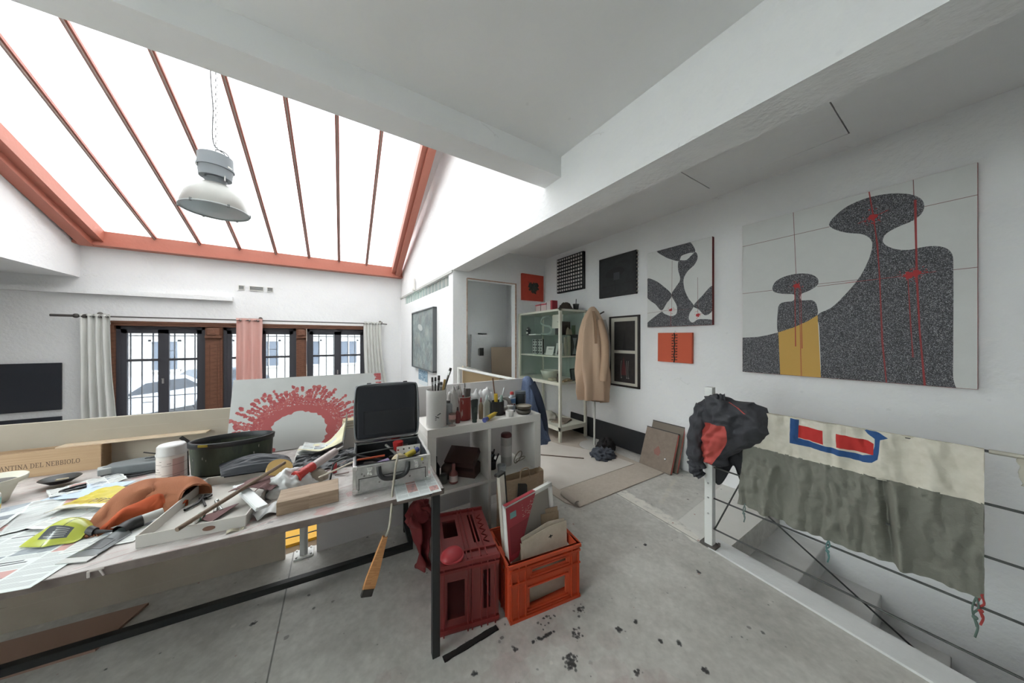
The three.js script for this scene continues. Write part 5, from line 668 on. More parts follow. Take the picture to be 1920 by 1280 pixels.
{ // brush hanging in front of the table by a cord
  const g = thing('hanging_brush', 'flat brush with a wooden handle hanging by a cord from the case', 'brush', [0, 0, 0]);
  obj('cord', [tube([[0.292, 0.905, -1.46], [0.284, 0.906, -1.425], [0.272, 0.885, -1.398], [0.262, 0.83, -1.388], [0.250, 0.785, -1.36], [0.235, 0.74, -1.30], [0.222, 0.68, -1.28], [0.205, 0.645, -1.28]], 0.0048, 60, 8)], M('#a29a8c', 0.8), g);
  const a = [0.207, 0.655], b = [0.148, 0.475], dx = b[0] - a[0], dy = b[1] - a[1], L = Math.hypot(dx, dy), an = Math.atan2(dy, dx) + PI / 2;
  obj('handle', [tf(ext([[-0.008, L / 2], [0.008, L / 2], [0.012, L / 4], [0.02, -L / 4], [0.021, -L / 2], [-0.021, -L / 2], [-0.02, -L / 4], [-0.012, L / 4]], 0.01, 0.002), (a[0] + b[0]) / 2, (a[1] + b[1]) / 2, -1.285, 0, 0, an)], M('#ffffff', 0.55, { map: woodTex([168, 112, 66], [204, 150, 98], 0.2, 5) }), g);
  obj('ferrule_tip', [tf(rbox(0.042, 0.03, 0.016, 0.003), b[0] - 0.005, b[1] - 0.014, -1.28, 0, 0, an)], M('#26231f', 0.6), g);
}
// ---------- cube shelf unit ----------
const SU = [0.556, 0, -1.877], SA2 = -0.05, ST = 0.87;
const sw = (lx, lz) => [SU[0] + lx * Math.cos(SA2) + lz * Math.sin(SA2), SU[2] - lx * Math.sin(SA2) + lz * Math.cos(SA2)];
{
  const g = thing('cube_shelf', 'white two-by-two cube shelf unit beside the work table', 'shelf', SU, SA2);
  const W = 0.88, D = 0.36, th = 0.056, m = M('#d9d5cf', 0.5);
  obj('top_panel', [rbox(W, th, D, 0.002, W / 2, ST - th / 2, -D / 2)], m, g); obj('bottom_panel', [rbox(W, th, D, 0.002, W / 2, th / 2, -D / 2)], m, g);
  for (const x of [th / 2, W - th / 2]) obj('side_panel', [rbox(th, ST - 2 * th, D, 0.001, x, ST / 2, -D / 2)], m, g);
  obj('divider', [box(0.02, ST - 2 * th, D - 0.006, W / 2, ST / 2, -D / 2)], m, g);
  for (const s of [0, 1]) obj('middle_shelf', [box(W / 2 - th - 0.01, 0.022, D - 0.006, th + (W / 2 - th - 0.01) / 2 + s * (W / 2 - th + 0.01), 0.443, -D / 2)], m, g);
}
// on top of the shelf
const on = (name, label, cat, lx, lz, build, ry = 0, group) => { const [x, z] = sw(lx, lz); const g = thing(name, label, cat, [x, ST + 0.0005, z], ry, group); build(g); return g; };
const pot = (r, h, t = 0.003) => lathe([[0, 0], [r, 0], [r, h], [r - t, h], [r - t, 0.005], [0, 0.005]]);
on('brush_tube', 'tall white cardboard tube full of brushes on the shelf', 'canister', 0.078, -0.075, (g) => { obj('tube', [pot(0.066, 0.245, 0.004)], M('#dcdad6', 0.6), g); obj('ink_mark', [-1, 1].flatMap((s) => [tf(rbox(0.026, 0.005, 0.002, 0.0008), -0.01 + 0.006 * s, 0.082 + s * 0.009, 0.0655, 0, -0.15, s * 0.45 + 0.05), tf(rbox(0.012, 0.003, 0.002, 0.0008), -0.024, 0.06 + s * 0.005, 0.062, 0, -0.35, 0.3)]), M('#2c2a2a', 0.7), g); });
{
  const [cx, cz] = sw(0.078, -0.075), y0 = ST + 0.02;
  const brush = (label, b, a, r, hm, head) => { const g = thing('paint_brush', label, 'brush', [0, 0, 0], 0, 'brushes in the white tube'); obj('handle', [bar(a, b, r, 10)], hm, g); if (head) { const A = V3(a), B = V3(b), d = B.clone().sub(A).normalize(), e = B.clone().add(d.clone().multiplyScalar(head[0])), f = e.clone().add(d.clone().multiplyScalar(head[1])); obj('ferrule', [bar(B.toArray(), e.toArray(), r * 1.15, 12, r * 1.3)], metalM, g); obj('bristles', [bar(e.toArray(), f.toArray(), r * 1.3, 12, r * 1.1)], head[2], g); } };
  const dk = M('#3c3836', 0.6), gr = M('#777470', 0.6), br = M('#3a3632', 0.9);
  brush('grey-handled brush at the back left of the white tube', [cx - 0.03, ST + 0.28, cz + 0.01], [cx - 0.02, y0, cz], 0.006, gr, [0.02, 0.03, dk]);
  brush('dark twisted brush beside the grey one in the white tube', [cx - 0.012, ST + 0.285, cz + 0.015], [cx - 0.01, y0, cz], 0.006, dk, [0.02, 0.025, dk]);
  brush('black brush with a curved tip in the white tube', [cx + 0.008, ST + 0.29, cz + 0.02], [cx, y0, cz], 0.007, dk, [0.02, 0.03, br]);
  brush('short stubby brush in the white tube', [cx + 0.025, ST + 0.265, cz + 0.02], [cx + 0.02, y0, cz], 0.008, gr, [0.012, 0.018, dk]);
  brush('long flat brush leaning far out of the white tube', [cx + 0.085, ST + 0.335, cz + 0.0], [cx - 0.02, y0, cz], 0.0075, gr, [0.03, 0.022, br]);
  one('bamboo_stick', 'yellow bamboo stick standing in the white tube', 'stick', [0, 0, 0], 0, [bar([cx + 0.0, y0, cz + 0.02], [cx + 0.055, ST + 0.31, cz + 0.01], 0.0075, 10)], M('#b89a5f', 0.7));
}
on('spray_can', 'grey spray can beside the white brush tube', 'spray can', 0.165, -0.09, (g) => { obj('can', [lathe([[0, 0], [0.027, 0], [0.028, 0.003], [0.028, 0.125], [0.022, 0.138], [0.013, 0.142], [0, 0.142]])], M('#8b8f90', 0.35, { metalness: 0.3 }), g); obj('cap', [cyl(0.014, 0.013, 0.02, 0, 0.15, 0)], M('#5a5756', 0.5), g); });
on('stem_glass', 'small clear glass with a pink print at the shelf front', 'glass', 0.17, -0.02, (g) => { obj('glass', [lathe([[0, 0], [0.024, 0], [0.024, 0.004], [0.006, 0.01], [0.006, 0.022], [0.022, 0.03], [0.024, 0.085], [0.0225, 0.085], [0.0205, 0.033], [0, 0.026]])], MP('#f0e8e4', 0.05, { transmission: 0.9, thickness: 0.0, ior: 1.45 }), g); obj('print', [cyl(0.0242, 0.0242, 0.03, 0, 0.062, 0, 0, 0, 0, 24, true)], M('#b99088', 0.6, { side: THREE.DoubleSide }), g); });
on('plastic_bag', 'crumpled clear plastic bag behind the spray can', 'plastic bag', 0.215, -0.14, (g) => obj('bag', [heap(0.045, 0.2, 0.04, 0.22, 2.4, 7, 30)], MP('#dad8d4', 0.35, { transmission: 0.4, thickness: 0 }), g));
{
  const rt = canvasTex(512, 256, (c, w, h) => { noiseFill(c, w, h, N2, 512, [130, 44, 42], [164, 66, 60]); const r = rng(66); for (let i = 0; i < 320; i++) { const x = (0.05 + 0.5 * r()) * w; c.globalAlpha = 0.85; blot(c, x, r() * h, 1 + r() * 8, r() < 0.75 ? '#c9bfb8' : '#6e1f20', r, 9); } c.strokeStyle = '#d0c8c2'; c.lineWidth = 3; for (let i = 0; i < 26; i++) { const x = (0.08 + 0.4 * r()) * w; c.beginPath(); c.moveTo(x, h * 0.3 * r()); c.lineTo(x + 12 * (r() - 0.5), h * (0.6 + 0.4 * r())); c.stroke(); } c.globalAlpha = 1; });
  on('red_paint_can', 'red paint can spattered with white drips holding brushes', 'paint can', 0.295, -0.14, (g) => { obj('can', [lathe([[0, 0], [0.05, 0], [0.052, 0.004], [0.052, 0.165], [0.049, 0.165], [0.048, 0.006], [0, 0.005]])], M('#ffffff', 0.55, { map: rt }), g); obj('rim', [tf(tri(new THREE.TorusGeometry(0.051, 0.0028, 6, 32)), 0, 0.166, 0, PI / 2)], M('#b7a9a4', 0.5), g); }, 2.4);
  const [cx, cz] = sw(0.295, -0.14), r = rng(20);
  for (let i = 0; i < 9; i++) { const a = r() * 6.28, q = 0.015 + 0.02 * r(), top = [cx - 0.025 + Math.cos(a) * (q + 0.015), ST + 0.19 + 0.045 * r(), cz + Math.sin(a) * (q + 0.01)]; const g = thing('fine_brush', 'thin paint-crusted brush in the spattered red can', 'brush', [0, 0, 0], 0, 'brushes in the red can'); g.userData.label = ['thin brush with dark grey bristles in the spattered red can', 'thin brush with pale bristles in the spattered red can', 'thin brush with brownish grey bristles in the spattered red can'][i % 3]; obj('handle', [bar([cx + Math.cos(a) * q * 0.5, ST + 0.008, cz + Math.sin(a) * q * 0.5], top, 0.0035, 8)], M('#8f8a84', 0.6), g); obj('bristles', [bar(top, [top[0] + 0.003 * Math.cos(a) - 0.004, top[1] + 0.028, top[2]], 0.006, 8, 0.003)], M(['#5d5a57', '#b4ada4', '#8b8580'][i % 3], 0.9), g); }
  { const g = thing('wide_brush', 'wide flat grey brush in the spattered red can', 'brush', [cx + 0.022, ST + 0.0, cz + 0.01], 0.2); obj('handle', [bar([0, 0.008, 0], [0.004, 0.14, 0], 0.006)], M('#8f8a84', 0.6), g); obj('bristles', [tf(rbox(0.046, 0.075, 0.014, 0.006), 0.006, 0.185, 0, 0, 0, -0.1)], M('#6d6864', 0.9), g); }
}
on('tissue_wad', 'crumpled white tissue behind the paint tubes', 'tissue', 0.46, -0.27, (g) => obj('tissue', [sheet(30, 20, (u, v) => [(u - 0.5) * 0.27, 0.002 + 0.20 * (1 - 0.5 * Math.abs(v - 0.5)) * (0.75 + 0.5 * Math.abs(nz(u * 6, v * 2, 1))) * (v > 0.5 ? 2 * (1 - v) : 2 * v), (v - 0.5) * 0.08 + 0.02 * nz(u * 5, v * 5)], 0.002)], M('#e2e2e2', 0.9), g));
on('black_paint_tube', 'dark green paint tube standing on its cap', 'paint tube', 0.335, -0.03, (g) => { obj('tube', [sheet(20, 16, (u, v) => { const a = u * 2 * PI, rx = 0.02 + 0.010 * v, rz = 0.018 * (1 - v) + 0.002; return [Math.cos(a) * rx, 0.022 + 0.14 * v, Math.sin(a) * rz]; }, 0.001)], M('#262e2c', 0.4), g); obj('crimp', [box(0.062, 0.014, 0.004, 0, 0.165, 0)], M('#c9cbc9', 0.4), g); obj('cap', [cyl(0.017, 0.017, 0.024, 0, 0.012, 0)], M('#2b3a33', 0.4), g); obj('text_block', [0, 1, 2, 3].map((i) => box(0.03 - 0.004 * i, 0.002, 0.001, 0, 0.075 + i * 0.009, 0.0145 - i * 0.0011)), M('#6e8378', 0.6), g); }, 0.1);
const bottle = (r, h, cm, km, ck) => (g) => { obj('bottle', [lathe([[0, 0], [r, 0], [r, h * 0.62], [r * 0.45, h * 0.76], [r * 0.4, h * 0.84], [0, h * 0.84]])], cm, g); obj('cap', [cyl(r * 0.5, r * (ck || 0.4), h * 0.2, 0, h * 0.9, 0)], km, g); };
on('dye_bottle', 'small amber dropper bottle with a red cap', 'bottle', 0.41, -0.09, bottle(0.017, 0.155, M('#8d7a62', 0.3), M('#7a2f33', 0.5), 0.2));
on('dye_bottle', 'small dark red bottle behind the white brush tube', 'bottle', 0.225, -0.07, bottle(0.016, 0.11, M('#6b2a2a', 0.4), M('#3a2424', 0.5), 0.3));
on('clear_bottle', 'cloudy clear bottle with a pointed nozzle', 'bottle', 0.47, -0.12, bottle(0.024, 0.165, M('#a9ada6', 0.3), M('#b9c4c2', 0.4), 0.15));
on('clear_bottle', 'squat grey bottle half hidden behind the dark cup', 'bottle', 0.515, -0.19, bottle(0.028, 0.14, M('#87908c', 0.3), M('#c9ccca', 0.4), 0.3));
on('pen_cup', 'black cup holding cutters and pens', 'cup', 0.575, -0.14, (g) => { obj('cup', [pot(0.048, 0.105)], M('#1b1d1f', 0.4), g); });
{
  const [cx, cz] = sw(0.575, -0.14), P = (name, label, cat, b, a, r, col, r2) => one(name, label, cat, [0, 0, 0], 0, [bar([cx + b[0], ST + 0.008, cz + b[1]], [cx + a[0], ST + a[1], cz + a[2]], r, 10, r2 || r)], M(col, 0.5));
  P('box_cutter', 'yellow box cutter standing in the black cup', 'cutter', [-0.02, 0.01], [-0.03, 0.165, 0.02], 0.014, '#c4a42c'); P('long_brush', 'long thin brush with a dark ferrule rising from the black cup', 'brush', [-0.01, 0.0], [-0.045, 0.285, 0.0], 0.005, '#6d4a34');
  P('marker_pen', 'pale green marker in the black cup', 'pen', [0.0, 0.01], [0.02, 0.15, 0.02], 0.009, '#a9c0ba'); P('marker_pen', 'thin white pen leaning right in the black cup', 'pen', [0.01, 0], [0.055, 0.20, 0.0], 0.004, '#c9cdcc'); P('marker_pen', 'green felt pen in the black cup', 'pen', [0.02, 0.01], [0.03, 0.14, 0.01], 0.008, '#4d7468');
}
on('tape_roll', 'grey tape roll standing on edge behind the black cup', 'tape', 0.67, -0.22, (g) => obj('roll', [tf(tri(new THREE.TorusGeometry(0.045, 0.016, 10, 30)), 0, 0.061, 0, 0, -0.5)], M('#8f8a85', 0.6), g));
on('paint_tube', 'yellow paint tube with a blue cap lying at the shelf front', 'paint tube', 0.44, -0.012, (g) => { obj('tube', [bar([-0.02, 0.02, 0.01], [0.075, 0.03, -0.05], 0.018, 16, 0.014), box(0.03, 0.004, 0.012, 0.088, 0.033, -0.058, 0, 0.6)], M('#c2a63a', 0.45), g); obj('cap', [bar([-0.055, 0.017, 0.03], [-0.02, 0.02, 0.01], 0.017, 12, 0.015)], M('#4a5490', 0.4), g); });
on('white_pot', 'tiny white pot at the shelf front', 'pot', 0.625, -0.045, (g) => { obj('pot', [lathe([[0, 0], [0.03, 0], [0.032, 0.045], [0.029, 0.045], [0.027, 0.005], [0, 0.005]])], M('#d5d2cd', 0.5), g); obj('paint', [cyl(0.028, 0.028, 0.004, 0, 0.036, 0)], M('#b7b2aa', 0.6), g); });
on('silver_tubes', 'squeezed silver paint tube behind the tiny white pot', 'paint tube', 0.66, -0.11, (g) => { obj('tube', [bar([-0.03, 0.014, 0.0], [0.04, 0.02, 0.015], 0.013, 12, 0.006)], metalM, g); obj('cap', [cyl(0.01, 0.01, 0.02, -0.04, 0.012, 0, 0, 0, PI / 2)], M('#34302e', 0.5), g); });
on('dark_lump', 'small dark bottle lid beside the tape roll', 'lid', 0.61, -0.20, (g) => obj('lid', [cyl(0.02, 0.018, 0.03, 0, 0.015, 0)], M('#2c2624', 0.5), g));
on('glue_bottle', 'blue and white glue bottle with a red cap', 'bottle', 0.745, -0.22, (g) => { obj('bottle', [rbox(0.062, 0.11, 0.035, 0.012, 0, 0.055, 0, 0, 0, 0, 3), cyl(0.018, 0.015, 0.02, 0, 0.118, 0)], M('#c2c9d2', 0.4), g); obj('label', [box(0.05, 0.035, 0.002, 0, 0.075, 0.018)], M('#5679a6', 0.5), g); obj('print', [box(0.014, 0.016, 0.002, -0.01, 0.045, 0.0182), box(0.01, 0.012, 0.002, 0.012, 0.045, 0.0182)], M('#8a3c38', 0.5), g); obj('cap', [cyl(0.016, 0.013, 0.022, 0, 0.137, 0)], M('#b3302e', 0.4), g); });
on('white_reel', 'white thread reel in front of the glue bottle', 'reel', 0.70, -0.17, (g) => obj('reel', [lathe([[0, 0], [0.026, 0], [0.026, 0.006], [0.018, 0.01], [0.018, 0.04], [0.026, 0.044], [0.026, 0.05], [0, 0.05]])], M('#d0cfcc', 0.6), g));
on('dark_jar', 'dark glass jar with a steel lid near the shelf end', 'jar', 0.825, -0.22, (g) => { obj('jar', [lathe([[0, 0], [0.045, 0], [0.047, 0.01], [0.047, 0.12], [0.042, 0.13], [0, 0.13]])], M('#20262b', 0.2), g); obj('lid', [cyl(0.045, 0.045, 0.018, 0, 0.139, 0), tf(tri(new THREE.TorusGeometry(0.045, 0.003, 6, 24)), 0, 0.133, 0, PI / 2)], M('#545a5e', 0.35), g); });
on('clay_dish', 'stacked brown glazed dishes at the shelf corner', 'dish', 0.765, -0.07, (g) => { obj('upper_dish', [lathe([[0, 0.032], [0.04, 0.032], [0.058, 0.045], [0.064, 0.062], [0.06, 0.064], [0.05, 0.05], [0, 0.042]])], M('#5d5648', 0.4), g); obj('lower_dish', [lathe([[0, 0], [0.045, 0], [0.058, 0.014], [0.06, 0.028], [0.04, 0.034], [0, 0.034]])], M('#4b463d', 0.5), g); obj('ash', [cyl(0.05, 0.05, 0.006, 0, 0.052, 0)], M('#8f897c', 0.9), g); });
// inside the shelf
const inside = (name, label, cat, lx, lz, build, ry = 0) => { const [x, z] = sw(lx, lz); const g = thing(name, label, cat, [x, 0.4545, z], ry); build(g); };
inside('wooden_chest', 'dark brown wooden box with its lid ajar in the shelf', 'box', 0.32, -0.19, (g) => { obj('chest', [rbox(0.14, 0.075, 0.22, 0.003, 0, 0.0375, 0)], M('#ffffff', 0.6, { map: woodTex([56, 34, 30], [84, 54, 46], 0.3, 6) }), g); obj('lid', [tf(rbox(0.145, 0.05, 0.225, 0.003), -0.035, 0.135, 0.0, 0, 0, 0.55)], M('#49302b', 0.55), g); obj('lid_support', [tf(rbox(0.1, 0.05, 0.2, 0.003), -0.03, 0.085, -0.005, 0, 0, 0.3)], M('#3b2724', 0.7), g); }, 0.75);
inside('pink_bottle', 'pink bottle with a white label at the shelf front', 'bottle', 0.20, -0.085, (g) => { obj('bottle', [lathe([[0, 0], [0.028, 0], [0.03, 0.006], [0.03, 0.065], [0.012, 0.09], [0.012, 0.13], [0, 0.13]])], M('#8f5b58', 0.35), g); obj('label', [cyl(0.0305, 0.0305, 0.04, 0, 0.036, 0, 0, 0, 0, 24, true)], M('#cfc4c0', 0.7, { side: THREE.DoubleSide }), g); });
inside('brown_jar', 'round brown jar behind the pink bottle', 'jar', 0.19, -0.18, (g) => obj('jar', [lathe([[0, 0], [0.035, 0], [0.05, 0.03], [0.05, 0.075], [0.03, 0.1], [0, 0.1]])], M('#54413a', 0.6), g));
inside('dark_bottles', 'dark bottle in the left back of the shelf', 'bottle', 0.105, -0.2, (g) => { obj('bottle', [lathe([[0, 0], [0.03, 0], [0.03, 0.09], [0.012, 0.12], [0.012, 0.16], [0, 0.16]])], M('#2a2a2c', 0.4), g); });
inside('grey_jar', 'pale grey jar beside the dark bottle', 'jar', 0.14, -0.12, (g) => obj('jar', [lathe([[0, 0], [0.025, 0], [0.028, 0.05], [0.022, 0.06], [0, 0.06]])], M('#6d6c68', 0.5), g));
inside('spray_can', 'tall silver and white spray can with a dark red cap', 'spray can', 0.665, -0.17, (g) => { obj('can', [lathe([[0, 0], [0.043, 0], [0.045, 0.004], [0.045, 0.215], [0.04, 0.222], [0, 0.222]])], M('#c2c0bd', 0.35, { metalness: 0.35 }), g); obj('label', [cyl(0.0455, 0.0455, 0.085, 0, 0.115, 0, 0, 0, 0, 28, true)], M('#d8d5d2', 0.6, { side: THREE.DoubleSide }), g); obj('cap', [lathe([[0.043, 0.222], [0.043, 0.24], [0.036, 0.25], [0, 0.252]])], M('#6b3237', 0.4), g); });
inside('tool_bundle', 'dark bundle of small tools in the right shelf cube', 'tools', 0.53, -0.16, (g) => { const r = rng(9); for (let i = 0; i < 9; i++) obj('tool', [bar([(r() - 0.5) * 0.05, 0.004, (r() - 0.5) * 0.05], [(r() - 0.5) * 0.12, 0.09 + 0.06 * r(), (r() - 0.5) * 0.09], 0.005 + 0.003 * r(), 7)], [darkG, M('#5f6a72', 0.4), M('#2b2523', 0.6)][i % 3], g); obj('cup', [pot(0.035, 0.06)], M('#3f4347', 0.5), g); });
inside('white_cup', 'small white paper cup at the front of the right shelf cube', 'cup', 0.56, -0.05, (g) => obj('cup', [lathe([[0, 0], [0.028, 0], [0.034, 0.06], [0.031, 0.06], [0.025, 0.004], [0, 0.004]])], M('#b7bbbd', 0.6), g));
inside('wire_coil', 'loose coil of wire on the right shelf cube', 'wire', 0.75, -0.13, (g) => obj('coil', [tf(tri(new THREE.TorusGeometry(0.05, 0.004, 6, 30)), 0, 0.055, 0, 0.3, 0.4), tf(tri(new THREE.TorusGeometry(0.04, 0.003, 6, 30)), 0.01, 0.045, 0.02, 0.8)], M('#8c8674', 0.5), g));
// ---------- denim jacket on the rail end ----------
{
  const g = thing('denim_jacket', 'blue denim jacket draped over the rail end behind the shelf', 'jacket', [1.70, 0, -2.385], 0); g.scale.set(0.8, 1, 0.8);
  const f = (a, v) => { const th = a * 2 * PI, y = 1.08 - 0.66 * v, rx = (0.03 + 0.10 * Math.sqrt(v)) + 0.05 * v, rz = (0.05 + 0.07 * Math.sqrt(v)) + 0.03 * v, k = 1 + 0.22 * (1 - 2.3 * Math.abs(nz(Math.cos(th) * 2.2, v * 2, Math.sin(th) * 2.2 + 4))) * (0.4 + v) + 0.05 * nz(th * 4, v * 9); return [0.10 * v + rx * k * Math.cos(th), y - 0.06 * (1 - Math.cos(th)) * 0, rz * k * Math.sin(th)]; };
  obj('body', [loft(72, 40, f), sph(0.04, 0.0, 1.07, 0, 0.9, 0.5, 1.3)], M('#ffffff', 0.9, { map: texOf(N3, [64, 76, 102], [120, 134, 162], 0.25), bumpMap: bumpFine, bumpScale: 0.001 }), g);
  obj('sleeve', [tube([[0.02, 1.02, 0.06], [0.10, 0.85, 0.10], [0.18, 0.65, 0.09], [0.21, 0.48, 0.08]], 0.05, 24, 14)], M('#ffffff', 0.9, { map: texOf(N3, [38, 44, 60], [66, 74, 96], 0.25) }), g);
}
// ---------- crates ----------
function crateBox(g, W, H, D, m, rim, holesFront, holesSide, th = 0.012) {
  const wall = (w, h, holes) => ext([[-w / 2, 0], [w / 2, 0], [w / 2, h], [-w / 2, h]], th, 0, holes.map(([x0, y0, x1, y1]) => [[x0, y0], [x0, y1], [x1, y1], [x1, y0]]));
  obj('front_wall', [tf(wall(W, H, holesFront), 0, 0, D / 2 - th)], m, g); obj('back_wall', [tf(wall(W, H, holesFront), 0, 0, -D / 2)], m, g);
  obj('side_wall', [tf(wall(D - 2 * th, H, holesSide), W / 2 - th, 0, 0, 0, PI / 2)], m, g); obj('side_wall', [tf(wall(D - 2 * th, H, holesSide), -W / 2, 0, 0, 0, PI / 2)], m, g);
  obj('base', [box(W - 2 * th, 0.01, D - 2 * th, 0, 0.006, 0)], m, g);
  if (rim) obj('rim', [box(W + 0.014, 0.016, 0.02, 0, H - 0.008, D / 2), box(W + 0.014, 0.016, 0.02, 0, H - 0.008, -D / 2), box(0.02, 0.016, D, W / 2, H - 0.008, 0), box(0.02, 0.016, D, -W / 2, H - 0.008, 0)], m, g);
}
{
  const W = 0.43, H = 0.295, D = 0.31, g = thing('orange_crate', 'bright orange plastic crate holding canvases and cardboard', 'crate', [1.035, 0, -1.395], -0.16);
  crateBox(g, W, H, D, orangePl, true, [[-0.085, 0.215, 0.13, 0.243], [-0.10, 0.045, 0.125, 0.15]], [[-0.08, 0.2, 0.08, 0.24]]);
  obj('front_rib', [...[-0.205, -0.165, -0.125, 0.16, 0.205].map((x) => box(0.007, H - 0.02, 0.012, x, H / 2, D / 2 + 0.004)), box(W, 0.007, 0.014, 0, 0.195, D / 2 + 0.005), box(W, 0.012, 0.014, 0, 0.265, D / 2 + 0.005), box(W - 0.16, 0.007, 0.012, 0.01, 0.025, D / 2 + 0.004), box(W, 0.016, 0.016, 0, 0.008, D / 2 + 0.004)], M('#b23c1b', 0.5), g);
  obj('handle_surround', [box(0.24, 0.008, 0.012, 0.022, 0.208, D / 2 + 0.004), box(0.24, 0.008, 0.012, 0.022, 0.25, D / 2 + 0.004), box(0.25, 0.008, 0.012, 0.012, 0.157, D / 2 + 0.004), box(0.25, 0.008, 0.012, 0.012, 0.04, D / 2 + 0.004)], M('#b23c1b', 0.5), g);
  obj('side_rib', [-0.12, -0.06, 0.0, 0.06, 0.12].flatMap((z) => [box(0.012, H - 0.02, 0.007, W / 2 + 0.004, H / 2, z), box(0.012, H - 0.02, 0.007, -W / 2 - 0.004, H / 2, z)]), M('#a83818', 0.5), g);
}
{
  const W = 0.30, H = 0.345, D = 0.44, g = thing('red_crate', 'dark red plastic bottle crate standing on its side before the shelf', 'crate', [0.672, 0, -1.575], -0.255);
  const m = redPl, th = 0.012;
  const panel = (w, h, holes) => ext([[-w / 2, -h / 2], [w / 2, -h / 2], [w / 2, h / 2], [-w / 2, h / 2]], th, 0, holes.map(([x0, y0, x1, y1]) => [[x0, y0], [x0, y1], [x1, y1], [x1, y0]]));
  obj('front_wall', [tf(panel(W, H, [[-0.11, -0.10, -0.025, 0.085], [0.07, -0.09, 0.105, 0.105]]), 0, H / 2, D / 2 - th)], m, g);
  obj('back_wall', [tf(panel(W, H, []), 0, H / 2, -D / 2)], m, g);
  obj('top_wall', [tf(panel(W, D - 0.002, [[-0.11, -0.02, -0.03, 0.14], [0.045, -0.10, 0.078, 0.16]]), 0, H, 0, -PI / 2).translate(0, -th, 0)], m, g);
  obj('side_wall', [box(th, H - 0.026, D - 0.026, W / 2 - th / 2, H / 2, 0)], m, g); obj('side_wall', [box(th, H - 0.026, D - 0.026, -W / 2 + th / 2, H / 2, 0)], m, g); obj('base', [box(W - 0.03, 0.012, D - 0.03, 0, 0.008, 0)], m, g);
  const dk = M('#7c2928', 0.5);
  obj('rib', [...[-0.128, -0.01, 0.012, 0.058, 0.09, 0.13].map((x) => box(0.006, H, 0.012, x, H / 2, D / 2 + 0.005)), ...[-0.128, -0.01, 0.012, 0.058, 0.09].map((x) => box(0.006, 0.012, D, x, H + 0.005, 0)), box(W, 0.012, 0.016, 0, H - 0.03, D / 2 + 0.006), box(W, 0.016, 0.016, 0, 0.03, D / 2 + 0.006), box(W + 0.01, 0.02, 0.02, 0, H - 0.004, D / 2 + 0.002), box(W, 0.014, 0.012, 0, H + 0.005, D / 2 - 0.06), box(W, 0.02, 0.014, 0, H + 0.006, -D / 2 + 0.02)], dk, g);
  obj('zigzag_rib', Array.from({ length: 10 }, (_, i) => beam([i % 2 ? 0.094 : 0.124, H + 0.003, 0.12 - i * 0.026], [i % 2 ? 0.124 : 0.094, H + 0.003, 0.12 - (i + 1) * 0.026], 0.005, 0.008)), dk, g);
  one('red_bowl', 'red plastic scoop lying on the dark red crate', 'scoop', [0.545, H + 0.012, -1.42], 0.3, [(() => { const q = tri(new THREE.SphereGeometry(0.06, 24, 12, 0, 2 * PI, 0, PI / 2)); q.scale(1, 0.62, 0.85); return q; })(), cyl(0.0605, 0.0605, 0.005, 0, 0.0025, 0)], M('#b23a40', 0.45));
}
one('red_cloth', 'dark red cloth hanging crumpled behind the table leg', 'cloth', [0.50, 0, -1.86], 0.35, [sheet(44, 50, (u, v) => { const w = 0.16 * (1 - 0.62 * v) * (1 + 0.3 * nz(v * 4, 2)); return [(u - 0.5) * w + 0.03 * nz(v * 3, u * 2, 5) + 0.02 * v, 0.42 - 0.40 * v + 0.02 * nz(u * 5, v * 2), 0.035 * Math.sin(u * 11 + 3 * nz(v * 3, 1)) + 0.03 * nz(u * 4, v * 5, 3) + 0.02]; }, 0.006), heap(0.07, 0.09, 0.05, 0.35, 2, 12, 30).translate(0, 0.34, 0)], M('#7a3032', 0.9));
one('black_strip', 'ragged black tape strip lying on the floor by the table leg', 'strip', [0.59, 0.001, -1.285], 0.04, [sheet(30, 4, (u, v) => [-0.135 + 0.28 * u, 0.003 + 0.004 * Math.abs(nz(u * 6, v)), (v - 0.5) * 0.036 * (0.75 + 0.25 * Math.abs(nz(u * 9, 2))) - 0.01 + 0.01 * u], 0.003)], M('#191919', 0.6));
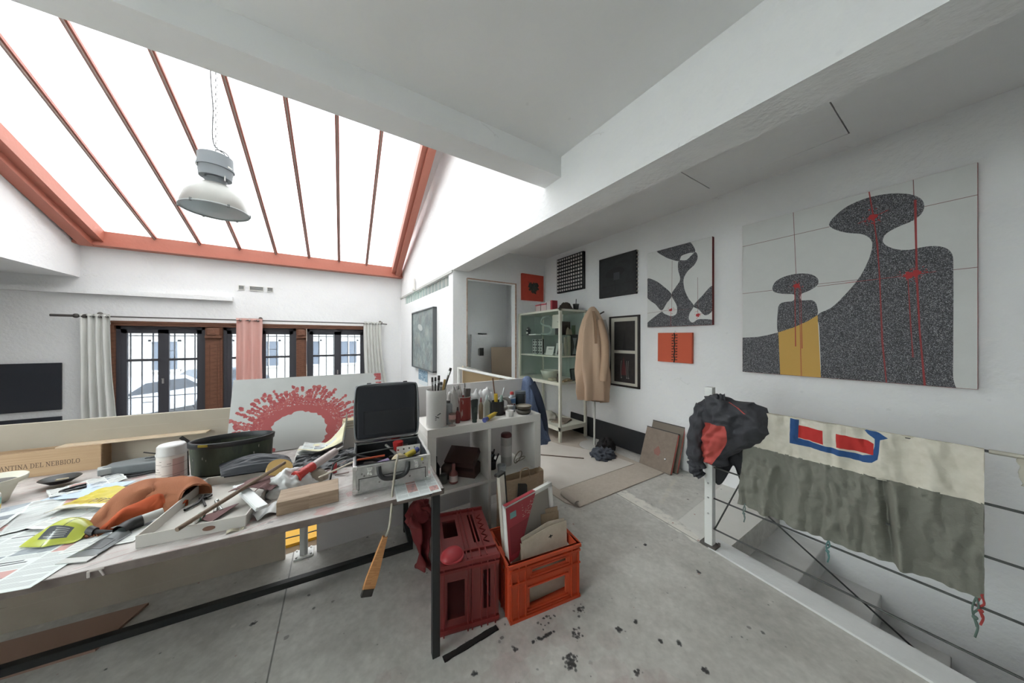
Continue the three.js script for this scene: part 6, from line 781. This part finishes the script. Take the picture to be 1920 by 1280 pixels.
// things standing in the orange crate
{
  const at = (x, y, z, ry) => [[x, y, z], ry];
  const c = thing('stretched_canvas', 'white wooden stretcher frame seen from behind in the orange crate', 'canvas', [1.02, 0.0125, -1.345], 0.2);
  const W = 0.395, H = 0.545, k = [];
  obj('bar', [box(0.022, H, 0.02, -W / 2 + 0.011, H / 2, 0)], whiteM, c); obj('bar', [box(0.022, H, 0.02, W / 2 - 0.011, H / 2, 0)], whiteM, c); obj('bar', [box(W, 0.022, 0.02, 0, H - 0.011, 0)], whiteM, c); obj('bar', [box(W, 0.022, 0.02, 0, 0.011, 0)], whiteM, c); obj('canvas_back', [box(W - 0.03, H - 0.03, 0.003, 0, H / 2, -0.006)], M('#a19a90', 0.9), c); obj('front_edge', [box(W, H, 0.006, 0, H / 2, -0.014)], M('#dedcd8', 0.8), c);
  c.rotation.order = 'YXZ'; c.rotation.x = -0.10; c.rotation.z = 0.0;
  const lt = canvasTex(256, 300, (q, w, h) => { q.fillStyle = '#a93a44'; q.fillRect(0, 0, w, h); q.fillStyle = '#8c2b35'; q.fillRect(20, 120, 160, 150); const r = rng(4); q.fillStyle = '#c9b2a6'; for (let i = 0; i < 40; i++) { q.fillRect(120 + r() * 120, 30 + r() * 70, 4 + r() * 12, 3); } q.fillStyle = '#6f9a9a'; q.fillRect(30, 40, 50, 34); });
  const rl = tf(ext([[-0.196, 0.26], [-0.196, 0.536], [0.04, 0.536], [-0.13, 0.26]], 0.002), 0, 0, 0.0115); { const p = rl.attributes.position, uv = rl.attributes.uv; for (let i = 0; i < p.count; i++) uv.setXY(i, (p.getX(i) + 0.2) / 0.24, (p.getY(i) - 0.26) / 0.28); }
  obj('red_label', [rl, box(0.236, 0.003, 0.024, -0.078, 0.5468, 0)], M('#ffffff', 0.5, { map: lt }), c);
  const f = thing('framed_board', 'tall white plank with a black frame leaning in the orange crate', 'board', [0.875, 0.0125, -1.40], 0.35); f.rotation.order = 'YXZ'; f.rotation.x = -0.06; f.rotation.z = 0.045;
  obj('plank', [box(0.042, 0.68, 0.02, 0, 0.34, 0)], M('#d0c9bd', 0.7), f); obj('black_frame', [box(0.01, 0.69, 0.03, 0.027, 0.345, -0.004), box(0.062, 0.012, 0.03, 0.002, 0.686, -0.004)], M('#23221f', 0.5), f);
  const e = thing('cardboard_envelope', 'pale cardboard envelope in front of the stretcher frame', 'envelope', [1.055, 0.0125, -1.30], -0.1); e.rotation.order = 'YXZ'; e.rotation.x = -0.05;
  obj('front', [tf(ext([[-0.15, 0], [0.15, 0], [0.155, 0.37], [0.03, 0.365], [-0.145, 0.335]], 0.003), 0, 0, 0)], cardM, e); obj('back', [tf(ext([[-0.15, 0], [0.15, 0], [0.15, 0.375], [0.04, 0.385], [-0.145, 0.345]], 0.003), 0, 0, -0.016)], cardM, e); obj('cross_mark', [box(0.026, 0.004, 0.001, 0.04, 0.31, 0.0038, 0, 0, 0.15), box(0.004, 0.02, 0.001, 0.04, 0.31, 0.0038, 0, 0, 0.15)], M('#3a3a34', 0.8), e); obj('side_fold', [box(0.004, 0.34, 0.014, 0.15, 0.17, -0.006), box(0.004, 0.32, 0.014, -0.148, 0.16, -0.006)], cardM, e);
  const b2 = thing('cardboard_folder', 'brown cardboard folder at the right side of the orange crate', 'folder', [1.165, 0.0125, -1.40], -0.2); obj('leaf', [box(0.12, 0.40, 0.005, 0, 0.2, 0, -0.06)], kraftM, b2); obj('leaf', [box(0.12, 0.385, 0.005, -0.005, 0.1925, 0.02, -0.05)], kraftM, b2);
  const pb = thing('paper_bag', 'brown kraft paper bag standing behind the orange crate', 'bag', [1.15, 0, -1.69], -0.05);
  obj('bag', [loft(48, 16, (a, v) => { const th = a * 2 * PI, sq = (q) => Math.sign(q) * Math.pow(Math.abs(q), 0.35), y = 0.52 * v, k = 1 + 0.03 * nz(Math.cos(th) * 3, v * 4, Math.sin(th) * 3); return [sq(Math.cos(th)) * (0.175) * k, y + (v > 0.95 ? 0.015 * nz(th * 2, 1) : 0), sq(Math.sin(th)) * (0.06 - 0.02 * v) * k]; })], M('#ffffff', 0.85, { map: kraftM.map, side: THREE.DoubleSide }), pb);
  obj('handle', [tube([[-0.03, 0.50, 0.04], [-0.02, 0.565, 0.04], [0.03, 0.57, 0.04], [0.05, 0.50, 0.04]], 0.004, 20, 6)], kraftM, pb); obj('black_panel', [tf(ext([[-0.055, 0.15], [0.045, 0.15], [0.04, 0.47], [0.03, 0.48], [-0.03, 0.495]], 0.003), -0.03, 0, 0.062)], M('#2a2a28', 0.6), pb);
  one('white_slip', 'white paper slip behind the stretcher frame', 'paper', [0.955, 0.0125, -1.50], 0.2, [box(0.08, 0.36, 0.002, 0, 0.18, 0)], M('#cfcdc8', 0.8));
}
// ---------- rug and mats ----------
{
  const g = thing('felt_rug', 'brown-grey felt rug with a curled corner', 'rug', [0, 0, 0]);
  const rugM = M('#ffffff', 0.95, { map: texOf(N2, [184, 172, 158], [198, 187, 174], 0.4), bumpMap: bumpFine, bumpScale: 0.001 });
  obj('rug', [plan([[1.86, -1.83], [3.10, -1.81], [3.12, -2.3], [3.2, -3.0], [3.32, -3.2], [3.32, -4.16], [1.78, -4.16], [1.80, -1.95]], 0.001, 0.011)], rugM, g);
  obj('curled_corner', [sheet(20, 10, (u, v) => { const a = u * 4.2; return [1.845 - 0.026 * Math.sin(a) + 0.02 * v, 0.012 + 0.02 * (1 - Math.cos(a)), -1.85 - 0.2 * v]; }, 0.006)], rugM, g);
  const m = thing('floor_mat', 'pale beige lino sheet lying on the felt rug', 'mat', [0, 0, 0]);
  obj('sheet', [plan([[1.9, -2.14], [3.03, -2.12], [2.98, -2.6], [2.72, -3.05], [2.6, -4.1], [1.85, -4.1]], 0.0115, 0.016)], M('#ffffff', 0.7, { map: texOf(N1, [204, 196, 186], [220, 213, 204], 0.9) }), m);
  one('floor_lath', 'thin dark lath lying on the pale lino', 'lath', [2.42, 0.0165, -2.75], -0.78, [box(0.62, 0.008, 0.016, 0, 0.004, 0)], M('#6d5b50', 0.8));
}
// ---------- glass cabinet ----------
const CX0 = 2.767, CX1 = 3.3, CZ0 = -4.14, CZ1 = -3.10;
{
  const g = thing('glass_cabinet', 'white steel display cabinet with glass sides', 'cabinet', [0, 0, 0]);
  const cm = M('#d4d3c4', 0.45);
  for (const [x, z] of [[CX0, CZ1], [CX1, CZ1], [CX0, CZ0], [CX1, CZ0]]) { const sxx = x === CX0 ? 1 : -1, sz = z === CZ1 ? -1 : 1; obj('corner_post', [bxc(x, 0.012, z, x + sxx * 0.035, 1.885, z + sz * 0.035)], cm, g); }
  obj('top_frame', [bxc(CX0, 1.855, CZ0, CX1, 1.885, CZ1)], cm, g);
  for (const y of [0.84, 1.215]) obj('steel_shelf', [bxc(CX0 + 0.02, y - 0.018, CZ0 + 0.02, CX1 - 0.02, y, CZ1 - 0.02), bxc(CX0 + 0.004, y - 0.04, CZ0 + 0.035, CX0 + 0.02, y + 0.002, CZ1 - 0.035)].slice(0, y < 1 ? 2 : 1), cm, g);
  obj('front_rail', [bxc(CX0 + 0.003, 0.80, CZ0 + 0.03, CX0 + 0.03, 0.845, CZ1 - 0.03), bxc(CX0 + 0.03, 0.815, CZ1 - 0.03, CX1 - 0.03, 0.845, CZ1 - 0.004), bxc(CX0 + 0.03, 1.2, CZ1 - 0.03, CX1 - 0.03, 1.217, CZ1 - 0.004)], cm, g);
  obj('bottom_tray', [bxc(CX0 + 0.01, 0.20, CZ0 + 0.01, CX1 - 0.01, 0.215, CZ1 - 0.01), bxc(CX0, 0.165, CZ0, CX0 + 0.012, 0.222, CZ1), bxc(CX0, 0.165, CZ1 - 0.012, CX1, 0.222, CZ1)], cm, g);
  obj('glass_shelf', [bxc(CX0 + 0.04, 1.515, CZ0 + 0.03, CX1 - 0.03, 1.521, CZ1 - 0.03)], MP('#c4d4ca', 0.08, { transmission: 0.75, thickness: 0 }), g);
  obj('glass_door', [tf(new THREE.PlaneGeometry(0.56, 1.02), CX0 + 0.012, 1.35, CZ1 - 0.33, 0, -PI / 2)], greenG, g); obj('glass_door', [tf(new THREE.PlaneGeometry(0.56, 1.02), CX0 + 0.02, 1.35, CZ0 + 0.31, 0, -PI / 2)], greenG, g);
  obj('side_glass', [tf(new THREE.PlaneGeometry(CX1 - CX0 - 0.06, 1.02), (CX0 + CX1) / 2, 1.35, CZ1 - 0.015)], greenG, g); obj('back_panel', [bxc(CX1 - 0.012, 0.85, CZ0 + 0.03, CX1 - 0.006, 1.86, CZ1 - 0.03), bxc(CX0 + 0.03, 0.85, CZ0 + 0.006, CX1 - 0.03, 1.86, CZ0 + 0.012)], MP('#dfe8e2', 0.15, { transmission: 0.6, thickness: 0 }), g);
}
{ // things in and on the cabinet
  const C = (name, label, cat, x, y, z, ry, parts, group) => { const g = thing(name, label, cat, [x, y, z], ry, group); for (const [n, gs, m] of parts) obj(n, gs, m, g); };
  C('letter_sign', 'pale outlined letter S standing in the cabinet', 'letter', 2.98, 1.5215, -3.66, RW, [['letter', [tube([[0.14, 0.27, 0], [0.05, 0.30, 0], [-0.1, 0.27, 0], [-0.13, 0.2, 0], [-0.05, 0.155, 0], [0.08, 0.13, 0], [0.13, 0.075, 0], [0.06, 0.02, 0], [-0.12, 0.025, 0]], 0.016, 60, 10)], M('#a9b3ac', 0.4)]]);
  C('paper_note', 'creased white paper propped on the top cabinet shelf', 'paper', 2.86, 1.5215, -3.28, RW + 0.15, [['sheet', [tf(box(0.2, 0.2, 0.003), 0, 0.195, -0.02, -0.05)], M('#cdc8bd', 0.9)], ['stand', [box(0.05, 0.14, 0.04, -0.02, 0.07, -0.04)], M('#3c3c3c', 0.7)], ['ink_line', [box(0.07, 0.004, 0.002, 0.03, 0.19, -0.017, -0.05, 0, 0.1)], blackM]]);
  C('black_figurine', 'small black and white figurine on the top cabinet shelf', 'figurine', 2.86, 1.5215, -3.98, RW, [['body', [lathe([[0, 0], [0.035, 0], [0.03, 0.06], [0.045, 0.08], [0.03, 0.11], [0.02, 0.13], [0, 0.14]])], blackM], ['patch', [sph(0.02, 0.0, 0.04, 0.025), sph(0.014, 0.01, 0.095, 0.03)], whiteM]]);
  C('white_tile', 'flat white tile on the top cabinet shelf', 'tile', 2.84, 1.5215, -3.78, RW, [['tile', [rbox(0.19, 0.018, 0.1, 0.002, 0, 0.009, 0)], whiteM]]);
  const gridT = canvasTex(256, 256, (c, w, h) => { c.fillStyle = '#b9bab4'; c.fillRect(0, 0, w, h); c.fillStyle = '#2c2e30'; for (let i = 0; i < 4; i++) for (let j = 0; j < 5; j++) c.fillRect(10 + i * 62, 8 + j * 50, 44 - (j % 2) * 14, 30); c.fillRect(112, 0, 30, h); });
  C('patterned_picture', 'black and white block patterned picture standing in the cabinet', 'picture', 2.92, 1.2155, -3.80, RW, [['board', [rbox(0.27, 0.245, 0.02, 0.002, 0, 0.1225, 0)], blackM], ['print', [tf(new THREE.PlaneGeometry(0.262, 0.238), 0, 0.1225, 0.0115)], M('#ffffff', 0.6, { map: gridT })]]);
  const card = canvasTex(200, 160, (c, w, h) => { c.fillStyle = '#c9c9c2'; c.fillRect(0, 0, w, h); c.fillStyle = '#3a3a3a'; for (const [x, k] of [[56, 0], [84, 1], [112, 2], [146, 3]]) { c.fillRect(x, 36, 18, 18); c.clearRect(0, 0, 0, 0); c.fillStyle = '#c9c9c2'; c.fillRect(x + 5, 41 + (k % 2) * 4, 7, 5); c.fillStyle = '#3a3a3a'; } });
  C('pale_card', 'pale card with four dark marks on the middle cabinet shelf', 'card', 2.85, 1.2155, -3.42, RW, [['card', [tf(box(0.17, 0.13, 0.004), 0, 0.068, 0, -0.25)], whiteM], ['print', [tf(new THREE.PlaneGeometry(0.168, 0.128), 0, 0.068, 0.0035, -0.25)], M('#ffffff', 0.7, { map: card })]]);
  C('photo_card', 'black and white photograph leaning at the cabinet corner', 'photo', 2.86, 1.2155, -3.22, RW + 0.3, [['card', [tf(box(0.12, 0.18, 0.004), 0, 0.095, 0, -0.2)], M('#a7a8a4', 0.7)], ['figure', [tf(ext([[-0.03, 0.02], [0.03, 0.02], [0.015, 0.1], [0.035, 0.15], [-0.01, 0.15]], 0.002), 0, 0, 0.024, -0.2)], blackM]]);
  for (let i = 0; i < 3; i++) C('book', ['white-spined book at the cabinet end, middle shelf', 'cream book beside the black one in the cabinet', 'black book with an hourglass drawing in the cabinet'][i], 'book', [2.93, 3.0, 3.1][i], 1.2155, -3.17, 0, [['cover', [box([0.035, 0.04, 0.14][i], 0.27 + 0.02 * i, 0.03, 0, (0.27 + 0.02 * i) / 2, 0)], M(['#c3beb0', '#b5b09e', '#2c2e2e'][i], 0.7)], ...(i === 2 ? [['drawing', [tf(ext([[-0.045, 0.02], [0.045, 0.02], [0.006, 0.13], [0.04, 0.26], [-0.04, 0.26], [-0.006, 0.13]], 0.002), 0, 0, 0.016)], M('#8d9496', 0.7)]] : [])], 'books in the glass cabinet');
  C('picture_block', 'dark picture block at the end of the top cabinet shelf', 'picture', 2.95, 1.5215, -3.2, 0.1, [['block', [box(0.2, 0.19, 0.03, 0, 0.095, 0)], M('#4a3a36', 0.7)], ['shells', [heap(0.035, 0.09, 0.02, 0.2, 3, 5, 16).translate(0.02, 0, 0.04), heap(0.03, 0.07, 0.02, 0.2, 3, 8, 16).translate(0.07, 0, 0.04)], M('#b0a08c', 0.8)], ['red_spine', [box(0.02, 0.1, 0.034, -0.09, 0.05, 0)], M('#8a3a34', 0.7)]]);
  C('green_book', 'green book standing at the end of the top cabinet shelf', 'book', 3.12, 1.5215, -3.2, 0, [['cover', [box(0.03, 0.14, 0.05, 0, 0.07, 0)], M('#4a5a3c', 0.7)]]);
  C('white_basin', 'white ceramic basin in the lower glass compartment', 'basin', 3.0, 0.8405, -3.6, 0, [['basin', [lathe([[0, 0], [0.1, 0], [0.15, 0.13], [0.144, 0.13], [0.095, 0.01], [0, 0.01]])], M('#d5d4ca', 0.35)]]);
  C('dark_canister', 'dark canister in the lower glass compartment', 'canister', 2.86, 0.8405, -3.22, 0, [['can', [cyl(0.035, 0.035, 0.12, 0, 0.06, 0)], M('#38322f', 0.5)]]);
  C('paper_pile', 'low pile of papers in the lower glass compartment', 'papers', 2.88, 0.8405, -3.4, RW, [['pile', [box(0.12, 0.012, 0.09, 0, 0.006, 0), box(0.11, 0.01, 0.085, 0.004, 0.017, 0, 0, 0.1), box(0.1, 0.012, 0.08, 0, 0.028, 0, 0, -0.1)], M('#b8b09c', 0.9)]]);
  C('wood_pieces', 'flat wooden pieces at the cabinet end', 'wood', 2.98, 0.8405, -3.2, 0.2, [['piece', [box(0.22, 0.018, 0.07, 0, 0.009, 0)], pineM], ['piece', [box(0.18, 0.016, 0.06, 0.02, 0.026, 0, 0, 0.3)], pineM]]);
  C('small_frame', 'small black picture frame in the lower glass compartment', 'picture', 3.12, 0.8405, -3.2, 0.1, [['frame', [tf(ext([[-0.06, 0], [0.06, 0], [0.06, 0.18], [-0.06, 0.18]], 0.012, 0, [[[-0.045, 0.015], [-0.045, 0.165], [0.045, 0.165], [0.045, 0.015]]]), 0, 0, 0, -0.15)], blackM], ['print', [tf(box(0.1, 0.16, 0.004), 0, 0.09, -0.006, -0.15)], M('#6d7878', 0.7)]]);
  C('cloth_bundle', 'folded pale cloth bundle on the bottom cabinet tray', 'cloth', 2.98, 0.2155, -3.62, 0, [['bundle', [heap(0.12, 0.1, 0.16, 0.2, 2, 11, 30)], M('#a9a699', 0.9)]]);
  C('magazine_stack', 'patterned magazines lying on the bottom cabinet tray', 'magazines', 3.03, 0.2155, -3.36, 0.3, [['magazine', [box(0.28, 0.012, 0.2, 0, 0.006, 0)], M('#ffffff', 0.7, { map: texOf(N3, [84, 70, 58], [196, 186, 172], 0.3) })], ['magazine', [box(0.26, 0.01, 0.19, 0.02, 0.017, 0.01, 0, 0.2)], M('#7c7062', 0.8)]]);
  const top = 1.8855;
  for (let i = 0; i < 3; i++) C('cigar_box', ['white carton with a red stripe on the cabinet, the one beside the doorway', 'pink and white carton in the middle of the cabinet top', 'white carton with a red end on the cabinet top'][i], 'carton', 2.86, top, -3.66 + i * 0.14, RW, [['carton', [box(0.125, 0.11 + 0.015 * i, 0.1, 0, (0.11 + 0.015 * i) / 2, 0)], M(['#c9b8b2', '#cdbab6', '#cfc6c2'][i], 0.6)], ['red_stripe', [box(i === 2 ? 0.04 : 0.125, i === 2 ? 0.14 : 0.02, 0.102, i === 2 ? 0.043 : 0, i === 2 ? 0.07 : 0.10, 0)], M('#a33a44', 0.6)]], 'cartons on the glass cabinet');
  C('dark_hat', 'crumpled dark cap on top of the cabinet', 'cap', 2.98, top, -3.22, 0.1, [['crown', [heap(0.09, 0.1, 0.09, 0.15, 2, 4, 28)], M('#3a332d', 0.9)], ['brim', [heap(0.15, 0.03, 0.1, 0.15, 2, 9, 28)], M('#332d28', 0.9)]]);
  C('ink_pot', 'small black pot holding a thin rod on the cabinet', 'pot', 3.17, top, -3.2, 0, [['pot', [lathe([[0, 0], [0.035, 0], [0.045, 0.08], [0.05, 0.095], [0.04, 0.095], [0, 0.085]])], M('#2a2725', 0.5)], ['rod', [bar([0, 0.08, 0], [0.005, 0.17, 0], 0.006)], M('#2f2a28', 0.6)]]);
  C('scrap_tools', 'thin dark odds and ends on the cabinet near the doorway', 'scrap', 2.86, top, -3.95, 0.3, [['scrap', [bar([-0.04, 0.008, 0.1], [0.03, 0.008, -0.1], 0.008), rbox(0.03, 0.02, 0.05, 0.004, 0.02, 0.012, 0.08)], M('#403c37', 0.7)]]);
}
// ---------- coat stand and coat ----------
{
  const g = thing('coat_stand', 'slim white coat stand with a round base', 'coat stand', [3.09, 0.0, -2.77]);
  obj('base', [lathe([[0, 0.0], [0.2, 0.0], [0.2, 0.008], [0.19, 0.012], [0, 0.014]], 0, 0.012, 0, 40)], M('#c4c2bc', 0.5), g); obj('pole', [bar([0, 0.02, 0], [0, 1.84, 0], 0.014, 12)], M('#d2d1cc', 0.45), g);
  obj('hook', [bar([0, 1.76, 0], [0.13, 1.83, 0.05], 0.01), bar([0, 1.76, 0], [-0.1, 1.83, 0.06], 0.01), bar([0, 1.76, 0], [0.02, 1.83, -0.12], 0.01)], M('#5a5550', 0.5), g);
  const c = thing('camel_coat', 'long camel coat hanging on the coat stand', 'coat', [3.0, 0, -2.72], -0.5);
  const sec = [[1.885, 0.02, 0.02], [1.87, 0.04, 0.035], [1.82, 0.075, 0.06], [1.72, 0.12, 0.085], [1.58, 0.155, 0.10], [1.35, 0.175, 0.105], [1.1, 0.18, 0.10], [0.9, 0.185, 0.095], [0.75, 0.18, 0.09], [0.66, 0.175, 0.085], [0.655, 0.15, 0.07]];
  const S = (v) => { const t = v * (sec.length - 1), i = Math.min(sec.length - 2, Math.floor(t)), f = t - i; return sec[i].map((q, k) => q + (sec[i + 1][k] - q) * f); };
  const cm = M('#bfa48c', 0.95, { bumpMap: bumpFine, bumpScale: 0.0006 });
  obj('body', [loft(80, 60, (a, v) => { const [y, rx, rz] = S(v), th = a * 2 * PI, k = 1 + 0.26 * Math.sin(th * 6 + 2.2 * nz(v * 2.4, 1) + 0.8 * v) * Math.min(1, v * 1.6) + 0.09 * Math.sin(th * 13 + 3 * nz(v * 3, 6)) * v + 0.08 * nz(Math.cos(th) * 3, v * 5, Math.sin(th) * 3); return [rx * k * Math.cos(th), y - 0.05 * Math.max(0, Math.cos(th + 0.6)) * (v > 0.9 ? 1 : 0), rz * k * Math.sin(th)]; })], cm, c);
  obj('sleeve', [tube([[0.06, 1.70, 0.05], [0.11, 1.50, 0.10], [0.12, 1.25, 0.12], [0.105, 1.02, 0.115], [0.10, 0.92, 0.11]], 0.05, 30, 14)], M('#b99d84', 0.95), c);
  obj('lapel', [sheet(6, 20, (u, v) => [-0.035 + 0.03 * u + 0.02 * v, 1.82 - 0.42 * v, 0.075 + 0.045 * Math.min(1, v * 2.5) + 0.01 * u], 0.006)], M('#8d7159', 0.95), c);
  one('white_shirt', 'white shirt hanging on the coat stand behind the camel coat', 'shirt', [3.19, 0, -2.72], -0.4, [loft(48, 30, (a, v) => { const th = a * 2 * PI, y = 1.72 - 0.95 * v, r = 0.03 + 0.09 * Math.sin(Math.min(1, v * 1.5 + 0.1) * PI / 2) * (1 - 0.5 * v), k = 1 + 0.2 * Math.sin(th * 4 + v * 3); return [r * k * Math.cos(th), y, r * 0.5 * k * Math.sin(th)]; })], M('#bdbab6', 0.9));
}
one('clothes_heap', 'heap of dark patterned clothes on the coat stand base', 'clothes', [3.09, 0.028, -2.58], 0.3, [heap(0.14, 0.12, 0.09, 0.3, 2.2, 15, 50)], M('#ffffff', 0.95, { map: texOf(N3, [22, 22, 24], [66, 64, 64], 0.2) }));
one('clothes_heap', 'grey-blue speckled garment spread in front of the dark clothes', 'clothes', [2.90, 0.0165, -2.47], 0.5, [heap(0.15, 0.075, 0.12, 0.34, 2.6, 22, 50)], M('#ffffff', 0.95, { map: texOf(N3, [48, 52, 60], [116, 122, 132], 0.2) }));
// ---------- folders and panel by the right wall ----------
one('black_board', 'low black board leaning along the foot of the right wall', 'board', [3.345, 0.011, -2.78], RW, [tf(ext([[-0.72, 0], [0.74, 0], [0.715, 0.275], [-0.72, 0.28]], 0.012), 0, 0, -0.006, -0.04)], M('#26282b', 0.5));
{
  const fold = (label, dx, z, ry, m, L, lean) => { const g = thing('portfolio', label, 'portfolio', [3.15 + dx, 0.0, z], RW + ry, 'portfolios leaning on the right wall'); const k = []; const tl = (q) => { q.rotateX(-lean); return q; };
    obj('cover', [tl(rbox(0.37, L, 0.008, 0.002, 0, L / 2 + 0.004, 0.008))], m, g); obj('back_cover', [tl(rbox(0.37, L, 0.006, 0.002, 0, L / 2 + 0.004, -0.022))], m, g); obj('contents', [tl(box(0.36, L - 0.02, 0.02, 0.004, L / 2, -0.007))], M('#b9564c', 0.8), g); obj('spine_edge', [tl(box(0.374, 0.012, 0.036, 0, 0.006, -0.007)), tl(box(0.37, 0.01, 0.04, 0, L, -0.006))], M('#3a3733', 0.6), g); return [g, tl]; };
  const [g, tl] = fold('brown card portfolio with a faded red mark leaning on the right wall', -0.03, -1.93, 0.0, M('#ffffff', 0.8, { map: texOf(N2, [128, 114, 102], [146, 132, 119], 0.5) }), 0.44, 0.38);
  obj('mark', [tl(tf(ext([[-0.03, 0.16], [0.02, 0.15], [0.035, 0.2], [0.0, 0.26], [-0.045, 0.2]], 0.001), 0, 0, 0.0122))], M('#96695f', 0.8), g); obj('stud', [tl(sph(0.012, 0.1, 0.14, 0.014, 1, 1, 0.5))], chromeM, g);
  fold('taller grey card portfolio behind the brown one', 0.055, -1.91, 0.0, M('#7f7569', 0.8), 0.5, 0.34);
}
// ---------- leaning plywood by the doorway, socket in the small room ----------
one('plywood_offcut', 'pale plywood offcut with a slanting white edge below the doorway', 'board', [1.72, 0.012, -4.06], 0, [tf(ext([[0, 0], [0.62, 0], [0.62, 0.86], [0.0, 1.05]], 0.016), 0, 0, 0)], M('#cdb48f', 0.8));
one('plywood_edge', 'white painted strip along the slanting plywood offcut', 'strip', [1.72, 0.012, -4.043], 0, [tf(ext([[0.0, 0.985], [0.62, 0.83], [0.62, 0.868], [0.0, 1.058]], 0.01), 0, 0, 0.001)], whiteM);
{
  const g = thing('socket_box', 'open dark socket hole in the wall behind the doorway', 'socket', [2.72, 1.2, -5.438]); obj('socket', [box(0.1, 0.16, 0.006, 0, 0, 0.004)], M('#3b3a38', 0.8), g); obj('plate', [box(0.03, 0.14, 0.01, -0.06, 0, 0.005)], M('#8f8d89', 0.7), g);
  one('wall_bracket', 'thin dark bracket on the wall behind the doorway', 'bracket', [2.76, 1.57, -5.5], 0, [box(0.18, 0.02, 0.05, 0, 0, 0.026)], M('#4a4846', 0.7));
  struct('trim_6', [bxc(2.5, 0, -5.5, 2.98, 1.55, -5.44)], wallM, 'shallow white chase in the wall behind the doorway');
  one('leaning_sheet', 'beige sheet leaning inside the small room', 'board', [3.08, 0.0, -5.2], -0.25, [box(0.45, 1.25, 0.012, 0, 0.675, 0, -0.1)], M('#b9a68f', 0.85));
  one('wall_hook_rail', 'white bracket fixed above the glass blocks', 'bracket', [1.61, 2.56, -6.3], RW, [box(0.05, 0.22, 0.03, 0, 0.05, 0.02), box(0.09, 0.04, 0.05, 0, -0.06, 0.03)], whiteM);
}
// ---------- pendant lamp ----------
{
  const g = thing('pendant_lamp', 'industrial pendant lamp with a silver dome hanging below the skylight', 'lamp', [-0.89, 2.70, -3.97], 0.35);
  obj('dome', [lathe([[0.247, 0.0], [0.24, 0.05], [0.215, 0.13], [0.17, 0.20], [0.11, 0.245], [0.06, 0.262], [0.058, 0.258], [0.105, 0.238], [0.163, 0.194], [0.207, 0.126], [0.231, 0.05], [0.24, 0.0]], 0, 0, 0, 48)], M('#93938e', 0.38, { metalness: 0.45, side: THREE.DoubleSide }), g);
  obj('rim', [tf(tri(new THREE.TorusGeometry(0.245, 0.009, 8, 60)), 0, 0.0, 0, PI / 2)], M('#9ea3a3', 0.4), g); obj('glass_cover', [lathe([[0, -0.012], [0.12, -0.008], [0.238, 0.002], [0.238, 0.005], [0, -0.008]], 0, 0, 0, 40)], MP('#cfdcdc', 0.3, { transmission: 0.55, thickness: 0 }), g);
  for (let i = 0; i < 6; i++) { const a = i * PI / 3 + 0.3; obj('clip', [rbox(0.018, 0.03, 0.016, 0.003, 0.25 * Math.cos(a), 0.002, 0.25 * Math.sin(a))], M('#6d706f', 0.4), g); }
  obj('neck', [cyl(0.07, 0.085, 0.06, 0, 0.28, 0), box(0.16, 0.012, 0.1, 0, 0.305, 0)], M('#6b7174', 0.5), g);
  obj('ballast_housing', [cyl(0.118, 0.128, 0.09, 0, 0.36, 0, 0, 0, 0, 36), cyl(0.138, 0.138, 0.014, 0, 0.412, 0, 0, 0, 0, 36), cyl(0.13, 0.128, 0.11, 0, 0.472, 0, 0, 0, 0, 36), cyl(0.124, 0.11, 0.012, 0, 0.532, 0, 0, 0, 0, 36)].map((q) => { q.scale(1.0, 1, 0.9); return q; }), M('#878d91', 0.5), g);
  obj('name_plate', [box(0.05, 0.02, 0.004, 0.09, 0.425, 0.083, 0, 0.8)], whiteM, g); obj('housing_bolt', [bar([-0.13, 0.38, 0.02], [-0.13, 0.44, 0.02], 0.006), bar([0.05, 0.28, 0.1], [0.05, 0.33, 0.1], 0.006)], metalM, g);
  const top = sy(-3.97) - 2.70 - 0.03;
  const links = []; for (let i = 0, y = 0.56; y < top; i++, y += 0.034) links.push(tf(tri(new THREE.TorusGeometry(0.013, 0.003, 5, 10)), 0, y, 0, 0, i % 2 ? PI / 2 : 0)); obj('chain', links, M('#8b8c8c', 0.4, { metalness: 0.6 }), g);
  obj('cable', [tube([[0.04, 0.53, 0], [0.07, 0.58, 0.0], [0.03, 0.60, 0], [-0.01, 0.64, 0], [-0.02, 1.0, 0.01], [-0.035, 1.3, 0], [-0.03, top, 0]], 0.005, 60, 6), tube([[0.085, 0.52, 0.01], [0.09, 0.57, 0.01], [0.05, 0.60, 0.01], [0.0, 0.60, 0]], 0.005, 30, 6)], M('#5e5f60', 0.6), g); obj('eye_bolt', [tf(tri(new THREE.TorusGeometry(0.016, 0.004, 6, 14)), 0, 0.552, 0)], metalM, g);
}
renderer.render(scene, camera);
